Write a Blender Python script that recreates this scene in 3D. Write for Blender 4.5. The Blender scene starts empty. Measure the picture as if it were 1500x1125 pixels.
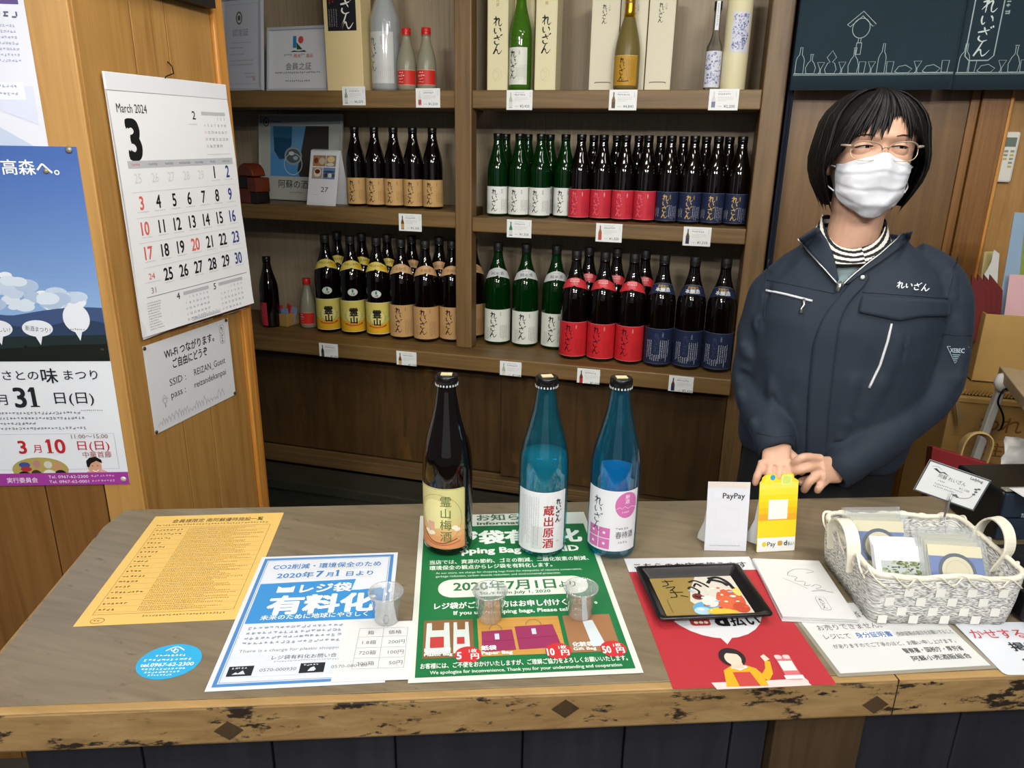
import bpy, bmesh, math, random
from mathutils import Vector, Matrix
from mathutils.bvhtree import BVHTree
from math import sin, cos, pi, radians, sqrt, atan2
random.seed(7)
SC = bpy.context.scene
COL = SC.collection

# ------------------------------------------------------------------ camera
FPX = 1070.0
YAW, PITCH, ROLL = radians(-15.05), radians(17.98), radians(1.02)
CAM = Vector((0, 0, 1.5))
_f = Vector((sin(YAW)*cos(PITCH), cos(YAW)*cos(PITCH), -sin(PITCH)))
_r = Vector((cos(YAW), -sin(YAW), 0))
_u = _r.cross(_f)
RGT = _r*cos(ROLL) + _u*sin(ROLL)
UPV = -_r*sin(ROLL) + _u*cos(ROLL)
FWD = _f
cam_d = bpy.data.cameras.new('camera')
cam_d.sensor_width = 36.0
cam_d.lens = FPX/1500*36.0
cam_d.clip_start = 0.02
cam = bpy.data.objects.new('camera', cam_d)
COL.objects.link(cam)
M = Matrix.Identity(4)
for i, v in enumerate((RGT, UPV, -FWD)):
    for j in range(3):
        M[j][i] = v[j]
M.translation = CAM
cam.matrix_world = M
SC.camera = cam

# ------------------------------------------------------------------ light
SC.view_settings.view_transform = 'Standard'
SC.view_settings.look = 'None'
SC.view_settings.gamma = 1
SC.view_settings.use_curve_mapping = False
SC.view_settings.exposure = 0.22
SC.cycles.use_denoising = True
SC.cycles.max_bounces = 10
SC.cycles.transparent_max_bounces = 28
SC.cycles.caustics_refractive = False
SC.cycles.caustics_reflective = False
world = bpy.data.worlds.new('daylight')
SC.world = world
world.use_nodes = True
world.node_tree.nodes['Background'].inputs[0].default_value = (0.86, 0.93, 1.0, 1)
world.node_tree.nodes['Background'].inputs[1].default_value = 0.09

def area(name, loc, size, power, color=(1, 1, 1), target=None, rotz=0.0):
    l = bpy.data.lights.new(name, 'AREA')
    l.shape = 'RECTANGLE'
    l.size, l.size_y = size
    l.energy = power
    l.color = color
    o = bpy.data.objects.new(name, l)
    COL.objects.link(o)
    o.location = loc
    if target is None:
        o.rotation_euler = (0, 0, rotz)
    else:
        o.rotation_euler = (Vector(target)-Vector(loc)).to_track_quat('-Z', 'Y').to_euler()
    return o
# ceiling fluorescent tubes over the shop floor and staff side, plus added fill lamps
AIM = (-0.2, 2.6, 1.25)
area('ceiling_and_fill_lamp', (-0.70, -0.60, 2.42), (0.60, 0.12), 20, (1.0, 0.985, 0.95), target=AIM)
area('ceiling_and_fill_lamp', (0.70, -0.60, 2.42), (0.60, 0.12), 20, (1.0, 0.985, 0.95), target=AIM)
area('ceiling_and_fill_lamp', (-0.60, -1.50, 2.42), (0.60, 0.12), 26, (1.0, 0.985, 0.95), target=AIM)
area('ceiling_and_fill_lamp', (0.85, -1.50, 2.42), (0.60, 0.12), 26, (1.0, 0.985, 0.95), target=AIM)
area('ceiling_and_fill_lamp', (0.45, 0.70, 2.42), (0.60, 0.12), 13, (1.0, 0.98, 0.94), target=(-1.19, 1.45, 1.35))  # added fill, not a ceiling tube: brightens the calendar wall
area('ceiling_and_fill_lamp', (-0.45, 1.15, 2.40), (0.60, 0.12), 6, (1.0, 0.97, 0.92))
area('ceiling_and_fill_lamp', (0.55, 1.55, 2.40), (0.60, 0.12), 4, (1.0, 0.97, 0.92))  # weak added fill that lifts the wall and her hair
# daylight through the shop front behind the visitor
area('shopfront_daylight', (0.6, -2.6, 1.55), (3.0, 1.7), 6, (0.9, 0.96, 1.0), target=(-0.3, 2.0, 1.1))

# ------------------------------------------------------------------ placing helpers
def ray(p):
    return RGT*((p[0]-750.0)/FPX) + UPV*(-(p[1]-562.5)/FPX) + FWD
def onz(p, z):
    v = ray(p); return CAM + v*((z-CAM.z)/v.z)
def ony(p, y):
    v = ray(p); return CAM + v*((y-CAM.y)/v.y)
def onx(p, x):
    v = ray(p); return CAM + v*((x-CAM.x)/v.x)
def onplane(p, P0, n):
    v = ray(p); n = Vector(n); return CAM + v*((Vector(P0)-CAM).dot(n)/v.dot(n))

# ------------------------------------------------------------------ materials
def lin(c):
    if isinstance(c, str):
        c = c.lstrip('#')
        c = [int(c[i:i+2], 16)/255 for i in (0, 2, 4)]
        return tuple((x/12.92 if x <= 0.04045 else ((x+0.055)/1.055)**2.4) for x in c)
    return tuple(c)
MATS = {}
def mat(name, color, rough=0.5, metal=0.0, spec=0.5, trans=0.0, ior=1.45, coat=0.0, alpha=1.0, sheen=0.0, noise=0.0, nscale=30, bump=0.0, bscale=200):
    if name in MATS:
        return MATS[name]
    m = bpy.data.materials.new(name)
    m.use_nodes = True
    nt = m.node_tree
    b = nt.nodes['Principled BSDF']
    c = lin(color)
    b.inputs['Base Color'].default_value = (*c, 1)
    b.inputs['Roughness'].default_value = rough
    b.inputs['Metallic'].default_value = metal
    b.inputs['Specular IOR Level'].default_value = spec
    b.inputs['Transmission Weight'].default_value = trans
    b.inputs['IOR'].default_value = ior
    b.inputs['Coat Weight'].default_value = coat
    b.inputs['Alpha'].default_value = alpha
    b.inputs['Sheen Weight'].default_value = sheen
    if noise or bump:
        tc = nt.nodes.new('ShaderNodeTexCoord')
    if noise:
        n = nt.nodes.new('ShaderNodeTexNoise'); n.inputs['Scale'].default_value = nscale; n.inputs['Detail'].default_value = 5
        nt.links.new(tc.outputs['Object'], n.inputs['Vector'])
        r = nt.nodes.new('ShaderNodeValToRGB')
        r.color_ramp.elements[0].position = 0.3; r.color_ramp.elements[1].position = 0.7
        r.color_ramp.elements[0].color = (*[x*(1-noise) for x in c], 1)
        r.color_ramp.elements[1].color = (*[min(1, x*(1+noise)) for x in c], 1)
        nt.links.new(n.outputs['Fac'], r.inputs['Fac'])
        nt.links.new(r.outputs['Color'], b.inputs['Base Color'])
    if bump:
        n = nt.nodes.new('ShaderNodeTexNoise'); n.inputs['Scale'].default_value = bscale; n.inputs['Detail'].default_value = 3
        nt.links.new(tc.outputs['Object'], n.inputs['Vector'])
        bp = nt.nodes.new('ShaderNodeBump'); bp.inputs['Strength'].default_value = bump; bp.inputs['Distance'].default_value = 0.002
        nt.links.new(n.outputs['Fac'], bp.inputs['Height'])
        nt.links.new(bp.outputs['Normal'], b.inputs['Normal'])
    MATS[name] = m
    return m

def film(name, color=(0.9, 0.93, 0.93), haze=0.06, rough=0.06, gloss=0.10, tint=(0.97, 0.98, 0.98)):
    """thin clear plastic: mostly see-through, a glossy face, a little milky"""
    if name in MATS: return MATS[name]
    m = bpy.data.materials.new(name); m.use_nodes = True
    nt = m.node_tree; Nn = nt.nodes; L = nt.links; Nn.clear()
    out = Nn.new('ShaderNodeOutputMaterial')
    tr = Nn.new('ShaderNodeBsdfTransparent'); tr.inputs[0].default_value = (*tint, 1)
    gl = Nn.new('ShaderNodeBsdfGlossy'); gl.inputs['Roughness'].default_value = rough
    df = Nn.new('ShaderNodeBsdfDiffuse'); df.inputs[0].default_value = (*color, 1)
    lw = Nn.new('ShaderNodeLayerWeight'); lw.inputs[0].default_value = 0.35
    mr = Nn.new('ShaderNodeMapRange'); mr.inputs['To Min'].default_value = gloss*0.5; mr.inputs['To Max'].default_value = min(1, gloss*5)
    L.new(lw.outputs['Facing'], mr.inputs['Value'])
    m1 = Nn.new('ShaderNodeMixShader'); L.new(mr.outputs[0], m1.inputs[0]); L.new(tr.outputs[0], m1.inputs[1]); L.new(gl.outputs[0], m1.inputs[2])
    m2 = Nn.new('ShaderNodeMixShader'); m2.inputs[0].default_value = haze; L.new(m1.outputs[0], m2.inputs[1]); L.new(df.outputs[0], m2.inputs[2])
    L.new(m2.outputs[0], out.inputs[0])
    MATS[name] = m
    return m
def wood(name, stops, grain=(60, 60, 3), rough=0.5, stain=None, stain_scale=(8, 8, 8), stain_range=(0.55, 0.62), bump=0.25, rot=(0, 0, 0), knots=False, coat=0.0, big=1.5):
    """grain = noise frequency per metre along each axis (low along the grain)"""
    if name in MATS:
        return MATS[name]
    m = bpy.data.materials.new(name)
    m.use_nodes = True
    nt = m.node_tree; N = nt.nodes; L = nt.links
    b = N['Principled BSDF']
    b.inputs['Roughness'].default_value = rough
    b.inputs['Coat Weight'].default_value = coat
    b.inputs['Coat Roughness'].default_value = 0.25
    tc = N.new('ShaderNodeTexCoord')
    mp = N.new('ShaderNodeMapping'); mp.inputs['Scale'].default_value = grain; mp.inputs['Rotation'].default_value = rot
    L.new(tc.outputs['Object'], mp.inputs['Vector'])
    n1 = N.new('ShaderNodeTexNoise'); n1.inputs['Scale'].default_value = 1.0; n1.inputs['Detail'].default_value = 6; n1.inputs['Roughness'].default_value = 0.62
    n1.inputs['Distortion'].default_value = 0.6
    L.new(mp.outputs['Vector'], n1.inputs['Vector'])
    n2 = N.new('ShaderNodeTexNoise'); n2.inputs['Scale'].default_value = big; n2.inputs['Detail'].default_value = 3
    L.new(tc.outputs['Object'], n2.inputs['Vector'])
    mx = N.new('ShaderNodeMix'); mx.data_type = 'FLOAT'; mx.inputs['Factor'].default_value = 0.35
    L.new(n1.outputs['Fac'], mx.inputs[2]); L.new(n2.outputs['Fac'], mx.inputs[3])
    r = N.new('ShaderNodeValToRGB')
    els = r.color_ramp.elements
    while len(els) < len(stops):
        els.new(0.5)
    for e, (p, c) in zip(els, stops):
        e.position = p; e.color = (*lin(c), 1)
    L.new(mx.outputs[0], r.inputs['Fac'])
    out = r.outputs['Color']
    if stain:
        mp2 = N.new('ShaderNodeMapping'); mp2.inputs['Scale'].default_value = stain_scale
        L.new(tc.outputs['Object'], mp2.inputs['Vector'])
        n3 = N.new('ShaderNodeTexNoise'); n3.inputs['Scale'].default_value = 1.0; n3.inputs['Detail'].default_value = 8; n3.inputs['Roughness'].default_value = 0.7
        L.new(mp2.outputs['Vector'], n3.inputs['Vector'])
        mr = N.new('ShaderNodeMapRange'); mr.inputs['From Min'].default_value = stain_range[0]; mr.inputs['From Max'].default_value = stain_range[1]
        L.new(n3.outputs['Fac'], mr.inputs['Value'])
        mc = N.new('ShaderNodeMix'); mc.data_type = 'RGBA'
        L.new(mr.outputs[0], mc.inputs['Factor'])
        L.new(out, mc.inputs[6]); mc.inputs[7].default_value = (*lin(stain), 1)
        out = mc.outputs[2]
    L.new(out, b.inputs['Base Color'])
    bp = N.new('ShaderNodeBump'); bp.inputs['Strength'].default_value = bump; bp.inputs['Distance'].default_value = 0.002
    L.new(n1.outputs['Fac'], bp.inputs['Height']); L.new(bp.outputs['Normal'], b.inputs['Normal'])
    MATS[name] = m
    return m

# ------------------------------------------------------------------ mesh helpers
class MB:
    """collects geometry; one mesh object per build()"""
    def __init__(s):
        s.v = []; s.f = []; s.m = []; s.mats = []; s.smooth = []
    def mi(s, m):
        if m not in s.mats:
            s.mats.append(m)
        return s.mats.index(m)
    def add(s, vs, fs, m, smooth=False):
        o = len(s.v)
        s.v += [tuple(v) for v in vs]
        k = s.mi(m)
        for f in fs:
            s.f.append(tuple(i+o for i in f)); s.m.append(k); s.smooth.append(smooth)
    def box(s, c, d, m, rot=None):
        hx, hy, hz = d[0]/2, d[1]/2, d[2]/2
        vs = [Vector((x, y, z)) for x in (-hx, hx) for y in (-hy, hy) for z in (-hz, hz)]
        if rot is not None:
            vs = [rot @ v for v in vs]
        vs = [v+Vector(c) for v in vs]
        s.add(vs, [(0, 1, 3, 2), (4, 6, 7, 5), (0, 4, 5, 1), (2, 3, 7, 6), (0, 2, 6, 4), (1, 5, 7, 3)], m)
    def span(s, a, b, m):
        s.box([(a[i]+b[i])/2 for i in range(3)], [abs(b[i]-a[i]) for i in range(3)], m)
    def prism(s, poly, axis_vec, m, flip=False):
        """poly: list of 3D points, extruded along axis_vec"""
        n = len(poly); a = Vector(axis_vec)
        vs = [Vector(p) for p in poly]+[Vector(p)+a for p in poly]
        fs = [tuple(range(n))[::-1], tuple(range(n, 2*n))]+[(i, (i+1) % n, n+(i+1) % n, n+i) for i in range(n)]
        s.add(vs, fs, m)
    def tube(s, pts, r, m, seg=8, cap=True, closed=False, flat=None):
        pts = [Vector(p) for p in pts]; n = len(pts)
        rs = r if isinstance(r, (list, tuple)) else [r]*n
        up = Vector((0, 0, 1)); vs = []
        prev = None
        for i, p in enumerate(pts):
            if closed:
                t = (pts[(i+1) % n]-pts[i-1]).normalized()
            else:
                t = (pts[min(i+1, n-1)]-pts[max(i-1, 0)]).normalized()
            if prev is None:
                a = t.cross(up)
                if a.length < 1e-3: a = t.cross(Vector((1, 0, 0)))
                a.normalize()
            else:
                a = (prev-t*prev.dot(t)).normalized()
            prev = a
            bb = t.cross(a)
            fa = flat if flat else 1.0
            for k in range(seg):
                th = 2*pi*k/seg
                vs.append(p+a*(cos(th)*rs[i])+bb*(sin(th)*rs[i]*fa))
        fs = []
        rng = n if closed else n-1
        for i in range(rng):
            j = (i+1) % n
            for k in range(seg):
                fs.append((i*seg+k, i*seg+(k+1) % seg, j*seg+(k+1) % seg, j*seg+k))
        if cap and not closed:
            fs.append(tuple(range(seg))[::-1]); fs.append(tuple((n-1)*seg+k for k in range(seg)))
        s.add(vs, fs, m, True)
    def lathe(s, prof, m, seg=32, c=(0, 0, 0), closed=False, sm=True):
        vs = []; fs = []; n = len(prof)
        for r, z in prof:
            for k in range(seg):
                th = 2*pi*k/seg
                vs.append((c[0]+r*cos(th), c[1]+r*sin(th), c[2]+z))
        for i in range(n-1 if not closed else n):
            j = (i+1) % n
            for k in range(seg):
                fs.append((i*seg+k, i*seg+(k+1) % seg, j*seg+(k+1) % seg, j*seg+k))
        if not closed:
            if prof[0][0] > 1e-5: fs.append(tuple(range(seg))[::-1])
            if prof[-1][0] > 1e-5: fs.append(tuple((n-1)*seg+k for k in range(seg)))
        s.add(vs, fs, m, sm)
    def loft(s, rings, m, cap=True, sm=True):
        n = len(rings[0]); vs = [p for r in rings for p in r]; fs = []
        for i in range(len(rings)-1):
            for k in range(n):
                fs.append((i*n+k, i*n+(k+1) % n, (i+1)*n+(k+1) % n, (i+1)*n+k))
        if cap:
            fs.append(tuple(range(n))[::-1]); fs.append(tuple((len(rings)-1)*n+k for k in range(n)))
        s.add(vs, fs, m, sm)
    def mesh(s, name):
        me = bpy.data.meshes.new(name)
        me.from_pydata(s.v, [], s.f)
        for m in s.mats: me.materials.append(m)
        me.polygons.foreach_set('material_index', s.m)
        me.polygons.foreach_set('use_smooth', s.smooth)
        me.update()
        return me
    def build(s, name, parent=None, bevel=0.0, seg=2, label=None):
        o = bpy.data.objects.new(name, s.mesh(name))
        COL.objects.link(o)
        if parent is not None: o.parent = parent
        if bevel:
            md = o.modifiers.new('bevel', 'BEVEL'); md.width = bevel; md.segments = seg; md.limit_method = 'ANGLE'; md.angle_limit = radians(40)
        if label: o['label'] = label
        return o

def fixnormals(o):
    bm = bmesh.new(); bm.from_mesh(o.data)
    bmesh.ops.recalc_face_normals(bm, faces=bm.faces)
    bm.to_mesh(o.data); bm.free()
    return o
def link_mesh(name, me, parent=None, label=None):
    o = bpy.data.objects.new(name, me); COL.objects.link(o)
    if parent is not None: o.parent = parent
    if label: o['label'] = label
    return o
def tag(o, label, cat, group=None):
    o['label'] = label; o['category'] = cat
    if group: o['group'] = group
    return o
def thing(name, label, cat, loc=(0, 0, 0), rotz=0.0, group=None):
    o = bpy.data.objects.new(name, None); COL.objects.link(o)
    o.empty_display_size = 0.05
    o.location = loc; o.rotation_euler = (0, 0, rotz)
    return tag(o, label, cat, group)
def struct(o):
    o['kind'] = 'structure'; return o

def smooth_path(pts, n=6, closed=False):
    """Catmull-Rom through points of any dimension"""
    P = [tuple(p) for p in pts]; out = []
    m = len(P); d = len(P[0])
    rng = m if closed else m-1
    for i in range(rng):
        if closed:
            p0, p1, p2, p3 = P[i-1], P[i], P[(i+1) % m], P[(i+2) % m]
        else:
            p1, p2 = P[i], P[i+1]
            p0 = P[i-1] if i > 0 else tuple(2*a-b for a, b in zip(p1, p2))
            p3 = P[i+2] if i+2 < m else tuple(2*b-a for a, b in zip(p1, p2))
        for k in range(n):
            t = k/n
            out.append(tuple(0.5*((2*p1[j])+(-p0[j]+p2[j])*t+(2*p0[j]-5*p1[j]+4*p2[j]-p3[j])*t*t+(-p0[j]+3*p1[j]-3*p2[j]+p3[j])*t**3) for j in range(d)))
    if not closed: out.append(P[-1])
    return out

# ------------------------------------------------------------------ printed matter
_txt = {}
def glyphs(s, bold=0.0, res=2):
    key = (s, bold, res)
    if key not in _txt:
        cu = bpy.data.curves.new('t', 'FONT'); cu.body = s; cu.size = 1; cu.offset = bold; cu.resolution_u = res
        o = bpy.data.objects.new('t', cu); COL.objects.link(o)
        dg = bpy.context.evaluated_depsgraph_get()
        me = bpy.data.meshes.new_from_object(o.evaluated_get(dg))
        vs = [(v.co.x, -v.co.y) for v in me.vertices]; fs = [tuple(p.vertices) for p in me.polygons]
        bpy.data.objects.remove(o); bpy.data.curves.remove(cu); bpy.data.meshes.remove(me)
        xs = [v[0] for v in vs] or [0]
        _txt[key] = (vs, fs, min(xs), max(xs))
    return _txt[key]
REIZAN = [
 [[(.30, .02), (.31, .5), (.29, .98)], [(.06, .30), (.40, .24), (.28, .48), (.04, .78)], [(.28, .50), (.55, .26), (.66, .32), (.62, .62), (.66, .90), (.82, .90), (.99, .70)]],
 [[(.18, .22), (.16, .50), (.26, .76), (.40, .62)], [(.70, .22), (.82, .38), (.86, .58)]],
 [[(.08, .36), (.45, .30), (.80, .20)], [(.42, .04), (.52, .28), (.68, .54)], [(.22, .58), (.18, .78), (.40, .94), (.74, .86)], [(.82, .02), (.88, .14)], [(.94, -.04), (1.0, .08)]],
 [[(.50, .02), (.30, .48), (.06, .96), (.26, .62), (.44, .56), (.50, .76), (.60, .94), (.78, .86), (1.0, .58)]]]
def pmat(c, rough=0.5):
    if not isinstance(c, str): return c
    return mat('print_'+c.lstrip('#'), c, rough=rough, spec=0.3)

class Canvas:
    """flat print, millimetres, origin top left, y downwards"""
    def __init__(s, w, h, base='#f2f2ee', radius=0, outline=None, thick=0.4, back=None):
        s.w, s.h = w, h; s.L = []; s.lay = 0; s.thick = thick; s.base = base
        if outline is None:
            if radius:
                outline = []
                for cx, cy, a0 in ((w-radius, radius, -90), (w-radius, h-radius, 0), (radius, h-radius, 90), (radius, radius, 180)):
                    for k in range(7):
                        a = radians(a0+15*k); outline.append((cx+radius*cos(a), cy+radius*sin(a)))
            else:
                outline = [(0, 0), (w, 0), (w, h), (0, h)]
        s.outline = outline
    def up(s):
        s.lay += 1; return s
    def poly(s, pts, c):
        s.L.append((list(pts), [tuple(range(len(pts)))], c, s.lay))
    def rect(s, x, y, w, h, c, rot=0.0):
        pts = [(x, y), (x+w, y), (x+w, y+h), (x, y+h)]
        if rot:
            cx, cy = x+w/2, y+h/2
            pts = [(cx+(a-cx)*cos(rot)-(b-cy)*sin(rot), cy+(a-cx)*sin(rot)+(b-cy)*cos(rot)) for a, b in pts]
        s.poly(pts, c)
    def rrect(s, x, y, w, h, r, c):
        o = []
        for cx, cy, a0 in ((x+w-r, y+r, -90), (x+w-r, y+h-r, 0), (x+r, y+h-r, 90), (x+r, y+r, 180)):
            for k in range(7):
                a = radians(a0+15*k); o.append((cx+r*cos(a), cy+r*sin(a)))
        s.poly(o, c)
    def frame(s, x, y, w, h, t, c):
        s.rect(x, y, w, t, c); s.rect(x, y+h-t, w, t, c); s.rect(x, y+t, t, h-2*t, c); s.rect(x+w-t, y+t, t, h-2*t, c)
    def ell(s, cx, cy, rx, ry, c, n=28):
        s.poly([(cx+rx*cos(2*pi*k/n), cy+ry*sin(2*pi*k/n)) for k in range(n)], c)
    def ring(s, cx, cy, rx, ry, t, c, n=32, a0=0, a1=360):
        vs = []; fs = []
        for k in range(n+1):
            a = radians(a0+(a1-a0)*k/n)
            vs += [(cx+rx*cos(a), cy+ry*sin(a)), (cx+(rx-t)*cos(a), cy+(ry-t)*sin(a))]
        for k in range(n): fs.append((2*k, 2*k+2, 2*k+3, 2*k+1))
        s.L.append((vs, fs, c, s.lay))
    def line(s, pts, w, c, smooth=0, taper=None):
        if smooth: pts = smooth_path(pts, smooth)
        vs = []; fs = []; n = len(pts)
        for i, p in enumerate(pts):
            a = pts[max(i-1, 0)]; b = pts[min(i+1, n-1)]
            dx, dy = b[0]-a[0], b[1]-a[1]; l = sqrt(dx*dx+dy*dy) or 1
            ww = w/2*(taper(i/(n-1)) if taper else 1)
            vs += [(p[0]-dy/l*ww, p[1]+dx/l*ww), (p[0]+dy/l*ww, p[1]-dx/l*ww)]
        for i in range(n-1): fs.append((2*i, 2*i+1, 2*i+3, 2*i+2))
        s.L.append((vs, fs, c, s.lay))
    def text(s, t, x, y, size, c, bold=0.0, align='l', width=None, res=2, rot=0.0, shear=0.0, hs=1.0):
        """y = baseline; width = fit to this width"""
        vs, fs, x0, x1 = glyphs(t, 0.0, res)
        x0, x1 = x0-bold, x1+bold
        sx = size*hs if width is None else width/max(1e-6, (x1-x0))
        w = (x1-x0)*sx
        ox = x if align == 'l' else (x-w/2 if align == 'c' else x-w)
        for q_, (ex, ey) in enumerate(s.fat(bold)):
            pts = [(ox+(a+ex-x0)*sx-shear*b*size, y+(b+ey)*size) for a, b in vs]
            if rot:
                pts = [(x+(a-x)*cos(rot)-(b-y)*sin(rot), y+(a-x)*sin(rot)+(b-y)*cos(rot)) for a, b in pts]
            s.L.append((pts, fs, c, s.lay))
        return ox+w
    def fat(s, e):
        # heavier strokes: the same outline struck a few times, slightly shifted
        if e <= 0: return [(0, 0)]
        q = e*0.75
        return [(q, q), (-q, q), (q, -q), (-q, -q)] if e < 0.02 else [(q, q), (-q, q), (q, -q), (-q, -q), (e, 0), (-e, 0), (0, 0)]
    def bignum(s, t, x, y, h, c, st=0.2):
        """heavy serif-like figures; the ones are drawn with flag and foot"""
        for ch in t:
            if ch == '1':
                w = h*0.5; k = h*st
                s.rect(x+w*.5-k/2, y-h, k, h, c); s.poly([(x+w*.5-k/2, y-h), (x+w*.5, y-h), (x+w*.5, y-h*.80), (x+w*.05, y-h*.76), (x+w*.05, y-h*.82)], c); s.rect(x+w*.08, y-h*.06, w*.84, h*.06, c); x += w*1.18
            else:
                e = s.text(ch, x, y, h/0.71, c, 0.022, 'l', res=4); x = e+h*0.10
        return x
    def vtext(s, t, cx, y, size, c, bold=0.0, pitch=1.0, sx=1.0):
        for ch in t:
            vs, fs, x0, x1 = glyphs(ch)
            for ex, ey in s.fat(bold):
                s.L.append(([(cx+(a+ex-(x0+x1)/2)*size*sx, y+size*0.86+(b+ey)*size) for a, b in vs], fs, c, s.lay))
            y += size*pitch
    def greek(s, x, y, w, h, c, gap=0.25, fill=1.0, vertical=False):
        """a line of writing too small to read: character-like marks"""
        n = int((w if not vertical else h)/((h if not vertical else w)*(1+gap*0.3)))
        e = h if not vertical else w
        for k in range(n):
            if random.random() > fill: continue
            px, py = (x+k*e*(1+gap*0.3), y) if not vertical else (x, y+k*e*(1+gap*0.3))
            q = e*0.85
            t = e*0.21
            for _ in range(2):
                s.rect(px+random.uniform(0, .15)*q, py+random.uniform(0.0, .85)*q, q*random.uniform(.55, .9), t, c)
            s.rect(px+random.uniform(.1, .8)*q, py+random.uniform(0, .2)*q, t, q*random.uniform(.5, .9), c)
    def brush(s, cx, y, size, c, chars=(0, 1, 2, 3), pitch=0.92, w=0.13, horizontal=False, slant=0.0):
        """the four brushed characters one under another (or side by side)"""
        for i, k in enumerate(chars):
            ox, oy = (cx-size/2+slant*i*size, y+i*size*pitch) if not horizontal else (cx+i*size*pitch, y)
            if not horizontal and i == 1: oy += size*0.02
            for st in REIZAN[k]:
                s.line([(ox+a*size, oy+b*size) for a, b in st], size*w, c, smooth=5, taper=lambda t: 0.55+0.55*sin(pi*min(1, t*1.25+0.12)) if t < 0.75 else max(0.18, 1.0-(t-0.75)*3.0))
    def mesh(s, name, fn=None, step=None, base_n=1, rough=0.45, two=True):
        """fn(u_mm, v_mm, lift_m) -> 3D; default lies in the XY plane with origin top left"""
        if fn is None:
            fn = lambda u, v, d: (u/1000, -v/1000, d)
        mb = MB()
        t = s.thick/1000
        bm0 = pmat(s.base, rough)
        n = len(s.outline)
        if step is None:
            mb.add([fn(u, v, 0) for u, v in s.outline]+[fn(u, v, t) for u, v in s.outline],
                   [tuple(range(n)), tuple(range(n, 2*n))[::-1]]+[(i, i+n, (i+1) % n+n, (i+1) % n) for i in range(n)], bm0)
            for q_, (vs, fs, c, l) in enumerate(s.L):
                mb.add([fn(u, v, t+0.00014*(l+1)+0.000003*(q_ % 40)) for u, v in vs], [f[::-1] for f in fs], pmat(c, rough))
        else:
            def cut(vs, fs):
                bm = bmesh.new()
                bv = [bm.verts.new((u, v, 0)) for u, v in vs]
                for f in fs:
                    try: bm.faces.new([bv[i] for i in f])
                    except ValueError: pass
                us = [u for u, v in vs]; vv = [v for u, v in vs]
                for ax, lo, hi, st in ((0, min(us), max(us), step[0]), (1, min(vv), max(vv), step[1])):
                    if not st: continue
                    k = math.ceil(lo/st)*st
                    while k < hi:
                        if k > lo+1e-6:
                            nrm = (1, 0, 0) if ax == 0 else (0, 1, 0)
                            bmesh.ops.bisect_plane(bm, geom=bm.verts[:]+bm.edges[:]+bm.faces[:], plane_co=(k, 0, 0) if ax == 0 else (0, k, 0), plane_no=nrm, dist=1e-5)
                        k += st
                bm.verts.index_update()
                r = ([(v.co.x, v.co.y) for v in bm.verts], [tuple(v.index for v in f.verts) for f in bm.faces])
                bm.free(); return r
            vs, fs = cut(s.outline, [tuple(range(n))])
            mb.add([fn(u, v, t) for u, v in vs], [f[::-1] for f in fs], bm0, True)
            for q_, (vs, fs, c, l) in enumerate(s.L):
                vs, fs = cut(vs, fs)
                mb.add([fn(u, v, t+0.00014*(l+1)+0.000003*(q_ % 40)) for u, v in vs], [f[::-1] for f in fs], pmat(c, rough), True)
        return mb.mesh(name)

def sheet_on(name, cv, origin, udir, vdir, label, cat, lift=0.0, group=None, parent=None, rough=0.45, fn=None):
    """a flat sheet: origin = its top-left corner, udir along its top edge, vdir down the sheet"""
    u = Vector(udir).normalized(); v = Vector(vdir); v = (v-u*v.dot(u)).normalized(); n = v.cross(u)
    me = cv.mesh(name, rough=rough, fn=fn)
    o = link_mesh(name, me, parent)
    m = Matrix.Identity(4)
    for i, a in enumerate((u, -v, n)):
        for j in range(3): m[j][i] = a[j]
    m.translation = Vector(origin)+n*lift
    o.matrix_world = m
    if cat: tag(o, label, cat, group)
    return o
# ================================================================== the setting
W_HONEY = wood('honey_pine', [(0.25, '#734d22'), (0.45, '#9a7038'), (0.6, '#a87f45'), (0.75, '#875f2c')], grain=(45, 45, 2.2), rough=0.42, bump=0.15, big=2.5)
W_DARKPINE = wood('brown_pine', [(0.25, '#593a19'), (0.45, '#775127'), (0.6, '#845d31'), (0.75, '#68451f')], grain=(45, 45, 2.2), rough=0.42, bump=0.15, big=2.5)
W_STILE = wood('tan_board', [(0.25, '#96682e'), (0.5, '#b08446'), (0.75, '#bd9150')], grain=(60, 60, 2.0), rough=0.5, bump=0.12)
W_TRIM = wood('orange_pine_trim', [(0.25, '#7c4516'), (0.45, '#a96a28'), (0.55, '#c58a3e'), (0.75, '#8f5a22')], grain=(120, 120, 1.8), rough=0.4, bump=0.2)
W_SHELF = wood('worn_brown_wood', [(0.28, '#46341b'), (0.45, '#6c522b'), (0.6, '#7e6237'), (0.75, '#574122')], grain=(2.2, 40, 60), rough=0.5, bump=0.3, stain='#97805a', stain_scale=(7, 30, 22), stain_range=(0.66, 0.74))
W_POST = wood('worn_brown_post', [(0.28, '#4a371d'), (0.45, '#6d522e'), (0.6, '#7d6038'), (0.75, '#594325')], grain=(50, 50, 2.2), rough=0.5, bump=0.3, stain='#97805a', stain_scale=(25, 25, 6), stain_range=(0.68, 0.76))
W_BACK = wood('grey_brown_panel', [(0.25, '#7f705a'), (0.5, '#9c8b71'), (0.75, '#a99980')], grain=(110, 110, 3), rough=0.55, bump=0.1)
W_CAB = wood('dark_sliding_door', [(0.25, '#2a1d0f'), (0.5, '#49341b'), (0.75, '#604724')], grain=(28, 28, 3), rough=0.4, bump=0.12, stain='#7d5626', stain_scale=(5, 5, 1.6), stain_range=(0.60, 0.75))
W_SILL = wood('rail_wood', [(0.3, '#4a371f'), (0.6, '#6b522f')], grain=(2, 40, 50), rough=0.45)
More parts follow.
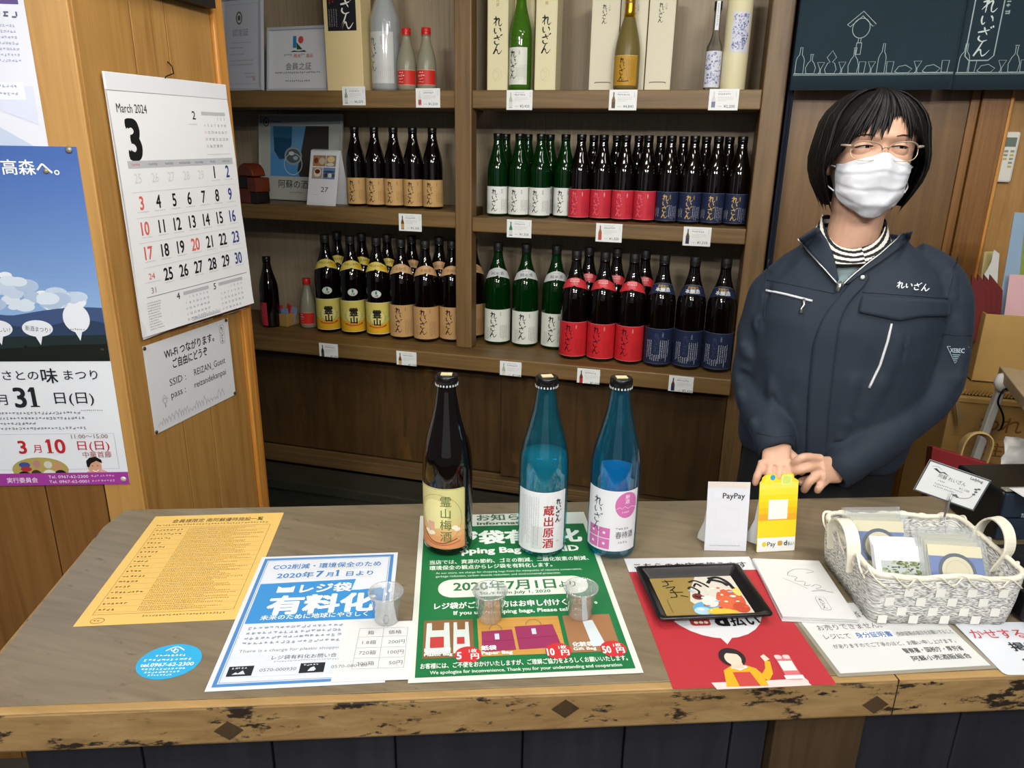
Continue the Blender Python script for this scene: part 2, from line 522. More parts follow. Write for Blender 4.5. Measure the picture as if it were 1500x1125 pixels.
W_STEP = wood('dark_step', [(0.3, '#20211a'), (0.6, '#34352b')], grain=(2.5, 30, 30), rough=0.4)
W_DOOR = wood('brown_door_panel', [(0.25, '#4c3319'), (0.45, '#67481f'), (0.6, '#785629'), (0.78, '#593d1c')], grain=(34, 34, 2.0), rough=0.42, bump=0.15, big=1.0)
W_FRAME = wood('brown_frame', [(0.25, '#4e2f10'), (0.5, '#7b511f'), (0.75, '#94662b')], grain=(70, 70, 2.0), rough=0.42, bump=0.25)
M_FLOOR = mat('floor_concrete', '#3c3a34', 0.6, noise=0.2, nscale=8)
M_CEIL = mat('ceiling_board', '#cfc6b2', 0.8)

A19 = radians(19.55)
D = Vector((cos(A19), sin(A19), 0)); N = Vector((-sin(A19), cos(A19), 0)); Z = Vector((0, 0, 1))
WX = -1.189           # face of the wall that carries the calendar
WY0, WY1 = 1.229, 1.676

b = MB(); b.span((-4.5, -3.0, -0.04), (3.2, 3.2, 0), M_FLOOR); struct(b.build('floor'))
b = MB(); b.span((-4.5, -1.8, 2.45), (3.2, 3.2, 2.5), M_CEIL); struct(b.build('ceiling'))

# wall with the calendar: vertical boards with dark joints and a trim board at the free end
b = MB()
b.span((WX-0.06, WY0+0.004, 0), (WX-0.012, WY1-0.003, 2.449), mat('joint_dark', '#2a1a0b', 0.8))
for y0, y1 in ((WY0+0.003, 1.379), (1.379, 1.482), (1.482, 1.636)):
    b.span((WX-0.018, y0+0.0012, 0), (WX, y1-0.0012, 2.449), W_HONEY)
struct(b.build('wall_left', bevel=0.0012))
b = MB(); b.span((WX-0.07, 1.637, 0), (WX+0.010, WY1, 2.449), W_TRIM); struct(b.build('trim_1', bevel=0.004))

# wall with the festival poster, parallel to the counter
PC = Vector((WX, WY0, 0))
def pw(s, t, z):      # s to the left of the corner, t out of the wall
    return PC - D*s - N*t + Z*z
b = MB()
def pboard(s0, s1, t0, t1, z0, z1, m):
    vs = [pw(s, t, z) for s in (s0, s1) for t in (t0, t1) for z in (z0, z1)]
    b.add(vs, [(0, 1, 3, 2), (4, 6, 7, 5), (0, 4, 5, 1), (2, 3, 7, 6), (0, 2, 6, 4), (1, 5, 7, 3)], m)
pboard(0.02, 1.6, -0.05, -0.014, 0, 2.449, mat('joint_dark', '#2a1a0b', 0.8))
for s0, s1 in ((0.088, 0.215), (0.215, 0.40), (0.40, 0.55), (0.55, 0.75), (0.75, 1.0), (1.0, 1.25), (1.25, 1.6)):
    pboard(s0+0.0012, s1-0.0012, -0.02, -0.003, 0, 2.449, W_DARKPINE)
struct(b.build('wall_front', bevel=0.0012))
b = MB(); pboard(0.004, 0.086, -0.02, 0.0, 0, 2.449, W_STILE); struct(b.build('trim_2', bevel=0.003))

# far wall: behind the shelves, then the brown door and its frame, then pine boards
YB = 2.62
xr = [ony(p, YB).x for p in ((1457, 136), (1484, 136))]
b = MB()
b.span((-4.4, 2.955, 0), (0.185, 3.0, 2.449), M_CEIL)
b.span((0.1735, 2.68, 0), (3.0, 2.74, 2.449), mat('joint_dark', '#2a1a0b', 0.8))
x = xr[1]
for w in (0.10, 0.17, 0.15, 0.18, 0.2, 0.2, 0.2, 0.2, 0.2, 0.2, 0.2):
    b.span((x+0.0012, YB, 0), (x+w-0.0012, YB+0.06, 2.449), W_HONEY); x += w
struct(b.build('wall_back', bevel=0.0012))
b = MB()
b.span((0.186, YB+0.005, 0.02), (xr[0]-0.006, YB+0.03, 2.2), W_DOOR)
dr = b.build('door_1', bevel=0.002); struct(dr)
b = MB()
b.span((xr[0]-0.06, YB-0.008, 0), (xr[0]-0.035, YB+0.03, 2.449), W_FRAME)
b.span((xr[0]-0.034, YB-0.022, 0), (xr[1]-0.006, YB+0.03, 2.449), W_FRAME)
b.span((xr[1]-0.010, YB-0.03, 0), (xr[1], YB+0.03, 2.449), W_TRIM)
struct(b.build('trim_3', bevel=0.003))

# ------------------------------------------------------------------ display shelf
YF = 2.60            # front of the two upper boards
YL = 2.49            # front of the lowest board
XL = -2.35
xp0, xp1 = ony((666.5, 300), YF-0.012).x, ony((690.5, 300), YF-0.012).x
xj0, xj1 = 0.103, 0.172
shelf = thing('display_shelf', 'worn brown wooden sake display shelf built along the far wall', 'shelf', (-0.8, 2.75, 0))
def spart(name, bev=0.003, **k):
    o = b.build(name, None, bevel=bev); o.parent = shelf; o.matrix_parent_inverse = Matrix.Translation((0.8, -2.75, 0)); return o
b = MB(); b.span((XL, 2.925, 0.2), (xj1, 2.945, 2.35), W_BACK); spart('back_panel', 0)
Z_T, Z_ML, Z_MR, Z_L = 1.686, 1.268, 1.252, 0.757
for (x0, x1, z, t, y) in ((XL, xp0+0.002, Z_T, 0.06, YF), (xp1-0.002, xj0, Z_T, 0.06, YF), (XL, xp0+0.002, Z_ML, 0.058, YF), (xp1-0.002, xj0, Z_MR, 0.052, YF)):
    b = MB(); b.span((x0, y, z-t), (x1, 2.924, z), W_SHELF); spart('shelf_board', 0.004)
b = MB(); b.span((XL, YL, Z_L-0.058), (xj0+0.002, 2.924, Z_L), W_SHELF); spart('shelf_board', 0.004)
b = MB(); b.span((xp0, YF-0.012, Z_L+0.0005), (xp1, YF+0.05, 2.35), W_POST); spart('post', 0.004)
b = MB(); b.span((xj0, YF-0.012, 0.2), (xj1, 2.924, 2.35), W_POST); spart('post', 0.004)
b = MB(); b.span((XL, YF+0.02, 0.235), (-0.72, YF+0.04, Z_L-0.059), W_CAB); spart('sliding_door', 0.002)
b = MB(); b.span((-0.74, YF-0.006, 0.235), (xj0-0.001, YF+0.015, Z_L-0.059), W_CAB); spart('sliding_door', 0.002)
b = MB(); b.span((XL, YF-0.035, 0.178), (xj0-0.001, YF+0.07, 0.205), W_SILL)
for y in (YF-0.035, YF+0.0165, YF+0.06): b.span((XL, y, 0.205), (xj0-0.001, y+0.012, 0.228), W_SILL)
spart('sill_rail', 0.002)
# raised dark step in front of the cabinet
ys = onz((505, 717), 0.17).y
b = MB(); b.span((-2.6, ys, 0.0), (0.17, YF-0.04, 0.172), W_STEP); b.span((-2.6, ys-0.012, 0.135), (0.17, ys+0.004, 0.1765), W_STEP)
struct(b.build('trim_4', bevel=0.003))

# ------------------------------------------------------------------ counter
W_CTOP = wood('counter_grey_top', [(0.25, '#5d5241'), (0.45, '#70644f'), (0.6, '#7c705a'), (0.78, '#655a47')], grain=(5, 60, 40), rough=0.33, bump=0.08, rot=(0, 0, -A19), stain='#4a4032', stain_scale=(26, 70, 26), stain_range=(0.60, 0.72), coat=0.25)
W_CEDGE = wood('counter_raw_edge', [(0.25, '#5f472b'), (0.45, '#856942'), (0.6, '#977b50'), (0.78, '#705535')], grain=(2.2, 40, 60), rough=0.55, bump=0.3, rot=(0, 0, -A19), stain='#241a10', stain_scale=(16, 16, 42), stain_range=(0.54, 0.585))
W_CRIM = wood('counter_light_rim', [(0.3, '#8a6c40'), (0.6, '#a68654')], grain=(3, 30, 30), rough=0.5, rot=(0, 0, -A19))
W_CFRONT = wood('counter_black_board', [(0.3, '#14141a'), (0.6, '#23232b'), (0.75, '#2d2a2c')], grain=(30, 30, 2.5), rough=0.55, bump=0.3)
W_CPOST = wood('counter_dark_post', [(0.3, '#2a1f14'), (0.6, '#4a3823')], grain=(40, 40, 2.5), rough=0.5, bump=0.3)
CZ = 0.88
c0 = Vector((-0.179, 0.69, 0))
def cp(s, t, z): return c0 + D*s + N*t + Z*z
counter = thing('counter', 'worn wooden shop counter with grey top and scuffed front edge', 'counter', cp(0.2, 0.23, 0))
CI = Matrix.Translation(-cp(0.2, 0.23, 0))
def cpart(o):
    o.parent = counter; o.matrix_parent_inverse = CI; return o
top = [(-0.640, 0.0), (1.55, 0.0), (1.55, 0.478), (0, 0.500)]
blc = [Vector((-0.957, 0.942, 0)), Vector((-0.948, 0.880, 0))]
rim = [cp(-0.640, 0.0, 0), cp(1.55, 0.0, 0), cp(1.55, 0.49, 0), cp(0.35, 0.490, 0), cp(-0.1, 0.498, 0), blc[0], blc[1], Vector((-0.828, 0.584, 0))]
b = MB(); b.prism([p+Z*0.824 for p in rim], Z*(CZ-0.0012-0.824), W_CEDGE); cpart(fixnormals(b.build('countertop', bevel=0.004)))
inner = []
cen = sum(rim, Vector())/len(rim)
inner = [cp(-0.628, 0.013, 0), cp(1.54, 0.013, 0), cp(1.54, 0.487, 0), cp(0.35, 0.487, 0), cp(-0.1, 0.495, 0), blc[0]+Vector((.004, -.006, 0)), blc[1]+Vector((.006, -.002, 0)), Vector((-0.822, 0.586, 0))]
b = MB(); b.prism([p+Z*(CZ-0.0025) for p in inner], Z*0.0025, W_CTOP); cpart(fixnormals(b.build('top_surface', bevel=0.0008, label='grey worn sheet covering the counter top')))
b = MB()
rb = [cp(-0.639, 0.0006, 0), cp(1.549, 0.0006, 0), cp(1.549, 0.0128, 0), cp(-0.634, 0.0128, 0)]
b.prism([p+Z*(CZ-0.004) for p in rb], Z*0.0034, W_CRIM); cpart(fixnormals(b.build('rim_strip', bevel=0.0015, label='pale bare wood along the front rim')))
for px_ in ((335, 1070), (828, 1038), (1282, 1032)):
    q = onplane(px_, c0, N); s = (q-c0).dot(D); z = q.z
    b = MB(); e = 0.017
    b.prism([cp(s-e, 0.002, z), cp(s, 0.002, z+e*0.8), cp(s+e, 0.002, z), cp(s, 0.002, z-e*0.8)], -N*0.0028, W_CPOST); cpart(fixnormals(b.build('diamond_plug')))
q = onplane((1313, 1015), c0, N); s = (q-c0).dot(D)
b = MB(); b.prism([cp(s-.0008, -0.0002, 0.8245), cp(s+.0008, -0.0002, 0.8245), cp(s+.0008, 0.012, 0.8245), cp(s-.0008, 0.012, 0.8245)], Z*0.0553, mat('joint_dark', '#2a1a0b', 0.8)); cpart(fixnormals(b.build('edge_joint')))
s = -0.56; k = 0
b = None
edges = [-0.60, -0.46, -0.30, -0.145, 0.02, 0.155, 0.30, 0.35, 0.475, 0.62, 0.78, 0.95, 1.12, 1.3, 1.5]
for k in range(len(edges)-1):
    s0, s1 = edges[k]+0.0012, edges[k+1]-0.0012
    post = abs(edges[k]-0.35) < 1e-6
    t0 = 0.035 if post else 0.05
    b = MB(); q = [cp(s0, t0, 0), cp(s1, t0, 0), cp(s1, 0.075, 0), cp(s0, 0.075, 0)]
    b.prism(q, Z*0.8235, W_CPOST if post else W_CFRONT)
    cpart(fixnormals(b.build('front_board', bevel=0.002)))
b = MB(); q = [cp(-0.60, 0.075, 0), cp(-0.57, 0.075, 0), cp(-0.57, 0.44, 0), cp(-0.60, 0.44, 0)]
b.prism(q, Z*0.8235, W_CFRONT); cpart(fixnormals(b.build('side_board')))
# ================================================================== bottles on the shelves
G_BROWN = mat('brown_glass', '#0a0504', 0.04, spec=0.5, coat=0.25)
G_GREEN = mat('green_glass', '#083b12', 0.04, trans=0.6, ior=1.30, coat=0.3)
M_CAPB = mat('black_cap', '#0b0b0c', 0.3)
M_RED = mat('red_cap', '#c3231d', 0.35)
M_GOLD = mat('gold_foil', '#c9962c', 0.28, metal=0.85)

P720 = [(0.030, 0.0), (0.0365, 0.003), (0.0388, 0.010), (0.0388, 0.158), (0.0375, 0.174), (0.0345, 0.190), (0.0300, 0.206), (0.0252, 0.222), (0.0208, 0.238), (0.0178, 0.253), (0.0160, 0.268), (0.0152, 0.280)]
P1800 = [(0.042, 0.0), (0.049, 0.004), (0.0512, 0.012), (0.0512, 0.222), (0.0498, 0.240), (0.0455, 0.258), (0.0392, 0.276), (0.0325, 0.294), (0.0262, 0.312), (0.0215, 0.330), (0.0185, 0.348), (0.0170, 0.366)]
P300 = [(0.028, 0.0), (0.0335, 0.003), (0.0350, 0.010), (0.0350, 0.082), (0.0330, 0.100), (0.0285, 0.122), (0.0225, 0.142), (0.0175, 0.158), (0.0150, 0.172), (0.0142, 0.188)]
PSLIM = [(0.020, 0.0), (0.0245, 0.003), (0.0255, 0.010), (0.0255, 0.118), (0.0235, 0.132), (0.0175, 0.146), (0.0125, 0.160), (0.0105, 0.180), (0.0100, 0.240)]
PTALL = [(0.034, 0.0), (0.0405, 0.004), (0.0425, 0.012), (0.0425, 0.105), (0.0405, 0.130), (0.0350, 0.160), (0.0280, 0.188), (0.0210, 0.214), (0.0165, 0.238), (0.0150, 0.270)]
def prof_r(P, z):
    for (r0, z0), (r1, z1) in zip(P, P[1:]):
        if z <= z1: return r0+(r1-r0)*max(0, (z-z0))/(z1-z0)
    return P[-1][0]
def glass_mesh(P, m, name='glass', seg=36):
    b = MB(); b.lathe(smooth_path([(0.001, 0.002)]+P[:3], 1)+smooth_path(P[3:], 3), m, seg); b.lathe([(P[-1][0]+0.0014, P[-1][1]-0.009), (P[-1][0]+0.0016, P[-1][1]-0.002), (P[-1][0], P[-1][1]+0.001)], m, seg)
    return b.mesh(name)
def cap_mesh(r, z0, z1, m, ridge=True, top=None):
    b = MB()
    b.lathe([(0.001, z0), (r*0.98, z0), (r, z0+0.002), (r, z1-0.002), (r*0.94, z1), (0.001, z1)], m, 28)
    if ridge: b.lathe([(r+0.0001, z0+(z1-z0)*.35), (r+0.0008, z0+(z1-z0)*.4), (r+0.0008, z0+(z1-z0)*.45), (r+0.0001, z0+(z1-z0)*.5)], m, 28)
    return b.mesh('cap')
def wrap(P, z0, rref=None, tilt=0.0):
    def fn(u, v, d):
        z = z0-v/1000
        r = prof_r(P, z)+0.0005+d
        a = u/1000/(rref or prof_r(P, z))
        return (r*sin(a), -r*cos(a), z)
    return fn
def label_mesh(cv, P, ztop, name='label', rref=None):
    w = cv.w
    cv.outline = [(u-w/2, v) for u, v in cv.outline]
    cv.L = [([(u-w/2, v) for u, v in vs], fs, c, l) for vs, fs, c, l in cv.L]
    cv.thick = 0.0
    return cv.mesh(name, fn=wrap(P, ztop, rref), step=(4.0, 12.0 if rref is None else 6.0))

def lab_text_columns(cv, x0, x1, y0, y1, c, e, low=None):
    x = x0
    while x < x1:
        cv.greek(x, y0+random.uniform(0, 4), e, (y1-y0)*random.uniform(.8, 1), c, vertical=True); x += e*1.75
def lab_reizan(base, ink, col, w=110, h=98, edge=None, bx=None, columns='#8d8d86', big=23, left=True):
    cv = Canvas(w, h, base)
    if edge: cv.rect(0, 0, w, 1.2, edge); cv.rect(0, h-1.2, w, 1.2, edge)
    cv.up()
    cx = bx if bx is not None else w/2-14
    lab_text_columns(cv, w/2+12, w/2+42, h*0.45, h*0.93, columns, 3.6)
    if left: lab_text_columns(cv, w/2-46, w/2-26, h*0.55, h*0.93, columns, 3.6)
    cv.vtext('純米酒' if ink == '#1b1b1b' else '本醸造', w/2+14, 9, 5.0, col, 0.01)
    cv.up(); cv.brush(cx, 8, big, ink, pitch=0.84, w=0.12)
    return cv
def neck_outline(w, h):
    pts = []
    for k in range(17):
        t = k/16; u = t*w; pts.append((u, (abs(t-.5)*2)**1.8*h*0.42))
    for k in range(17):
        t = 1-k/16; pts.append((t*w, h*0.66+(abs(t-.5)*2)**1.5*h*0.34-((0.07*h) if abs(t-.5) < .06 else 0)))
    return pts
KINDS = {}
def kind(key, P, glass, parts):
    KINDS[key] = (P, [('glass', glass_mesh(P, glass))]+parts)
# --- 720 ml
cap7 = cap_mesh(0.0168, 0.279, 0.294, M_CAPB)
cv = lab_reizan('#e6e8e2', '#1b1b1b', '#77776f', columns='#5c5e58'); kind('white720', P720, G_GREEN, [('label', label_mesh(cv, P720, 0.108)), ('cap', cap7)])
cv = lab_reizan('#c8303f', '#e0707a', '#f2c7c8', edge='#e88a90', columns='#8c2430'); kind('red720', P720, G_BROWN, [('label', label_mesh(cv, P720, 0.108)), ('cap', cap7)])
cv = lab_reizan('#232c48', '#c9a862', '#c29a4c', edge='#5c6684', columns='#c3c8d2', bx=53); kind('navy720', P720, G_BROWN, [('label', label_mesh(cv, P720, 0.108)), ('cap', cap7)])
cv = lab_reizan('#c49d66', '#20140c', '#8d6c3c', columns='#7d5c30'); kind('tan720', P720, G_BROWN, [('label', label_mesh(cv, P720, 0.108)), ('cap', cap7)])
cv = Canvas(60, 98, '#b9323f'); cv.up(); cv.greek(7, 10, 4, 14, '#f0c8c8', vertical=True); cv.greek(13, 10, 4, 14, '#f0c8c8', vertical=True)
cv.brush(34, 16, 19, '#d96a72', pitch=0.85); kind('plainred720', P720, G_BROWN, [('label', label_mesh(cv, P720, 0.108)), ('cap', cap7)])
# --- 1.8 l
cap18 = cap_mesh(0.0182, 0.364, 0.394, mat('black_cap_matt', '#131313', 0.55))
def shoulder(base, fn, w=112, h=47, edge=None):
    cv = Canvas(w, h, base, outline=neck_outline(w, h))
    cv.up(); fn(cv)
    return label_mesh(cv, P1800, 0.302, 'neck_label', rref=0.0415)
def sh_white(cv): cv.text('純米酒', cv.w/2, 26, 13, '#6d7377', 0.01, 'c', width=54); cv.greek(38, 6, 36, 4, '#b08f8f')
def sh_red(cv):
    cv.rect(34, 4, 42, 12, '#e59a9c'); cv.up(); cv.greek(36, 6, 38, 7, '#c8303f'); cv.rect(42, 17, 28, 9, '#da5a62')
def sh_navy(cv): cv.text('芳醇旨口', 56, 14.5, 10, '#c8a25a', 0.015, 'c', width=44); cv.text('本醸造', 56, 28, 15, '#e8ecf0', 0.025, 'c', width=56); cv.line([(2, 12), (30, 3), (56, 1), (82, 3), (110, 12)], 0.9, '#8d98ac', 4)
def sh_tan(cv): cv.text('本醸造', 56, 24, 13, '#9a7342', 0.01, 'c', width=50)
def sh_yel(cv):
    cv.poly([(112, 27), (112, 38), (78, 28), (70, 22), (86, 14)], '#dfae24'); cv.up()
    cv.text('REIZAN', 56, 19, 12, '#8a6d1e', 0.01, 'c', width=66)
def lab18(cv): return label_mesh(cv, P1800, 0.142)
cv = lab_reizan('#dfe4d8', '#1b1b1b', '#77776f', 140, 128, columns='#585a54', big=29); kind('white1800', P1800, G_GREEN, [('label', lab18(cv)), ('neck_label', shoulder('#c9cdcb', sh_white)), ('cap', cap18)])
cv = lab_reizan('#c9282f', '#471016', '#f0b8b4', 140, 128, edge='#e88a90', columns='#8e1f28', big=29); kind('red1800', P1800, G_BROWN, [('label', lab18(cv)), ('neck_label', shoulder('#cf3a40', sh_red)), ('cap', cap18)])
cv = Canvas(140, 128, '#232c48'); cv.up(); cv.rect(0, 0, 140, 1.4, '#5c6684'); cv.rect(0, 126.6, 140, 1.4, '#5c6684')
lab_text_columns(cv, 74, 108, 40, 118, '#d6dbe4', 4.2); lab_text_columns(cv, 26, 46, 40, 118, '#d6dbe4', 4.2); lab_text_columns(cv, 48, 72, 92, 118, '#d6dbe4', 4.2)
cv.vtext('本醸造', 82, 12, 6, '#8d98ac', 0.01); cv.brush(62, 16, 20, '#3a4464', pitch=0.85)
kind('navy1800', P1800, G_BROWN, [('label', lab18(cv)), ('neck_label', shoulder('#26304e', sh_navy)), ('cap', cap18)])
cv = lab_reizan('#c59c68', '#2a0f14', '#8d6c3c', 140, 128, columns='#7d5c30', big=29); kind('tan1800', P1800, G_BROWN, [('label', lab18(cv)), ('neck_label', shoulder('#caa070', sh_tan)), ('cap', cap18)])
cv = Canvas(140, 128, '#d8c967'); cv.up()
cv.poly([(0, 76), (40, 84), (70, 92), (100, 84), (140, 70), (140, 128), (0, 128)], '#e0ab22'); cv.rect(0, 0, 140, 2, '#efe9c0'); cv.rect(0, 126, 140, 2, '#efe9c0'); cv.up()
cv.ell(70, 60, 31, 31, '#e3d98a'); cv.ring(70, 60, 31, 31, 0.8, '#8f8a4a')
for s_ in (-1, 1):
    for k in range(5):
        a = radians(40+k*14); cv.line([(70+s_*33*sin(a)*1.0, 60+33*cos(a)*1.0), (70+s_*40*sin(a-.1), 60+36*cos(a-.1))], 2.5, '#7c9a78')
cv.up(); cv.text('霊', 70, 60, 37, '#17130c', 0.035, 'c'); cv.text('山', 70, 91, 32, '#17130c', 0.045, 'c')
cv.line([(34, 94), (50, 99), (70, 100), (90, 99), (108, 92)], 6, '#c2381c', 5)
cv.up(); cv.greek(42, 97.5, 56, 3, '#e8b860')
ov = Canvas(40, 30, '#d8dccf', outline=[(20+20*cos(2*pi*k/26), 15+15*sin(2*pi*k/26)) for k in range(26)])
ov.up(); ov.ring(20, 15, 19, 14, 0.8, '#9aa39a'); ov.rect(16.5, 4, 7, 12, '#1f7f63'); ov.text('上撰', 20, 25, 8, '#3c3a30', 0.02, 'c')
kind('yellow1800', P1800, G_BROWN, [('label', lab18(cv)), ('neck_label', shoulder('#d9c45e', sh_yel)), ('oval_label', label_mesh(ov, P1800, 0.192)), ('cap', cap18)])

PLACED = []
def put(key, x, y, z, label, cat='bottle', group=None, rotz=None, name='sake_bottle'):
    P, parts = KINDS[key]
    if rotz is None: rotz = atan2(0-x, y)*0.85+random.uniform(-0.10, 0.10)
    t = thing(name, label, cat, (x, y, z), rotz, group)
    for nm, me in parts: link_mesh(nm, me, t)
    PLACED.append((t, max(r for r, _ in P)))
    return t
def row(key, pxs, py, Y, z, fmt, group, names, dy=0.0):
    for i, p in enumerate(pxs):
        x = ony((p, py), Y).x
        put(key, x, Y+dy*i, z+0.0005, fmt % names[i], group=group)
ORD = ['first', 'second', 'third', 'fourth', 'fifth']
# middle board, right bay
YM, YM2 = 2.705, 2.805
row('white720', [728.5, 759.5, 790], 311, YM, Z_MR, '%s white-label green bottle from the divider post, front row, middle shelf', 'white label green bottles on the middle shelf', ORD)
put('white720', ony((829, 312), 2.735).x, 2.735, Z_MR+.0005, 'white-label green bottle half hidden by the leftmost red-label bottle on middle shelf', group='white label green bottles on the middle shelf')
row('white720', [740, 771.5, 803], 306, YM2, Z_MR, 'white-label green bottle in the back row, %s from the post, middle shelf', 'white label green bottles on the middle shelf', ORD)
row('red720', [852, 885.5, 917.5, 948.5], 316, YM, Z_MR, '%s small red-label bottle from the left, front row, middle shelf', 'small red label bottles on the middle shelf', ORD)
row('red720', [865, 898, 930, 962], 310, YM2, Z_MR, '%s red-label bottle from the left in the back row, middle shelf', 'small red label bottles on the middle shelf', ORD)
row('navy720', [980.5, 1013, 1045.5, 1078.5], 321, YM, Z_MR, '%s small navy-label bottle from the left, front row, middle shelf', 'small navy label bottles on the middle shelf', ORD)
row('navy720', [992, 1024, 1057], 314, YM2, Z_MR, '%s navy-label bottle from the left in the back row, middle shelf', 'small navy label bottles on the middle shelf', ORD)
# middle board, left bay
row('tan720', [524, 552.5, 579.5, 606.5, 634], 300, 2.70, Z_ML, '%s tan-label small bottle from the desk calendar on the middle shelf', 'small tan label bottles on the middle shelf', ORD)
# lowest board, right bay
row('white1800', [728.5, 768.5], 492, 2.715, Z_L, '%s large white-label green bottle from the divider post on the lowest shelf', 'large white label bottles', ORD)
put('white1800', ony((811, 500), 2.715).x, 2.715, Z_L+.0005, 'large white-label green bottle partly behind the red-label bottle on lowest shelf', group='large white label bottles')
row('red1800', [839.5, 880, 920], 510, 2.605, Z_L, '%s large red-label bottle from the left, front row, lowest shelf', 'large red label bottles', ORD)
row('red1800', [857.5, 898, 936], 495, 2.715, Z_L, '%s large red-label bottle from the left in the back row, lowest shelf', 'large red label bottles', ORD)
row('navy1800', [966.5, 1008, 1050.5], 524, 2.605, Z_L, '%s large navy-label bottle from the red-label ones on the lowest shelf', 'large navy label bottles', ORD)
# lowest board, left bay
row('yellow1800', [483.5, 519, 556], 482, 2.675, Z_L, '%s large yellow-label bottle from the left, front row, lowest shelf', 'large yellow label bottles', ORD, 0)
row('yellow1800', [500, 535, 571], 468, 2.785, Z_L, '%s large yellow-label bottle from the left in the back row, lowest shelf', 'large yellow label bottles', ORD)
row('tan1800', [592.5, 628.5], 493, 2.665, Z_L, '%s large tan-label bottle from the left, front row, lowest shelf', 'large tan label bottles', ORD)
put('tan1800', ony((665, 498), 2.706).x, 2.706, Z_L+.0005, 'large tan-label bottle cut by the left side of the divider post', group='large tan label bottles')
row('tan1800', [606, 645], 478, 2.785, Z_L, '%s large tan-label bottle from the left in the back row, lowest shelf', 'large tan label bottles', ORD)
put('tan1800', ony((685.5, 488), 2.76).x, 2.76, Z_L+.0005, 'large tan-label bottle peeping out right of the divider post', group='large tan label bottles')
put('plainred720', ony((398, 474), 2.66).x, 2.66, Z_L+.0005, 'small dark bottle with narrow red label alone at the left end, lowest shelf', rotz=-0.55)

# nobody stands inside a neighbour or a post
for it in range(60):
    for i, (a, ra) in enumerate(PLACED):
        la = a.location
        if la.x < 0.3 and la.x > xp1+0.1: la.x = min(la.x, xj0-ra-0.0015)
        for bb, rb in PLACED[i+1:]:
            lb = bb.location
            if abs(la.z-lb.z) > 0.1: continue
            dx, dy = lb.x-la.x, lb.y-la.y
            d = sqrt(dx*dx+dy*dy); need = ra+rb+0.0012
            if d < need:
                k = (need-d)/2/max(d, 1e-6)
                la.x -= dx*k; la.y -= dy*k; lb.x += dx*k; lb.y += dy*k
        la.y = min(la.y, 2.923-ra)

# ------------------------------------------------------------------ price cards on the board fronts
def price(px_, Y, yen, glass, lab, label, W=92, Hh=64):
    c = ony(px_, Y)
    cv = Canvas(W, Hh, '#eef0ee', thick=0.5); cv.up()
    bx = 15; cv.poly([(bx-6, Hh-6), (bx-6, 32), (bx-2, 20), (bx-2, 8), (bx+2, 8), (bx+2, 20), (bx+6, 32), (bx+6, Hh-6)], glass); cv.up()
    cv.rect(bx-6, 38, 12, 17, lab)
    cv.greek(28, 7, 36, 3, '#a7a9a8'); cv.greek(28, 13, 46, 5.4, '#6c6e70'); cv.greek(28, 24, 48, 2.6, '#b5b7b6'); cv.greek(28, 29, 48, 2.6, '#b5b7b6'); cv.greek(28, 34, 30, 2.6, '#b5b7b6')
    cv.greek(82, 7, 4, 18, '#b9bbba', vertical=True)
    cv.greek(30, 51, 16, 3, '#8d8f90'); cv.text(yen, 48, 56, 12, '#55585a', 0.0, 'l', width=34)
    return sheet_on('price_card', cv, (c.x-W/2000, Y, c.z+Hh/2000), (1, 0, 0), (0, 0, -1), label, 'price card', 0.0006, 'price cards along the shelf edges')
WHT = '#d9d9d4'
price((518.5, 140.5), YF, '¥6,070', '#8fa08a', WHT, 'price card reading 6,070 yen under the gold box on top board')
price((627, 143.5), YF, '¥1,210', '#dcdcd6', '#b85a5c', 'price card reading 1,210 yen under the two red-capped bottles')
price((761, 146.5), YF, '¥2,420', '#b7c2a8', WHT, 'price card reading 2,420 yen under the green bottle, top board')
price((912.5, 146.5), YF, '¥4,840', '#7b6444', '#5e4c38', 'price card reading 4,840 yen under the frosted gold bottle')
price((1060, 146), YF, '¥2,200', '#d4d4d8', '#7d809c', 'price card reading 2,200 yen under the slim clear bottle')
price((601, 326), YF, '¥1,155', '#6b4a2c', '#c79c66', 'price card under the small tan-label bottles, middle board')
price((760.5, 335), YF, '¥1,320', '#3e7a58', WHT, 'price card with green bottle picture, middle board right bay')
price((892, 341), YF, '¥1,320', '#a4623c', '#c0504c', 'price card with red bottle picture, middle board right bay')
price((1021, 346.5), YF, '¥1,210', '#5a4634', '#2c3350', 'price card with navy bottle picture, middle board right bay')
price((481.5, 513), YL, '¥1,870', '#2c2a26', '#4a463c', 'price card below the yellow-label bottles, lowest board', 82, 55)
price((595.5, 525), YL, '¥2,200', '#5e4128', '#c79c66', 'price card below the large tan-label bottles, lowest board', 82, 55)
price((748, 540), YL, '¥2,640', '#a8b8a4', WHT, 'price card below the large white-label bottles, lowest board', 82, 55)
price((862, 551), YL, '¥2,640', '#6e3424', '#b23230', 'price card below the large red-label bottles, lowest board', 82, 55)
price((997.5, 562.5), YL, '¥2,420', '#4e3a28', '#2c3350', 'price card below the large navy-label bottles, lowest board', 84, 57)

# ------------------------------------------------------------------ things on the top board
G_FROST = mat('frosted_gold_glass', '#8a7a45', 0.32, trans=0.35, ior=1.3)
G_MILK = mat('cloudy_glass', '#a9a58c', 0.25, trans=0.35, ior=1.3)
G_CLEAR = mat('clear_glass', '#dfe6e2', 0.03, trans=0.95, ior=1.35)
G_LIME = mat('light_green_glass', '#5d9a2c', 0.04, trans=0.6, ior=1.3, coat=0.3)
M_CREAM = mat('cream_card', '#e2d9b0', 0.55)
M_CREAM2 = mat('pale_card', '#ded6bc', 0.6)
ZT = Z_T+0.0006
def px_at(p, Y): return ony((p, 131), Y).x
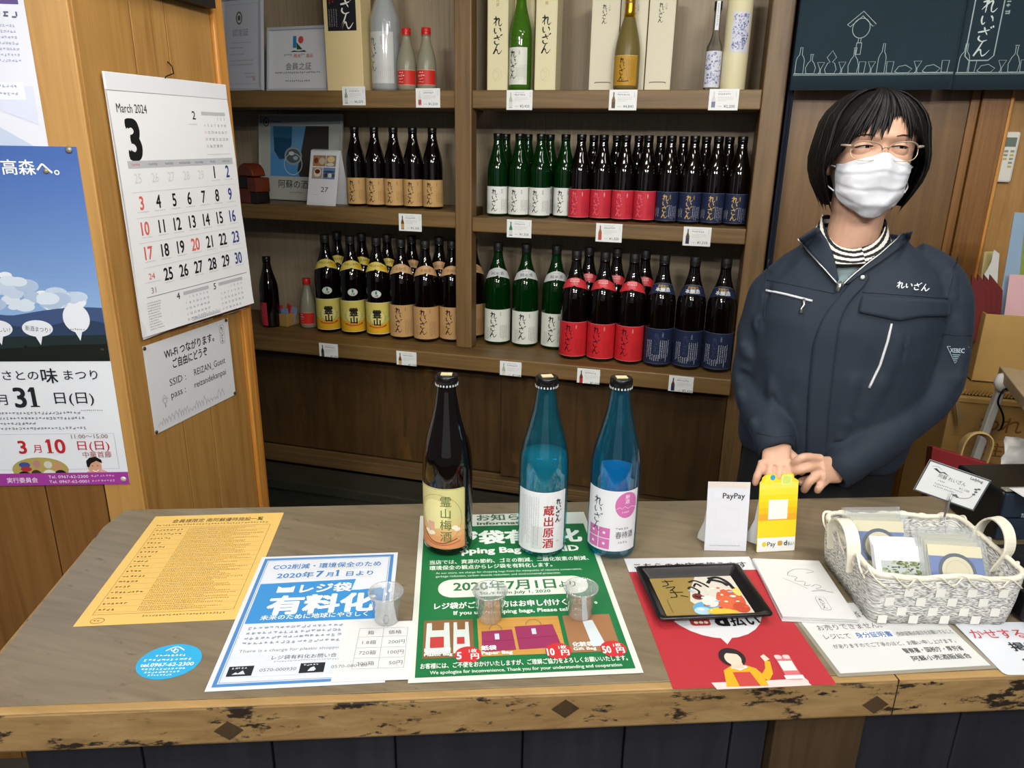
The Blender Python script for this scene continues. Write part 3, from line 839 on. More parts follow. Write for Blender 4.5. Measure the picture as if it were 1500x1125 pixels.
# green bottle
cv = lab_reizan('#dedfd3', '#23231f', '#9a9a90', 84, 118, columns='#b0b0a4', big=26, bx=33, left=False)
cv.rect(46, 64, 26, 30, '#cfd0c2')
b = MB(); b.lathe([(0.001, .237), (0.0180, .237), (.0170, .262), (.0165, .285), (0.0178, .287), (.0178, .318), (.016, .322), (0.001, .322)], M_GOLD, 28)
P720T = [(r*1.0, z*1.08) for r, z in P720]
KINDS['top_green'] = (P720T, [('glass', glass_mesh(P720T, G_LIME)), ('label', label_mesh(cv, P720T, 0.136)), ('cap', b.mesh('cap'))])
put('top_green', px_at(761.5, 2.655), 2.655, ZT, 'green glass bottle with gold neck foil and white label, top board', rotz=-0.2)
cv = Canvas(96, 92, '#b98d2f'); cv.up(); cv.rect(0, 0, 96, 1.5, '#e0bd62'); cv.brush(42, 6, 20, '#3a2a0c', pitch=0.85); lab_text_columns(cv, 56, 80, 12, 80, '#8d6a20', 3.4); cv.line([(26, 78), (46, 80), (66, 78)], 4, '#6e4a12', 4)
b = MB(); b.lathe([(0.001, .222), (0.0192, .222), (.0175, .24), (.0168, .262), (.0158, .268), (0.0172, .272), (.0172, .302), (.015, .306), (0.001, .306)], M_GOLD, 28)
KINDS['top_gold'] = (PTALL, [('glass', glass_mesh(PTALL, G_FROST)), ('label', label_mesh(cv, PTALL, 0.106)), ('cap', b.mesh('cap'))])
put('top_gold', px_at(916, 2.655), 2.655, ZT, 'frosted gold bottle with gold label and gold cap, top board', rotz=-0.1)
# clear large bottle in a clear wrapper
cv = Canvas(128, 172, '#d9d9d5'); cv.up(); cv.brush(46, 14, 34, '#3a3a38', pitch=0.82); cv.vtext('純米酒', 84, 16, 9, '#aa8888', 0.0); lab_text_columns(cv, 20, 118, 110, 165, '#b9b9b4', 4)
P18C = [(r*1.03, z) for r, z in P1800]
wr = MB(); wr.lathe([(0.0545, 0.004), (0.0555, 0.02), (0.0555, 0.232)]+[(r*1.03+0.0035+0.0012*((i % 2)), z) for i, (r, z) in enumerate(P1800[4:])]+[(0.022, 0.41)], film('clear_wrapper', haze=0.10), 40)
KINDS['wrapped'] = (P18C, [('glass', glass_mesh(P18C, mat('pale_grey_glass', '#b9bcbb', 0.15, trans=0.25, ior=1.3))), ('label', label_mesh(cv, P18C, 0.198)), ('cap', cap18), ('wrapper', wr.mesh('wrapper'))])
put('wrapped', px_at(567, 2.69), 2.69, ZT, 'large clear bottle in a transparent wrapper with white label, top board', rotz=-0.25)
cv = Canvas(112, 50, '#c92f26'); cv.up(); cv.rect(0, 0, 112, 1.4, '#e9a39a'); cv.rect(0, 48.6, 112, 1.4, '#e9a39a'); cv.greek(46, 6, 20, 6, '#f3d6cf'); cv.greek(40, 16, 32, 7, '#f3d6cf'); cv.greek(46, 27, 20, 6, '#f3d6cf'); cv.greek(44, 38, 24, 4, '#f3d6cf')
redcap = cap_mesh(0.0165, 0.183, 0.207, M_RED)
KINDS['small300'] = (P300, [('glass', glass_mesh(P300, G_MILK)), ('label', label_mesh(cv, P300, 0.068)), ('cap', redcap)])
put('small300', px_at(597, 2.65), 2.65, ZT, 'small cloudy bottle with red cap beside the wrapped bottle, top board', rotz=-0.25, group='small red capped bottles')
put('small300', px_at(625.5, 2.65), 2.65, ZT, 'small cloudy bottle with red cap, the one nearer the divider post, top board', rotz=-0.2, group='small red capped bottles')
put('small300', ony((453, 473), 2.70).x, 2.70, Z_L+.0005, 'small cloudy bottle with red cap beside the yellow-label bottles, lowest shelf', rotz=-0.4, group='small red capped bottles')
# slim bottle and tube
M_LILAC = '#8a8fb4'
cv = Canvas(66, 108, '#d5d6e2'); cv.up()
for k in range(120): cv.rect(random.uniform(2, 58), random.uniform(3, 98), random.uniform(2, 7), random.uniform(2, 6), random.choice(['#8a8fb4', '#a3a7c6', '#6d73a0', '#b9bcd4']), random.uniform(0, 3))
st = Canvas(12, 84, '#e4e5e6', thick=0.2); st.up(); st.greek(4, 8, 5, 66, '#9a9aa4', vertical=True)
KINDS['slim'] = (PSLIM, [('glass', glass_mesh(PSLIM, G_CLEAR)), ('label', label_mesh(cv, PSLIM, 0.116)), ('seal_strip', label_mesh(st, [(0.0122, 0), (0.0122, .4)], 0.262)), ('cap', cap_mesh(0.0122, 0.236, 0.262, mat('dark_cap', '#15161c', 0.35), False))])
put('slim', px_at(1041, 2.65), 2.65, ZT, 'slim clear bottle with speckled blue label, top board right end', rotz=0.1)
b = MB(); b.lathe([(0.001, 0), (0.0395, 0), (0.040, 0.001), (0.040, 0.314), (0.0385, 0.3155), (0.001, 0.3155)], M_CREAM, 40)
t = thing('gift_tube', 'tall cream cardboard tube with speckled blue label, top board right end', 'gift box', (px_at(1072, 2.655), 2.655, ZT), 0.25)
link_mesh('tube_body', b.mesh('tube_body'), t)
cv = Canvas(58, 116, '#d5d6e2'); cv.up()
for k in range(150): cv.rect(random.uniform(2, 50), random.uniform(3, 106), random.uniform(2, 7), random.uniform(2, 6), random.choice(['#8a8fb4', '#a3a7c6', '#6d73a0', '#b9bcd4']), random.uniform(0, 3))
link_mesh('label', label_mesh(cv, [(0.040, 0), (0.040, .4)], 0.226), t)
# gift boxes
def gift(px0, px1, Yf, h, dep, m, label, printer, group=None, z=ZT):
    x0, x1 = px_at(px0, Yf), px_at(px1, Yf)
    w = x1-x0
    t = thing('gift_box', label, 'gift box', ((x0+x1)/2, Yf+dep/2, z), 0, group)
    b = MB(); b.box((0, 0, h/2), (w, dep, h), m); b.build('carton', t, bevel=0.0015)
    cv = Canvas(w*1000-2, h*1000-2, m_hex(m), thick=0.1); printer(cv)
    o = link_mesh('front_print', cv.mesh('front_print', fn=lambda u, v, d: (u/1000-w/2+0.001, -dep/2-0.0003-d, h-0.001-v/1000)), t)
    return t
def m_hex(m): return {'cream_card': '#e2d9b0', 'pale_card': '#ded6bc', 'gold_card': '#e3cd98'}[m.name]
def pr_cream(cv):
    cv.up(); w = cv.w
    cv.frame(2, 2, w-4, cv.h-4, 0.7, '#cdbf8a')
    cv.vtext('純米吟醸', w*0.5, cv.h-308, 11, '#b8925c', 0.0)
    cv.brush(w/2, cv.h-235, 33, '#22201a', pitch=0.88)
    cv.ring(w/2, cv.h-50, 16, 20, 1.2, '#d2c793'); cv.line([(w/2-12, cv.h-66), (w/2+8, cv.h-50), (w/2-10, cv.h-30)], 1.5, '#d2c793', 4)
gift(713.5, 743, 2.635, 0.40, 0.085, M_CREAM, 'tall cream gift box left of the green bottle, top board', pr_cream, 'cream gift boxes behind the green bottle')
gift(782.5, 813, 2.635, 0.40, 0.085, M_CREAM, 'tall cream gift box right of the green bottle, top board', pr_cream, 'cream gift boxes behind the green bottle')
gift(746.5, 780.5, 2.72, 0.41, 0.085, M_CREAM, 'tall cream gift box directly behind the green bottle, top board', pr_cream, 'cream gift boxes behind the green bottle')
def pr_pale(cv):
    cv.up(); w = cv.w
    cv.frame(3, 3, w-6, cv.h-6, 0.6, '#cfc6a8')
    cv.brush(w/2-4, 38, 17, '#33302a', pitch=0.85); cv.vtext('大吟醸', w/2+12, 40, 6.5, '#9a8f74', 0.0)
    cv.line([(w/2-28, cv.h-26), (w/2-20, cv.h-29), (w/2+20, cv.h-29), (w/2+28, cv.h-26)], 3.0, '#6b655a', 4)
gift(862, 902, 2.70, 0.312, 0.095, M_CREAM2, 'pale gift box with handle slot left of the frosted gold bottle', pr_pale, 'pale gift boxes behind the gold bottle')
gift(903.5, 942, 2.71, 0.312, 0.095, M_CREAM2, 'pale gift box directly behind the frosted gold bottle', pr_pale, 'pale gift boxes behind the gold bottle')
gift(943.5, 981, 2.70, 0.312, 0.095, M_CREAM2, 'pale gift box with handle slot right of the frosted gold bottle', pr_pale, 'pale gift boxes behind the gold bottle')
M_GCARD = mat('gold_card', '#e3cd98', 0.38)
def pr_gold(cv):
    cv.up(); w = cv.w; h = cv.h
    cv.rect(w*0.10, h-420, w*0.78, 220, '#1d1d22'); cv.up()
    cv.brush(w*0.62, h-400, 52, '#e8e4da', pitch=0.92, w=0.11)
    cv.greek(w*0.24, h-340, 10, 60, '#b03a2c', vertical=True); cv.greek(w*0.16, h-340, 7, 60, '#b03a2c', vertical=True)
    for k in range(4): cv.greek(w*(0.14+k*0.065), h-272, 5, 62, '#9a9aa0', vertical=True)
gift(480, 533, 2.63, 0.45, 0.085, M_GCARD, 'large gold gift box with black label, top board left bay', pr_gold)

# framed certificates
M_ACR = mat('grey_frame', '#b9bcc2', 0.3)
def framed(name, label, cat, org, w, h, lean, cv, depth=0.014, m=M_ACR, b_=0.010, rz=0.0):
    """stands on its bottom edge, leans back; org = bottom centre"""
    t = thing(name, label, cat, org, rz)
    R = Matrix.Rotation(lean, 3, 'X')
    b = MB()
    for c, d in (((0, 0, b_/2), (w, depth, b_)), ((0, 0, h-b_/2), (w, depth, b_)), ((-w/2+b_/2, 0, h/2), (b_, depth, h-2*b_)), ((w/2-b_/2, 0, h/2), (b_, depth, h-2*b_))):
        b.box(R @ Vector(c), d, m, R)
    b.box(R @ Vector((0, depth*0.3, h/2)), (w-2*b_, depth*0.3, h-2*b_), m, R)
    b.build('frame', t, bevel=0.0015)
    sx = (w-2*b_)*1000/cv.w; sy = (h-2*b_)*1000/cv.h
    def fn(u, v, d):
        return tuple(R @ Vector((u*sx/1000-w/2+b_, depth*0.13-d, h-b_-v*sy/1000)))
    link_mesh('print', cv.mesh('print', fn=fn), t)
    return t
cv = Canvas(210, 297, '#c9cbd4'); cv.up(); cv.frame(14, 14, 182, 269, 1.2, '#a9acb4'); cv.ring(88, 60, 18, 22, 6, '#6d6a58'); cv.ell(88, 60, 8, 9, '#55564e')
cv.up(); cv.text('認定証', 95, 118, 26, '#84878e', 0.0, 'c', width=90); cv.greek(40, 140, 120, 4, '#9a9da4')
for y in (156, 178, 200, 214): cv.greek(30, y, 140 if y > 190 else 90, 6, '#8d9098')
cv.greek(110, 244, 70, 6, '#8d9098'); cv.greek(120, 256, 60, 6, '#8d9098'); cv.rect(162, 258, 14, 14, '#c8a0a0')
xc = ony((356, 124), 2.66).x
framed('certificate', 'grey framed certificate with round seal leaning at left end, top board', 'certificate', (xc, 2.655, ZT+.002), 0.215, 0.335, radians(-6), cv, rz=-0.22)
cv = Canvas(240, 210, '#d6d8da'); cv.up(); cv.frame(3, 3, 234, 204, 1, '#c4c7ca')
cv.rect(96, 22, 14, 42, '#2f7fb6'); cv.ell(128, 36, 11, 13, '#d24a3c'); cv.poly([(110, 44), (136, 70), (112, 70)], '#1f5a3c'); cv.poly([(84, 78), (100, 73), (120, 76), (144, 73), (152, 79)], '#22242a')
cv.greek(60, 84, 38, 8, '#6d7076'); cv.text('熊本', 100, 98, 15, '#c05a5a', 0.01); cv.greek(130, 84, 20, 8, '#6d7076'); cv.text('逸品', 150, 98, 15, '#c05a5a', 0.01)
cv.text('会員之証', 120, 140, 28, '#4a4c50', 0.0, 'c', width=106); cv.greek(22, 148, 196, 8, '#5c5f64'); cv.greek(66, 178, 108, 8, '#5c5f64')
xc = ony((436, 127), 2.685).x
framed('certificate', 'white framed membership certificate with coloured emblem, top board', 'certificate', (xc, 2.685, ZT+.002), 0.285, 0.232, radians(-8), cv, rz=-0.1)

# framed sake picture, ornament and desk calendar, middle board left bay
ZM = Z_ML+0.0006
cv = Canvas(400, 330, '#aeb1a8'); cv.up(); cv.rect(0, 0, 400, 32, '#8f959c')
cv.ring(28, 25, 15, 18, 4, '#2a2d33'); cv.ell(28, 25, 6, 7, '#33363c'); cv.greek(50, 20, 66, 9, '#3c4046')
cv.rect(50, 40, 290, 200, '#5f93b8'); cv.up()
cv.poly([(228, 40), (340, 40), (340, 240), (180, 240), (206, 140)], '#35322c'); cv.poly([(50, 150), (170, 175), (200, 240), (50, 240)], '#4f8cc0')
cv.up(); cv.poly([(64, 42), (160, 42), (158, 110), (140, 168), (96, 172), (70, 140)], '#1d4763'); cv.poly([(64, 42), (160, 42), (159, 90), (66, 84)], '#2a5f80')
cv.up(); cv.ell(166, 158, 44, 36, '#8f979a'); cv.ell(166, 158, 36, 28, '#4f5a60'); cv.ell(158, 148, 14, 8, '#c9cfd0'); cv.ell(178, 166, 12, 8, '#a5aeb2'); cv.ring(166, 190, 46, 44, 3, '#b9c4ca')
cv.up(); cv.text('阿蘇の酒', 92, 284, 36, '#23231f', 0.0, 'l', width=150); cv.greek(150, 300, 70, 8, '#6a6a64')
xc = ony((439, 296), 2.80).x
framed('framed_picture', 'framed picture of sake glass and blue bottle behind the desk calendar', 'picture', (xc, 2.80, ZM+.002), 0.415, 0.345, radians(-7), cv, m=mat('pale_frame', '#a9aca6', 0.4), b_=0.006, rz=-0.12)
# desk calendar
t = thing('desk_calendar', 'small white spiral desk calendar showing 27 on the middle shelf', 'calendar', (ony((470, 300), 2.645).x, 2.645, ZM), -0.16)
R = Matrix.Rotation(radians(-13), 3, 'X'); w, h = 0.140, 0.212
M_WHITE = mat('white_card', '#e2e3e4', 0.5)
b = MB(); b.box(R @ Vector((0, 0.0012, h/2)), (w, 0.0016, h), M_WHITE, R); b.build('front_board', t)
R2 = Matrix.Rotation(radians(13), 3, 'X'); top_ = R @ Vector((0, 0.002, h))
b = MB(); b.box(Vector((0, top_.y+0.001, top_.z))+R2 @ Vector((0, 0.0012, -h/2)), (w, 0.0016, h), M_WHITE, R2); b.build('rear_board', t)
cv = Canvas(134, 196, '#e6e7e9', thick=0.3); cv.up()
for (x, y, ww, hh, base, blobs) in ((12, 14, 62, 42, '#a8835c', [('#7a3a20', 15, 20, 11, 11), ('#c9b8a0', 44, 22, 15, 13)]), (77, 14, 46, 42, '#8f8570', [('#e2c58c', 22, 15, 18, 12), ('#d9d4c4', 20, 34, 18, 6)]), (12, 60, 50, 44, '#a89a86', [('#e0d8c8', 26, 20, 18, 17), ('#6a2f16', 26, 16, 13, 9)]), (65, 60, 58, 44, '#6d84b0', [('#3a4a70', 29, 16, 28, 5), ('#40403a', 14, 30, 9, 9), ('#d8d8d0', 34, 30, 9, 9), ('#50504a', 50, 30, 7, 8)])):
    cv.rect(x, y, ww, hh, base); cv.up()
    for c, bx, by, rx, ry in blobs: cv.ell(x+bx, y+by, rx, ry, c, 18)
cv.text('27', 62, 154, 27, '#2a2c30', 0.0, 'l', width=34); cv.greek(24, 164, 30, 3, '#9a9ca0')
link_mesh('page', cv.mesh('page', fn=lambda u, v, d: tuple(R @ Vector((u/1000-0.067, -0.0002-d, h-0.006-v/1000)))), t)
b = MB()
for k in range(16):
    x = -w/2+0.008+k*(w-0.016)/15
    b.tube([(x, top_.y+0.0055*cos(a), top_.z-0.001+0.0055*sin(a)) for a in [2*pi*j/10 for j in range(10)]], 0.0007, mat('wire_white', '#cfd2d6', 0.35, metal=0.3), 5, closed=True)
b.build('spiral', t)
# lacquered ornament at the left end
t = thing('wooden_ornament', 'reddish brown rounded wooden ornament with black bands, middle shelf left end', 'ornament', (ony((373, 300), 2.64).x, 2.64, ZM), -0.3)
M_LAQ = mat('red_brown_lacquer', '#6a2c16', 0.3, noise=0.2, nscale=20); M_LAQD = mat('black_lacquer', '#17110d', 0.3)
b = MB(); b.box((-0.02, 0, 0.028), (0.080, 0.07, 0.056), M_LAQ); b.build('base', t, bevel=0.003)
b = MB(); b.box((0.040, -0.002, 0.022), (0.038, 0.066, 0.044), M_LAQD); b.build('base_end', t, bevel=0.003)
b = MB(); b.box((0.0345, 0, 0.072), (0.048, 0.072, 0.055), M_LAQ); b.build('block', t, bevel=0.003)
b = MB(); b.box((-0.028, 0, 0.080), (0.075, 0.073, 0.046), M_LAQD); b.build('band', t, bevel=0.003)
b = MB()
pts = [(0.047*cos(pi*k/16), 0.047*1.05*sin(pi*k/16)) for k in range(17)]
b.prism([(x-0.004, -0.032, 0.1035+z) for x, z in pts], (0, 0.064, 0), M_LAQ); o = b.build('dome', t, bevel=0.004); fixnormals(o)
# masu box with sachets
t = thing('masu_box', 'square pale wooden sake cup holding small packets, lowest shelf', 'wooden cup', (ony((419, 470), 2.70).x, 2.70, Z_L+.0006), -0.15)
M_HIN = mat('hinoki', '#a8854c', 0.55, noise=0.12, nscale=60)
b = MB(); s_ = 0.078; hh = 0.055
for c, d in (((0, 0, 0.003), (s_, s_, 0.006)), ((0, -s_/2+.004, hh/2), (s_, .008, hh)), ((0, s_/2-.004, hh/2), (s_, .008, hh)), ((-s_/2+.004, 0, hh/2), (.008, s_-.016, hh)), ((s_/2-.004, 0, hh/2), (.008, s_-.016, hh))): b.box(c, d, M_HIN)
b.build('cup', t, bevel=0.001)
for k, (x, y, rz, c, hgt, lb) in enumerate(((-0.020, -0.004, 0.2, '#b8322c', 0.075, 'red paper packet standing in the wooden cup'), (-0.008, 0.012, -0.2, '#c03a30', 0.082, 'red paper packet behind another in the wooden cup'), (0.012, -0.010, 0.35, '#6d84a8', 0.066, 'blue paper packet standing in front in the wooden cup'), (0.022, 0.008, 0.1, '#7d90ae', 0.072, 'blue paper packet behind, in the wooden cup'))):
    q = t.matrix_basis
    b = MB(); b.box((0, 0, hgt/2), (0.034, 0.006, hgt), pmat(c)); o = b.build('paper_packet', bevel=0.002)
    base = Vector(t.location)+Matrix.Rotation(-0.15, 3, 'Z') @ Vector((x, y, 0.0065))
    o.location = base; o.rotation_euler = (radians(-8), radians(12)*(1 if k % 2 else -1), rz-0.35)
    tag(o, lb, 'packet', 'packets in the wooden cup')
# ================================================================== on the left walls
EW = Vector((0, 1, 0)); DN = Vector((0, 0, -1))
# calendar page
cv = Canvas(382, 548, '#e9eaec', thick=0.5)
cv.rect(0, 34, 382, 1, '#9a9ca0'); cv.up()
BK, BL, RD, GY = '#17181b', '#2b3f86', '#d9655c', '#a9adb4'
cv.text('March 2024', 18, 76, 25, BK, 0.005, 'l', width=84)
cv.text('3', 32, 168, 112, BK, 0.045, 'l', hs=0.80, res=6)
cv.text('2', 243, 84, 26, BK, 0.01); cv.greek(228, 94, 30, 3, GY)
def mini(x, y, w, rows, start, n, e=9):
    cv.rect(x, y, w, 8, '#b9bcc1'); cw = w/7; d = 1
    for r in range(rows):
        for c in range(7):
            if (r == 0 and c < start) or d > n: continue
            cv.text(str(d), x+cw*(c+.5), y+18+r*e*1.75, e, '#6a6e76' if c else '#cf9a98', 0.0, 'c'); d += 1
    cv.rect(x, y+18+rows*e*1.75, w, 0.6, GY)
mini(276, 66, 88, 5, 4, 29)
cv.rect(24, 172, 344, 15, '#b9bcc1'); cv.up()
X7 = [46+k*49.5 for k in range(7)]
for k, dname in enumerate(('sunday', 'monday', 'tuesday', 'wednesday', 'thursday', 'friday', 'saturday')):
    cv.text(dname, X7[k], 182, 8.5, '#c46a66' if k == 0 else '#6c7078', 0.0, 'c')
for k, dd in enumerate((25, 26, 27, 28, 29)): cv.text(str(dd), X7[k], 218, 29, '#d3d5d9', 0.005, 'c', hs=0.74)
RY = [218, 273, 327, 380, 434]
def big(d, c, r, col):
    s_ = str(d); cv.text(s_, X7[c], RY[r], 40, col, 0.02, 'c', hs=0.72, res=4)
    cv.greek(X7[c]-14, RY[r]+4, 34, 3, '#b5b8bd')
big(1, 5, 0, BK); big(2, 6, 0, BL)
d = 3
for r in range(1, 5):
    for c in range(7):
        if r == 4 and c == 0:
            cv.text('24', X7[0], 424, 19, RD, 0, 'c'); cv.rect(24, 430, 44, .6, GY); cv.text('31', X7[0], 456, 19, '#9b7d7a', 0, 'c'); d += 1; continue
        big(d, c, r, RD if (c == 0 or d == 20) else (BL if c == 6 else BK)); d += 1
for y in (236, 290, 343, 397): cv.rect(24, y, 344, 0.7, '#c9ccd0')
cv.rect(24, 462, 344, 1.2, '#6c7078')
for k in range(11): cv.greek(22, 474+k*6, random.uniform(24, 44), 3.2, '#7d8188')
cv.text('4', 112, 484, 22, BK, 0.008); mini(134, 470, 86, 5, 1, 30, 7.5)
cv.text('5', 238, 484, 22, BK, 0.008); mini(256, 470, 92, 5, 3, 31, 7.5)
cv.ell(204, 532, 1, 1, GY)
for k in range(26):
    x = 156+k*3.6; h_ = random.uniform(3, 10); cv.line([(x, 543), (x, 543-h_), (x+1.6, 543-h_-1.5), (x+3, 543-h_), (x+3, 543)], 0.6, '#8e9298')
cv.rect(150, 543, 100, 0.7, '#8e9298')
TL = onx((148, 104), WX+0.006); TR = onx((327, 124), WX+0.006)
tdir = (TR-TL).normalized()
scl = (TR-TL).length/0.382
cal = thing('wall_calendar', 'large white March 2024 wall calendar hanging on the pine boards', 'calendar', TL)
def calfn(u, v, d):
    # the sheet swells off the wall and its lower corner on the free side lifts
    t = v/548.0; s_ = u/382.0
    out = 0.004+0.010*sin(pi*min(1, t*1.05))*(0.4+0.6*s_)+0.034*max(0, t-0.55)*s_*1.3
    return (out+d, 0.001*u*scl+0.0, -v*scl/1000*0.985)
me = cv.mesh('page', fn=calfn, step=(24, 24)); o = link_mesh('page', me, cal)
mm = Matrix.Identity(4)
o.location = (0, 0, 0)
b = MB()
for k in range(3):
    b.prism([(0.0008+k*0.0009, 0.0006, -0.0335*scl), (0.0008+k*0.0009, 0.381*scl, -0.0335*scl), (0.002+k*0.0012, 0.380*scl, -(0.536-k*0.006)*scl), (0.002+k*0.0012, 0.001-k*0.002, -(0.545-k*0.004)*scl)], (0.0006, 0, 0), pmat('#dfe1e4'))
o = b.build('lower_pages', cal); fixnormals(o)
b = MB(); b.box((0.0042, 0.191*scl, -0.017*scl), (0.005, 0.384*scl, 0.034*scl), pmat('#e3e5e8')); b.build('binding_strip', cal, bevel=0.001)
hk = onx((252, 112), WX+0.012)-TL
b = MB(); b.tube([hk+Vector((-.010, 0.004, 0.028)), hk+Vector((0.0, 0.004, 0.018)), hk+Vector((0.002, 0.004, 0.004)), hk+Vector((0.002, -0.022, -0.004)), hk+Vector((0.001, -0.024, -0.008))], 0.0014, mat('dark_wire', '#1d1712', 0.4, metal=0.4), 6)
b.build('hook', cal)
kn = onx((249, 80), WX)-TL
nail = MB(); nail.lathe([(0.001, 0.003), (0.006, 0.002), (0.0065, 0)], mat('wood_plug', '#7a3f14', 0.5), 16)
# tilt follows the top edge seen in the photograph (nearly level)
cal.rotation_euler = (atan2(tdir.z, tdir.y), 0, 0)

def pins(o, pts, c='#3c3226', r=0.0045):
    """pts in local sheet mm"""
    for u, v in pts:
        b = MB(); b.lathe([(0.001, 0.0042), (r*0.6, 0.0038), (r, 0.0018), (r*0.9, 0.0005), (0.001, 0.0005)], mat('pin_'+c.strip('#'), c, 0.35, metal=0.3), 16, c=(u/1000, -v/1000, 0))
        b.build('pin', o)

# wireless network sign
cv = Canvas(300, 208, '#d6d8da', thick=0.6); cv.up()
cv.text('Wi-Fi つながります。', 150, 44, 25, '#1d1f22', 0.02, 'c', width=178); cv.text('ご自由にどうぞ', 146, 72, 25, '#1d1f22', 0.02, 'c', width=124)
cv.text('SSID :', 66, 112, 24, '#34373b', 0.0); cv.text('REIZAN_Guest', 152, 112, 24, '#34373b', 0.0, width=120)
cv.text('pass :', 66, 142, 24, '#34373b', 0.0); cv.text('reizandekanpai', 148, 142, 23, '#34373b', 0.0, width=122)
cv.rrect(262, 12, 19, 48, 6, '#7d8084'); cv.up(); cv.rrect(263, 13, 17, 46, 5, '#d6d8da'); cv.up(); cv.brush(271.5, 16, 11, '#3a3d42', pitch=0.9)
x = 14.0
for k in range(22):
    w_ = random.uniform(8, 14); h_ = random.uniform(8, 24)
    cv.line([(x, 196), (x+w_*.1, 196-h_*.6), (x+w_*.4, 196-h_*.75), (x+w_*.45, 196-h_), (x+w_*.6, 196-h_), (x+w_*.62, 196-h_*.75), (x+w_*.9, 196-h_*.6), (x+w_, 196)], 0.8, '#8f9398', 2); x += w_*0.98
cv.line([(34, 138), (44, 126), (54, 138)], 1.3, '#8f9398'); cv.ring(44, 140, 6, 7, 1.2, '#8f9398'); cv.rect(42.5, 148, 3, 8, '#8f9398')
TLw = onx((208, 508), WX); TRw = onx((332, 466), WX)
o = sheet_on('wifi_sign', cv, TLw, TRw-TLw, DN, 'white laminated Wi-Fi sign pinned below the wall calendar', 'sign', 0.0008)
pins(o, [(4, 5), (292, 4), (4, 203), (296, 203)])

# festival poster on the facing wall
PN = -N; PU = D
w_p, h_p = 515, 728
ptr = onplane((112.5, 215), PC-D*0.2, N); pbr = onplane((183.5, 708), PC-D*0.2, N)
S_BLUE, S_BL2 = '#3f62a6', '#5d82bd'
cv = Canvas(w_p, h_p, '#dfe2e8', thick=0.4); cv.up()
def mixhex(a, c, t): return '#%02x%02x%02x' % tuple(int(round(int(a[i:i+2], 16)*(1-t)+int(c[i:i+2], 16)*t)) for i in (1, 3, 5))
for i in range(34): cv.rect(0, i*10, w_p, 10.2, mixhex('#4464a8', '#86a8d2', (i/33)**1.2))
cv.up()
for k in range(120):
    cx = random.uniform(20, 488); top_c = 296-34*max(0, sin((cx-250)*0.018))-10*sin(cx*0.06); cy = random.uniform(top_c, 322); r_ = min(random.uniform(7, 17), (515-cx)/1.5)
    cv.ell(cx, cy, r_*1.45, r_*0.8, random.choice(['#b9c8dc', '#cdd8e4', '#dde3ea', '#a6b9d4']), 16)
cv.up()
cv.poly([(0, 330)]+[(x, 330-12*sin(x*0.012)-18*max(0, sin((x-330)*0.014))) for x in range(20, 516, 15)]+[(515, 318), (515, 430), (0, 430)], '#3d4f78'); cv.up()
cv.poly([(0, 352)]+[(x, 356-8*sin(x*0.03)) for x in range(20, 516, 15)]+[(515, 430), (0, 430)], '#2c3c58'); cv.up()
cv.poly([(0, 384), (180, 388), (380, 382), (515, 380), (515, 438), (0, 438)], '#1f2c2c')
cv.poly([(0, 402), (120, 396), (300, 410), (420, 402), (515, 400), (515, 438), (0, 438)], '#171b16')
for k in range(40): cv.ell(random.uniform(150, 510), random.uniform(404, 434), random.uniform(2, 7), random.uniform(1, 3), random.choice(['#232a1c', '#2b3020', '#11140f', '#3a3d2e']), 8)
cv.up()
for cx, cy, rx, ry, tx in ((299, 366, 29, 18, 0), (378, 366, 31, 18, 0), (460, 344, 27, 31, 8)):
    cv.ell(cx, cy, rx, ry, '#dde1e8'); cv.poly([(cx-8, cy+ry-4), (cx+8, cy+ry-4), (cx+1, cy+ry+18)], '#dde1e8')
cv.up(); cv.text('美味しい！', 299, 372, 12, '#33363c', 0.0, 'c', width=46, rot=0.1); cv.text('新酒まつり！', 378, 372, 12, '#33363c', 0.0, 'c', width=50, rot=0.12)
cv.greek(444, 366, 34, 4, '#5a5e68')
cv.text('南阿蘇・高森へ。', 476, 52, 31, '#f0f3f8', 0.012, 'r', width=240)
cv.text('新酒とふるさとの', 362, 478, 24, '#22242a', 0.006, 'r', width=212); cv.text('味', 367, 484, 36, '#22242a', 0.014, 'l', width=34); cv.text('まつり', 414, 478, 25, '#22242a', 0.006, 'l', width=70)
cv.text('3', 222, 540, 56, '#22242a', 0.02, 'l', res=4); cv.text('月', 266, 534, 27, '#22242a', 0.008); cv.bignum('31', 302, 541, 45, '#22242a', 0.19); cv.text('日(日)', 386, 532, 30, '#22242a', 0.006, 'l', width=82)
for k, (x1) in enumerate((440, 444, 340, 444)): cv.greek(150, 552+k*12, x1-150, 7, '#7a7d84')
cv.greek(436, 548, 50, 4, '#9a9da4')
cv.frame(150, 604, 348, 86, 0.8, '#b8bcc8')
cv.text('3', 290, 650, 43, '#b5262c', 0.022, 'l', res=4); cv.text('月', 321, 647, 21, '#b5262c', 0.005); cv.bignum('10', 348, 650, 33, '#b5262c', 0.2); cv.text('日(日)', 416, 642, 25, '#b5262c', 0.004, 'l', width=68)
cv.text('11:00〜15:00', 406, 616, 14, '#8a6a60', 0.0, 'l', width=78)
cv.text('中華首藤', 424, 661, 16, '#a05a5a', 0.0, 'l', width=62)
P2 = Canvas(1, 1)
cv.ell(328, 690, 60, 30, '#a99a55'); cv.up()
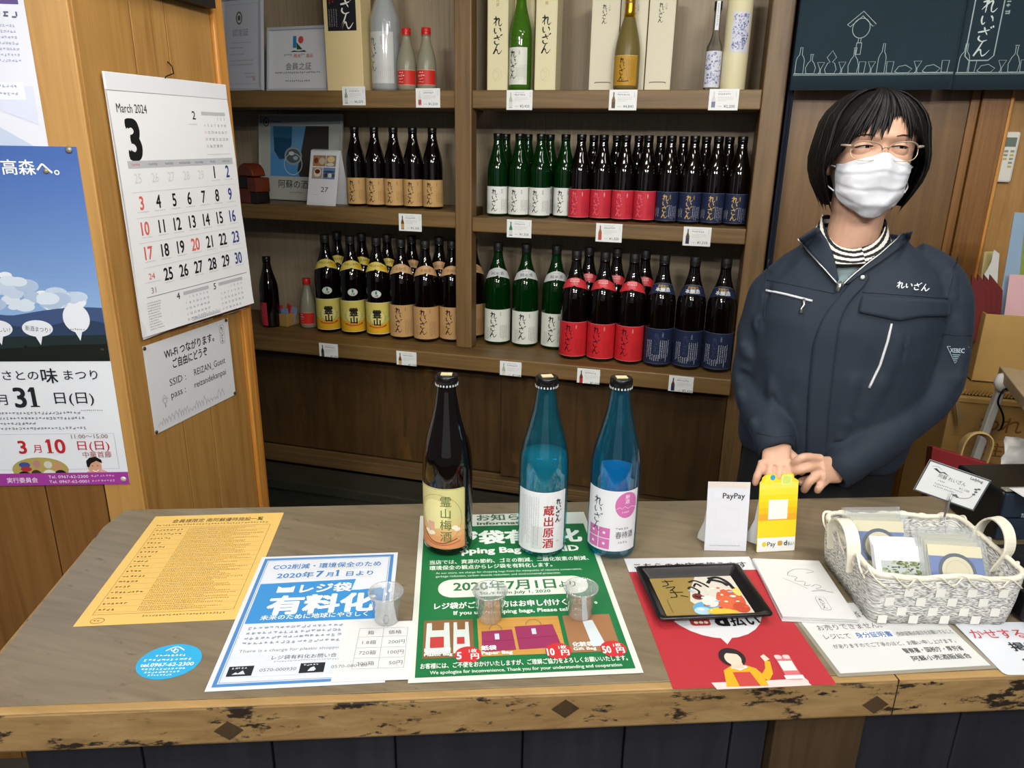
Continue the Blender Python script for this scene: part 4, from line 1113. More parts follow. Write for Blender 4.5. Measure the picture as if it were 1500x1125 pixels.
for cx, cy, rx, ry, c in ((250, 678, 12, 7, '#3d4f8c'), (252, 688, 12, 6, '#a83038'), (276, 676, 8, 9, '#b07a7a'), (300, 678, 9, 9, '#c9c6be'), (320, 682, 9, 8, '#c08a6a'), (246, 702, 13, 9, '#1d1a1a'), (272, 700, 11, 10, '#4a3228'), (300, 700, 14, 10, '#dcd8d0'), (324, 700, 12, 9, '#1f1c1e'), (284, 712, 16, 6, '#2a2a30')): cv.ell(cx+46, cy, rx, ry, c, 16)
cv.ell(449, 704, 25, 14, '#d9a0a4'); cv.up(); cv.ell(445, 684, 15, 18, '#cf9c80'); cv.up(); cv.poly([(429, 684), (429, 670), (437, 662), (451, 660), (462, 668), (462, 676), (451, 670), (439, 676), (433, 686)], '#1a1512'); cv.ell(441, 682, 1.6, 1, '#1a1512', 8); cv.ell(452, 682, 1.6, 1, '#1a1512', 8); cv.line([(440, 693), (447, 696), (453, 692)], 1.6, '#f2ece8', 3); cv.poly([(439, 700), (455, 698), (457, 708), (441, 710)], '#d4a088')
for k in range(2): cv.greek(120, 716-k*0, 10, 1, '#dfe2e8')
cv.up(); cv.rect(0, 698, w_p, 30, '#9c3a94'); 
cv.L[-1] = cv.L[-1]
cv.up(); cv.text('実行委員会', 252, 720, 14, '#eadcea', 0.01, 'l', width=66); cv.text('Tel. 0967-62-2300', 342, 711, 10, '#eadcea', 0.005, 'l', width=86); cv.text('Tel. 0967-62-0001', 342, 723, 10, '#eadcea', 0.005, 'l', width=86); cv.greek(434, 704, 52, 6, '#d8b4d6'); cv.greek(434, 716, 52, 6, '#d8b4d6')
vdir = (pbr-ptr)
sc_p = vdir.length/0.728
tl_p = ptr - D*(0.515*sc_p)
o = sheet_on('festival_poster', cv, tl_p, D, vdir, 'blue and white festival poster with mountain view on the left wall', 'poster', 0.0012, fn=lambda u, v, d: (u*sc_p/1000, -v*sc_p/1000, d))
pins(o, [(500*sc_p, 6)], '#8a8578', 0.007); pins(o, [(503*sc_p, 716*sc_p)], '#d8d0c8', 0.007)
# notice above the poster
cv = Canvas(297, 420, '#d9dbe6', thick=0.3); cv.up()
cv.rect(20, 14, 268, 128, '#a89cc8'); cv.up(); cv.poly([(20, 60), (120, 70), (200, 92), (288, 110), (288, 142), (20, 142)], '#77609c'); cv.poly([(20, 110), (150, 118), (288, 128), (288, 142), (20, 142)], '#5c4a86'); cv.up()
cv.greek(170, 152, 120, 12, '#5a5e74')
for k in range(7): cv.greek(20, 172+k*9, 262, 5, '#a4a8c0')
cv.greek(130, 244, 110, 11, '#5a5e74')
cv.poly([(60, 268), (288, 268), (288, 330), (150, 278)], '#cfd4e6'); cv.poly([(20, 276), (150, 292), (284, 372), (284, 376), (20, 376)], '#b9c6dc'); cv.rect(200, 262, 74, 28, '#dfe2ea')
cv.up(); cv.greek(206, 266, 60, 6, '#9a9eb4'); cv.greek(206, 278, 60, 6, '#9a9eb4'); cv.greek(150, 390, 110, 8, '#a0607a')
cv.rect(20, 404, 268, 12, '#c4bccc')
for k in range(11): cv.rect(20+k*26.8, 396, 0.8, 22, '#b4b8cc')
ntr = onplane((35, 0), PC-D*0.2, N); nbr = onplane((68, 211), PC-D*0.2, N)
vd = nbr-ntr
cv2 = cv
o = sheet_on('timetable_notice', cv, ntr-D*0.33+Z*0.15, D, -Z, 'white notice with purple picture and timetable above the festival poster', 'notice', 0.0006, fn=lambda u, v, d: (u*1.11/1000, -v*1.11/1000, d))
pins(o, [(318, 452)], '#8a8578', 0.006)
# dark picture frame overhead
fb = [onx(p, WX) for p in ((246, 0), (300, 13))]
zb_ = fb[1].z; y1_ = fb[1].y
b = MB(); b.span((WX+0.0005, y1_-0.46, zb_), (WX+0.03, y1_, zb_+0.34), mat('black_frame', '#121214', 0.4)); b.span((WX+0.03, y1_-0.44, zb_+0.02), (WX+0.031, y1_-0.02, zb_+0.32), mat('dark_picture', '#2a2a30', 0.25))
tag(b.build('wall_plaque', bevel=0.002), 'black framed plaque high on the pine boards above the calendar', 'plaque')
# ================================================================== on the counter
def flat(name, cv, tl, tr, label, cat, lift, z=CZ, group=None, curl=None):
    a, c = onz(tl, z), onz(tr, z)
    u = (c-a); L = u.length; u.normalize()
    v = Vector((u.y, -u.x, 0))
    k = L*1000/cv.w
    return sheet_on(name, cv, a, u, v, label, cat, lift, group, fn=lambda uu, vv, d: (uu*k/1000, -vv*k/1000, d))
INK = '#3c3a34'
# yellow member list
cv = Canvas(210, 297, '#dcb768', thick=0.2); cv.up()
YI = '#7d602a'
cv.text('会員様限定 南阿蘇優待施設一覧', 34, 24, 13, '#6b5326', 0.01, 'l', width=146); cv.frame(14, 40, 182, 234, 0.5, YI)
y = 30; cv.greek(12, y, 180, 4.5, YI)
for k in range(17):
    y = 42+k*13.4
    cv.rect(14, y+12.6, 182, 0.4, '#b8944c'); cv.greek(17, y+4, random.uniform(24, 48), 5.2, '#7a5f2c')
    for q in range(3): cv.greek(68, y+1.6+q*3.8, random.uniform(70, 124), 2.8, '#8f7038')
cv.greek(80, 279, 110, 4, YI); cv.ring(26, 287, 9, 6, 0.8, YI); cv.greek(21, 285, 10, 4, YI)
flat('member_list_sheet', cv, (228, 757), (416, 751), 'yellow printed list sheet lying at the left end of the counter', 'paper', 0.0003)
# blue bag charge notice
BLU = '#3a86c4'; BD = '#4a7fb8'
cv = Canvas(210, 297, '#d0d5dd', thick=0.5); cv.up()
cv.frame(6, 6, 198, 285, 5, BD); cv.up(); cv.frame(12.5, 12.5, 185, 272, 0.6, BD)
cv.text('CO2削減・環境保全のため', 105, 37, 15, '#4d7fb4', 0.015, 'c', width=162); cv.rect(26, 41, 158, 0.6, '#d8d2a0')
cv.text('2020年', 34, 62, 17, '#4d7fb4', 0.02, 'l', width=54); cv.text('7', 91, 62, 22, '#3d76b4', 0.03); cv.text('月', 106, 62, 13, '#4d7fb4', 0.02); cv.bignum('1', 119, 62, 16, '#3d76b4', 0.2); cv.text('日より', 136, 62, 14, '#4d7fb4', 0.02, 'l', width=40)
cv.rect(34, 66, 150, 0.5, '#d8d2a0')
cv.poly([(15, 76), (152, 72), (148, 100), (160, 100), (195, 96), (195, 170), (15, 170)], BLU); cv.up()
cv.poly([(42, 100), (42, 84), (48, 88), (60, 88), (66, 84), (66, 100)], '#e8eef6'); cv.text('レジ袋', 74, 101, 24, '#e8eef6', 0.03, 'l', width=74)
cv.text('有料化', 36, 148, 46, '#eef2f8', 0.045, 'l', width=150, res=3); cv.text('未来のために地球にやさしく', 105, 163, 12, '#e8eef6', 0.01, 'c', width=144)
G3 = '#8f959c'
for k in range(4): cv.greek(22, 178+k*10.5, random.uniform(130, 160), 6.5, G3)
cv.text("There is a charge for plastic shopping bags.", 22, 230, 8, G3, 0.0, 'l', width=150)
cv.rect(14, 236, 182, 40, '#ccd2da'); cv.up(); cv.text('レジ袋有料化お問い合わせ窓口', 66, 246, 8.5, '#5a6068', 0.01, 'l', width=112); cv.greek(70, 249, 100, 3, G3)
cv.rect(18, 256, 30, 18, '#22262c'); cv.rect(104, 256, 30, 18, '#22262c'); cv.up(); cv.greek(22, 258, 22, 3.5, '#c8ccd2'); cv.greek(108, 258, 22, 3.5, '#c8ccd2'); cv.poly([(24, 271), (28, 267), (31, 269), (36, 264), (40, 271)], '#c8ccd2'); cv.poly([(114, 271), (117, 265), (121, 263), (124, 268), (122, 271)], '#c8ccd2')
cv.text('0570-000930', 56, 268, 8, '#6a7078', 0.0, 'l', width=44); cv.text('0570-080180', 142, 268, 8, '#6a7078', 0.0, 'l', width=44)
flat('bag_charge_notice', cv, (384, 817), (583, 810), 'white and blue laminated bag charge notice left of the green one', 'notice', 0.0007)
# box price list
cv = Canvas(96, 116, '#d3d4d4', thick=0.2); cv.up()
T1 = '#8f9398'
x0, x1, xm, ys_ = 22, 86, 55, (14, 38, 62, 86, 0)
cv.rect(22, 14, 64, .5, T1); cv.rect(22, 32, 64, .5, T1); cv.rect(22, 54, 64, .5, T1); cv.rect(22, 74, 64, .5, T1); cv.rect(22, 94, 64, .5, T1)
for x in (22, 54, 86): cv.rect(x, 14, .5, 80.5, T1)
cv.text('箱', 38, 27, 9, '#5f6368', 0, 'c'); cv.text('価格', 70, 27, 9, '#5f6368', 0, 'c')
for r, (a, c) in enumerate((('1.8箱', '200円'), ('720箱', '100円'), ('300箱', '50円'))):
    cv.text(a, 38, 47+r*20.5, 9, '#6a6e73', 0, 'c'); cv.text(c, 84, 47+r*20.5, 9, '#5f6368', 0, 'r')
flat('box_price_list', cv, (505, 914), (609, 911), 'small white sheet with a table of box prices beside the green notice', 'paper', 0.0018)
# green notice
GR = '#196a3b'
cv = Canvas(290, 420, '#d0d5cb', thick=0.6); cv.up()
cv.rect(8, 42, 274, 370, GR); cv.up()
cv.text('お知らせ', 150, 22, 24, '#4a6b52', 0.02, 'c', width=104); cv.text('information', 148, 38, 14, '#4a6b52', 0.03, 'c', width=100)
cv.text('レジ袋有料化', 146, 98, 46, '#e4ece2', 0.045, 'c', width=250, res=3); cv.text('Shopping Bag NO AID', 146, 130, 24, '#dfe9de', 0.04, 'c', width=228)
cv.text('当店では、資源の節約、ゴミの削減、二酸化炭素の削減、', 20, 158, 13, '#d6e4d6', 0.02, 'l', width=250); cv.text('環境保全の観点からレジ袋を有料化します。', 20, 174, 13, '#d6e4d6', 0.02, 'l', width=190)
cv.text('At our store, we charge for shopping bags from the viewpoints of resource conservation,', 30, 186, 7, '#c4d8c6', 0.01, 'l', width=224); cv.text('garbage reduction, carbon dioxide reduction, and environmental protection.', 30, 195, 7, '#c4d8c6', 0.01, 'l', width=190)
cv.rrect(34, 202, 222, 46, 22, '#d3dace'); cv.up(); cv.text('2020年7月1日', 56, 231, 28, '#2c6b44', 0.025, 'l', width=152); cv.text('より', 212, 230, 18, '#2c6b44', 0.02, 'l', width=26); cv.text('Start from July 1, 2020', 146, 243, 10, '#2c6b44', 0.02, 'c', width=104)
cv.text('レジ袋がご入用な方はお申し付けください。', 145, 274, 16, '#e0eadf', 0.03, 'c', width=232); cv.text('If you use shopping bags, Please tell us.', 145, 289, 12, '#d6e4d6', 0.03, 'c', width=178)
cv.rect(16, 300, 66, 78, '#7d5a3a'); cv.rect(88, 300, 112, 78, '#b98a44'); cv.rect(206, 300, 66, 78, '#946a48'); cv.up()
for x, w_ in ((20, 30), (56, 20)):
    cv.poly([(x, 306), (x+w_*.22, 306), (x+w_*.24, 322), (x+w_*.76, 322), (x+w_*.78, 306), (x+w_, 306), (x+w_*1.05, 370), (x-1, 370)], '#c3cdca')
for k in range(5): cv.rect(88, 306+k*15, 112, 0.5, '#9c7236')
cv.poly([(93, 328), (134, 326), (136, 368), (92, 370)], '#8c2f56'); cv.poly([(138, 320), (190, 318), (196, 366), (140, 368)], '#8c2f56'); cv.poly([(232, 314), (246, 312), (254, 366), (236, 368)], '#c3cdd2')
cv.up(); cv.rect(25, 336, 18, 22, '#b03a3a'); cv.rect(60, 338, 10, 14, '#b03a3a'); cv.rect(110, 334, 6, 12, '#b9c3d2'); cv.rect(160, 326, 6, 12, '#b9c3d2'); cv.line([(93, 350), (136, 348)], .7, '#6b2040'); cv.line([(139, 346), (194, 343)], .7, '#6b2040')
cv.ring(112, 326, 9, 12, 1.2, '#7d6a44', a0=180, a1=360); cv.ring(164, 318, 11, 12, 1.2, '#7d6a44', a0=180, a1=360)
cv.up(); cv.text('ビニール袋', 18, 366, 9, '#eef2ec', 0.03, 'l', width=34); cv.text('Plastic Bag', 18, 374, 7.5, '#eef2ec', 0.02, 'l', width=36); cv.text('紙袋', 91, 366, 10, '#eef2ec', 0.03); cv.text('Paper Bag', 91, 375, 8.5, '#eef2ec', 0.03, 'l', width=40); cv.text('化粧袋', 210, 366, 9.5, '#eef2ec', 0.03); cv.text('Gift Bag', 210, 374, 8, '#eef2ec', 0.02, 'l', width=30)
for cx, n_ in ((74, '5'), (190, '10'), (262, '50')):
    cv.ell(cx, 374, 17, 16, '#b92f33')
cv.up()
for cx, n_ in ((74, '5'), (190, '10'), (262, '50')):
    cv.text(n_, cx-15, 382, 19, '#f0e6e2', 0.03, 'l', hs=0.8 if n_ == '5' else 0.62); cv.text('円', cx+3, 382, 12, '#f0e6e2', 0.03); cv.text('1枚', cx+1, 370, 8, '#f0e6e2', 0.02)
cv.text('お客様には、ご不便をおかけいたしますが、ご理解ご協力をよろしくお願いいたします。', 14, 397, 11, '#d6e4d6', 0.02, 'l', width=262); cv.text('We apologize for inconvenience, Thank you for your understanding and cooperation', 26, 408, 8.5, '#c9dccb', 0.02, 'l', width=240)
flat('bag_charge_notice', cv, (615.5, 757), (855, 751), 'large green and white bag charge notice under the three bottles', 'notice', 0.0011)
# round sticker
c = onz((248, 969), CZ); rr = 0.0385
cv = Canvas(77, 66, '#2f9fd0', thick=0.15, outline=[(38.5+38.5*cos(2*pi*k/40), 33+33*sin(2*pi*k/40)) for k in range(40)]); cv.up()
W1 = '#dcedf5'
cv.line([(27, 13), (33, 8), (38.5, 5.5), (44, 8), (50, 13)], 1.6, W1, 4); cv.line([(33, 11), (36, 14), (38, 8)], 1.4, W1, 3); cv.ring(40, 14, 3, 4, 1.2, W1)
cv.greek(18, 20, 42, 4.5, W1); cv.greek(7, 28, 63, 5, W1); cv.text('tel.0967-62-2300', 38.5, 42.5, 9, W1, 0.025, 'c', width=64)
cv.greek(10, 45.5, 56, 4.2, W1); cv.greek(16, 51.5, 44, 4, W1); cv.greek(22, 57, 32, 3.4, W1)
u = D; v = -N
sheet_on('round_sticker', cv, c-u*0.0385-v*0.033, u, v, 'round bright blue sticker on the left half of the counter', 'sticker', 0.0003)
# red poster
RP = '#a93038'
cv = Canvas(203, 293, RP, thick=0.3); cv.up()
cv.rect(0, 0, 203, 38, '#cbcdd0'); cv.up()
cv.text('こちらのお店で使えます', 101, 30, 18, '#26262a', 0.02, 'c', width=180)
cv.ell(98, 122, 72, 80, '#cbcdd0'); cv.poly([(88, 197), (108, 197), (94, 214)], '#cbcdd0'); cv.up()
cv.rrect(58, 146, 28, 28, 5, '#a83a34'); cv.up(); cv.ell(66, 167, 3, 3, '#e8d8c8', 12); cv.ell(73, 167, 3, 3, '#e8d8c8', 12); cv.ell(80, 167, 3, 3, '#e8d8c8', 12)
cv.text('d', 92, 175, 34, '#1a1a1d', 0.05, width=20); cv.text('払い', 114, 174, 26, '#1a1a1d', 0.03, width=42)
cv.poly([(66, 293), (72, 264), (84, 256), (104, 256), (114, 262), (118, 272), (126, 262), (131, 246), (137, 250), (132, 272), (122, 285), (118, 281), (118, 293)], '#e0a024'); cv.up()
cv.poly([(82, 293), (82, 268), (104, 268), (108, 293)], '#b5443e'); cv.poly([(82, 260), (93, 265), (104, 260), (104, 256), (86, 256)], '#e8e2d8'); cv.ell(91, 240, 17, 18, '#2a2426'); cv.poly([(84, 262), (86, 246), (100, 246), (100, 262)], '#e2bda8')
cv.up(); cv.ell(91, 243, 10.5, 12.5, '#e6c4b0'); cv.poly([(78, 240), (82, 226), (96, 224), (104, 236), (96, 234), (86, 232)], '#2a2426'); cv.poly([(130, 250), (128, 240), (134, 236), (138, 246)], '#e6c4b0')
cv.rrect(146, 240, 20, 44, 3, '#c86a70'); cv.rrect(146, 238, 9, 8, 3, '#dfb8b8'); cv.rrect(157, 238, 9, 8, 3, '#dfb8b8'); cv.up(); cv.rect(147, 250, 18, 18, '#d5d2d0'); cv.rect(144, 276, 24, 7, '#e6e0de')
pz = CZ
flat('payment_poster', cv, (914, 819), (1097, 816), 'red poster with a speech bubble and apron woman near the front edge', 'poster', 0.0003)
# strip of tape
a_ = onz((1042, 1001), CZ); b_ = onz((1180, 995), CZ)
cv = Canvas((b_-a_).length*1000, 12, '#d6c2c0', thick=0.1, outline=None); L_ = cv.w
cv.outline = [(0, 0), (L_*.5, 0.3), (L_, -0.3), (L_+1.5, 4), (L_+0.5, 8), (L_+2, 12), (L_*.5, 12.2), (3, 12), (1.5, 7)]
sheet_on('tape_strip', cv, a_, b_-a_, -N, 'strip of pale tape along the bottom of the red poster', 'tape', 0.00095)
# id notice and rounded shop card
cv = Canvas(210, 148, '#cdcfce', thick=0.3); cv.up()
cv.text('未成年者へのお酒は', 105, 34, 16, '#4a4c4e', 0.0, 'c', width=150); cv.text('お売りできません。', 16, 60, 14, '#4a4c4e', 0.0, 'l', width=96)
cv.text('レジにて', 16, 80, 13, '#54575a', 0.0, 'l', width=38); cv.rect(60, 67, 58, 18, '#e8eaec'); cv.up(); cv.text('身分証明書', 89, 80, 13, '#3f63a8', 0.02, 'c', width=54); cv.text('(免許証等)の提示をお願いすること', 122, 80, 10, '#54575a', 0.0, 'l', width=84)
cv.text('がありますのでご了承のほど、お願い申し上げます。', 18, 100, 10, '#54575a', 0.0, 'l', width=178); cv.text('警察署・国税庁・厚労省', 110, 116, 11, '#3c3e40', 0.01, 'l', width=86); cv.text('阿蘇小売酒販組合', 112, 132, 11, '#3c3e40', 0.01, 'l', width=84)
bl_, br_ = onz((1231, 987), CZ), onz((1451, 975), CZ); u = (br_-bl_).normalized(); v = Vector((u.y, -u.x, 0)); kk = (br_-bl_).length/0.210
cv.thick = 0.3
o = sheet_on('age_check_notice', cv, bl_-v*0.148*kk, u, v, 'white age check notice lying under the basket and booklets', 'notice', 0.0003, fn=lambda uu, vv, d: (uu*kk/1000, -vv*kk/1000, d))
bd = MB(); bd.prism([(-0.006, 0.004, -0.0001), (0.210*kk+0.006, 0.004, -0.0001), (0.210*kk+0.006, -0.148*kk-0.006, -0.0001), (-0.006, -0.148*kk-0.006, -0.0001)], (0, 0, 0.00025), mat('clear_film', '#8f8a7c', 0.12)); bd.build('clear_pouch', o)
cv = Canvas(150, 106, '#cfd4dc', radius=7, thick=0.5); cv.up(); cv.text('かせするもん', 8, 34, 22, '#c2404c', 0.01, 'l', width=116); cv.text('掲載店', 44, 60, 19, '#34363a', 0.03, 'l', width=64)
cv.poly([(42, 78), (56, 72), (60, 80), (46, 86)], '#3a3c40'); cv.poly([(60, 86), (78, 74), (92, 80), (96, 100), (70, 100)], '#3a3c40')
bl_ = onz((1466, 986), CZ)+Vector((0, 0, 0)); u = D
sheet_on('shop_card', cv, onz((1396, 913), CZ), Vector((0.955, 0.297, 0)), -N, 'white rounded card with red heading at the right front of counter', 'card', 0.0009)

# ------------------------------------------------------------------ three tasting bottles
G_BLUE = film('blue_glass', color=(0.05, 0.45, 0.62), haze=0.022, rough=0.03, gloss=0.075, tint=(0.38, 0.82, 0.90))
G_BLUE2 = film('blue_glass_deep', color=(0.05, 0.42, 0.66), haze=0.022, rough=0.03, gloss=0.075, tint=(0.38, 0.81, 0.93))
M_STICK = mat('cream_sticker', '#c9bd96', 0.5)
PF = [(0.030, 0.0), (0.0365, 0.0025), (0.0390, 0.009), (0.0390, 0.140), (0.0382, 0.156), (0.0358, 0.173), (0.0320, 0.190), (0.0275, 0.206), (0.0232, 0.222), (0.0195, 0.238), (0.0168, 0.254), (0.0150, 0.268), (0.0145, 0.276)]
def tasting(px_, label, glass, hollow, level, cv, ztop, rz, lname='label', liquid=None, backlab=None):
    c = onz(px_, CZ)
    t = thing('sake_bottle', label, 'bottle', (c.x, c.y, CZ+0.0019), rz, 'tasting bottles on the counter')
    b = MB()
    outer = smooth_path([(0.001, 0.0015)]+PF[:3], 1)+smooth_path(PF[3:], 4)
    if hollow:
        inner = [(r-0.0022, max(z, 0.006)) for r, z in outer if z > 0.004 or r < 0.02][::-1]
        inner = [p for p in inner if p[0] > 0.002]
        b.lathe(outer+inner+[(0.001, 0.006)], glass, 56)
    else:
        b.lathe(outer+[(0.001, outer[-1][1])], glass, 56)
    fixnormals(b.build('glass', t))
    if liquid:
        b = MB(); pr = [(r-0.00225, z) for r, z in outer if 0.007 < z < level]
        b.lathe([(0.001, 0.0065), (pr[0][0]-0.004, 0.0065)]+pr+[(prof_r(PF, level)-0.00225, level), (0.001, level)], liquid, 56)
        fixnormals(b.build('sake', t, label='clear sake inside the bottle'))
    link_mesh(lname, label_mesh(cv, PF, ztop), t)
    if backlab: link_mesh('back_label', backlab, t)
    b = MB(); b.lathe([(0.001, 0.2745), (0.0163, 0.2745), (0.0172, 0.277), (0.0166, 0.2795), (0.0172, 0.2805), (0.0172, 0.2885), (0.0162, 0.2905), (0.012, 0.2907), (0.001, 0.2907)], M_CAPB, 36)
    for k in range(22):
        a = 2*pi*k/22; b.box((0.0169*cos(a), 0.0169*sin(a), 0.2765), (0.0012, 0.0022, 0.003), mat('clear_bead', '#b9c0c0', 0.2), Matrix.Rotation(a, 3, 'Z'))
    cap_ = b.build('cap', t)
    b = MB(); b.box((0.0, 0, 0.2913), (0.017, 0.0125, 0.001), M_STICK, Matrix.Rotation(0.3, 3, 'Z')); b.build('cap_sticker', cap_)
    return t
# plum sake
cv = Canvas(88, 104, '#c6bf84', radius=4); cv.up()
for k, c in enumerate(('#cbb880', '#d0ae78', '#d3a26e', '#d29464', '#cf865a')): cv.rect(0.4, 52+k*10, 87.2, 10.2 if k < 4 else 11.4, c)
cv.frame(1, 1, 86, 102, 0.6, '#8f7a44'); cv.up(); cv.ring(44, 52, 38, 42, 0.8, '#a88c50'); cv.ell(38, 44, 22, 25, '#d9cf94'); cv.rect(26, 58, 12, 14, '#d0a08a')
cv.line([(14, 74), (30, 90), (50, 94), (74, 86)], 2, '#8a5038', 5); cv.line([(10, 84), (34, 96), (60, 96), (80, 90)], 1.4, '#9a5c40', 5)
for x, y in ((24, 76), (29, 79), (34, 77), (70, 66), (74, 70)): cv.ell(x, y, 5, 3.5, '#e2d8c4', 12)
cv.up(); cv.vtext('霊山梅酒', 56, 12, 19, '#5d6b3c', 0.005, pitch=1.06)
tasting((657, 799.5), 'dark brown plum sake bottle, leftmost of three on the counter', G_BROWN, False, 0, cv, 0.119, -0.05)
# straight-from-the-vat
cv = Canvas(86, 104, '#d5d7da', radius=2); cv.up()
for k in range(9): cv.greek(9+k*3.6, 8+random.uniform(0, 3), 2.4, random.uniform(70, 90), '#a4a6ab', vertical=True)
cv.rect(28, 58, 18, 40, '#c3c6c6'); cv.up(); cv.greek(31, 60, 3, 34, '#a4a6ab', vertical=True); cv.greek(37, 60, 3, 34, '#a4a6ab', vertical=True)
cv.vtext('蔵出原酒', 55, 22, 18, '#a8252c', 0.02, pitch=1.05); cv.brush(71, 12, 11, '#222226', pitch=0.9, w=0.15)
cv.greek(68, 84, 8, 3, '#8d8f94')
LIQ = film('sake_liquid', color=(0.55, 0.85, 0.92), haze=0.16, rough=0.02, gloss=0.06, tint=(0.90, 0.98, 1.0))
tasting((793, 802), 'blue sake bottle filled to the shoulder, middle of three on the counter', G_BLUE, True, 0.166, cv, 0.116, 0.16, liquid=LIQ)
# spring sake
cv = Canvas(92, 104, '#d9dadf'); cv.up()
PK = '#c26ba6'
cv.ell(70, 24, 19, 22, PK); cv.up(); cv.line([(53, 30), (58, 27), (62, 30), (66, 26), (72, 30), (78, 27), (88, 31)], 0.8, '#e6cfe0'); cv.vtext('新酒', 70, 6, 8, '#e6cfe0', 0.01); cv.greek(62, 34, 16, 3, '#e6cfe0')
cv.brush(24, 12, 17, '#4a4c58', pitch=0.85, w=0.10)
for i in (0, 1):
    for j in (0, 1): cv.rect(9+i*19, 64+j*19, 17.5, 17.5, PK)
cv.up()
for i in (0, 1):
    for j in (0, 1): cv.rect(15.5+i*19, 70.5+j*19, 4, 4, '#e8d8e4', radians(20))
cv.greek(54, 62, 22, 4, '#7a7c88'); cv.text('春待酒', 54, 80, 13, '#4a4c58', 0.0, 'l', width=30); cv.greek(58, 86, 20, 4, '#8a8c98')
bk = Canvas(50, 36, '#1f86b8', thick=0); bk2 = Canvas(56, 130, '#2a90c0', radius=2)
bl = Canvas(52, 132, '#e6eef2'); bm_ = label_mesh(bl, PF, 0.138)
for vv in bm_.vertices: vv.co.x, vv.co.y = -vv.co.x, -vv.co.y
tasting((894, 803.5), 'blue sake bottle with pink and white label, rightmost of three', G_BLUE2, True, 0.02, cv, 0.120, 0.06, liquid=LIQ, backlab=bm_)

# ------------------------------------------------------------------ clear tasting cups
M_CUP = film('clear_plastic', haze=0.12, gloss=0.17)
def cup(px_, label):
    c = onz(px_, CZ)
    t = thing('tasting_cup', label, 'cup', (c.x, c.y, CZ+0.0022), random.uniform(0, 3), 'small clear tasting cups')
    b = MB(); o_ = [(0.001, 0), (0.0150, 0), (0.0160, 0.0015), (0.0215, 0.0425), (0.0238, 0.0435), (0.0242, 0.0448), (0.0236, 0.0458), (0.0212, 0.0450)]
    b.lathe(o_+[(0.0208, 0.0420), (0.0153, 0.0022), (0.0143, 0.0012), (0.001, 0.0012)], M_CUP, 40); fixnormals(b.build('cup_body', t))
    return t
cup((567, 910), 'small clear plastic cup between the blue and green notices')
cup((717.5, 908), 'small clear plastic cup on the green notice, below the dark bottle')
cup((849, 903), 'small clear plastic cup on the green notice, nearest its right edge')

# ------------------------------------------------------------------ payment stands
def stand(name, bl_px, br_px, tl_px, label, make, cat='payment sign', lean=radians(-9), mat_=None):
    a, c = onz(bl_px, CZ), onz(br_px, CZ); u = (c-a).normalized(); w = (c-a).length
    n = Vector((-u.y, u.x, 0))
    q = onplane(tl_px, a, n); h = (q.z-CZ)*1.01
    t = thing(name, label, cat, (a+c)/2+Z*0.0004, atan2(u.y, u.x))
    R = Matrix.Rotation(lean, 3, 'X')
    cv, outline = make(w*1000, h*1000)
    cv.outline = outline; cv.thick = 1.6
    fn = lambda uu, vv, d: tuple(R @ Vector((uu/1000-w/2, 0.0016-d, h-vv/1000)))
    link_mesh('front_card', cv.mesh('front_card', fn=fn), t)
    M_W = mat('stand_white', '#dfe1e4', 0.4)
    for x in (-w/2+0.004, w/2-0.006):
        b = MB(); p = [R @ Vector((x, 0.002, h*0.86)), R @ Vector((x, 0.002, 0.012)), Vector((x-0.004, 0.030, 0.002)), Vector((x-0.006, 0.040, 0.0005)), Vector((x-0.005, 0.040, 0.010)), Vector((x-0.002, 0.024, h*0.35))]
        b.prism(p, (0.0012, 0, 0), M_W); fixnormals(b.build('side_foot', t))
    return t
def mk_paypay(w, h):
    cv = Canvas(w, h, '#cdcfd6'); cv.up()
    cv.rect(1, 0.5, w-2, 8, '#d2c6bc'); cv.text('PayPay', w*0.36, 27, 13, '#22242a', 0.015, 'l', width=w*0.53); cv.rrect(w*.14, 15, 12, 12, 2, '#cfd2da'); cv.greek(8, h-10, w-16, 2.6, '#8d9098')
    cv.frame(w*.22, h*.37, w*.56, w*.56, 0.5, '#c6c9d0')
    return cv, [(0, 0), (w, 0), (w, h), (0, h)]
stand('payment_stand', (1031.5, 806.5), (1092.5, 807.5), (1032, 713), 'white payment card stand on the counter left of the yellow one', mk_paypay)
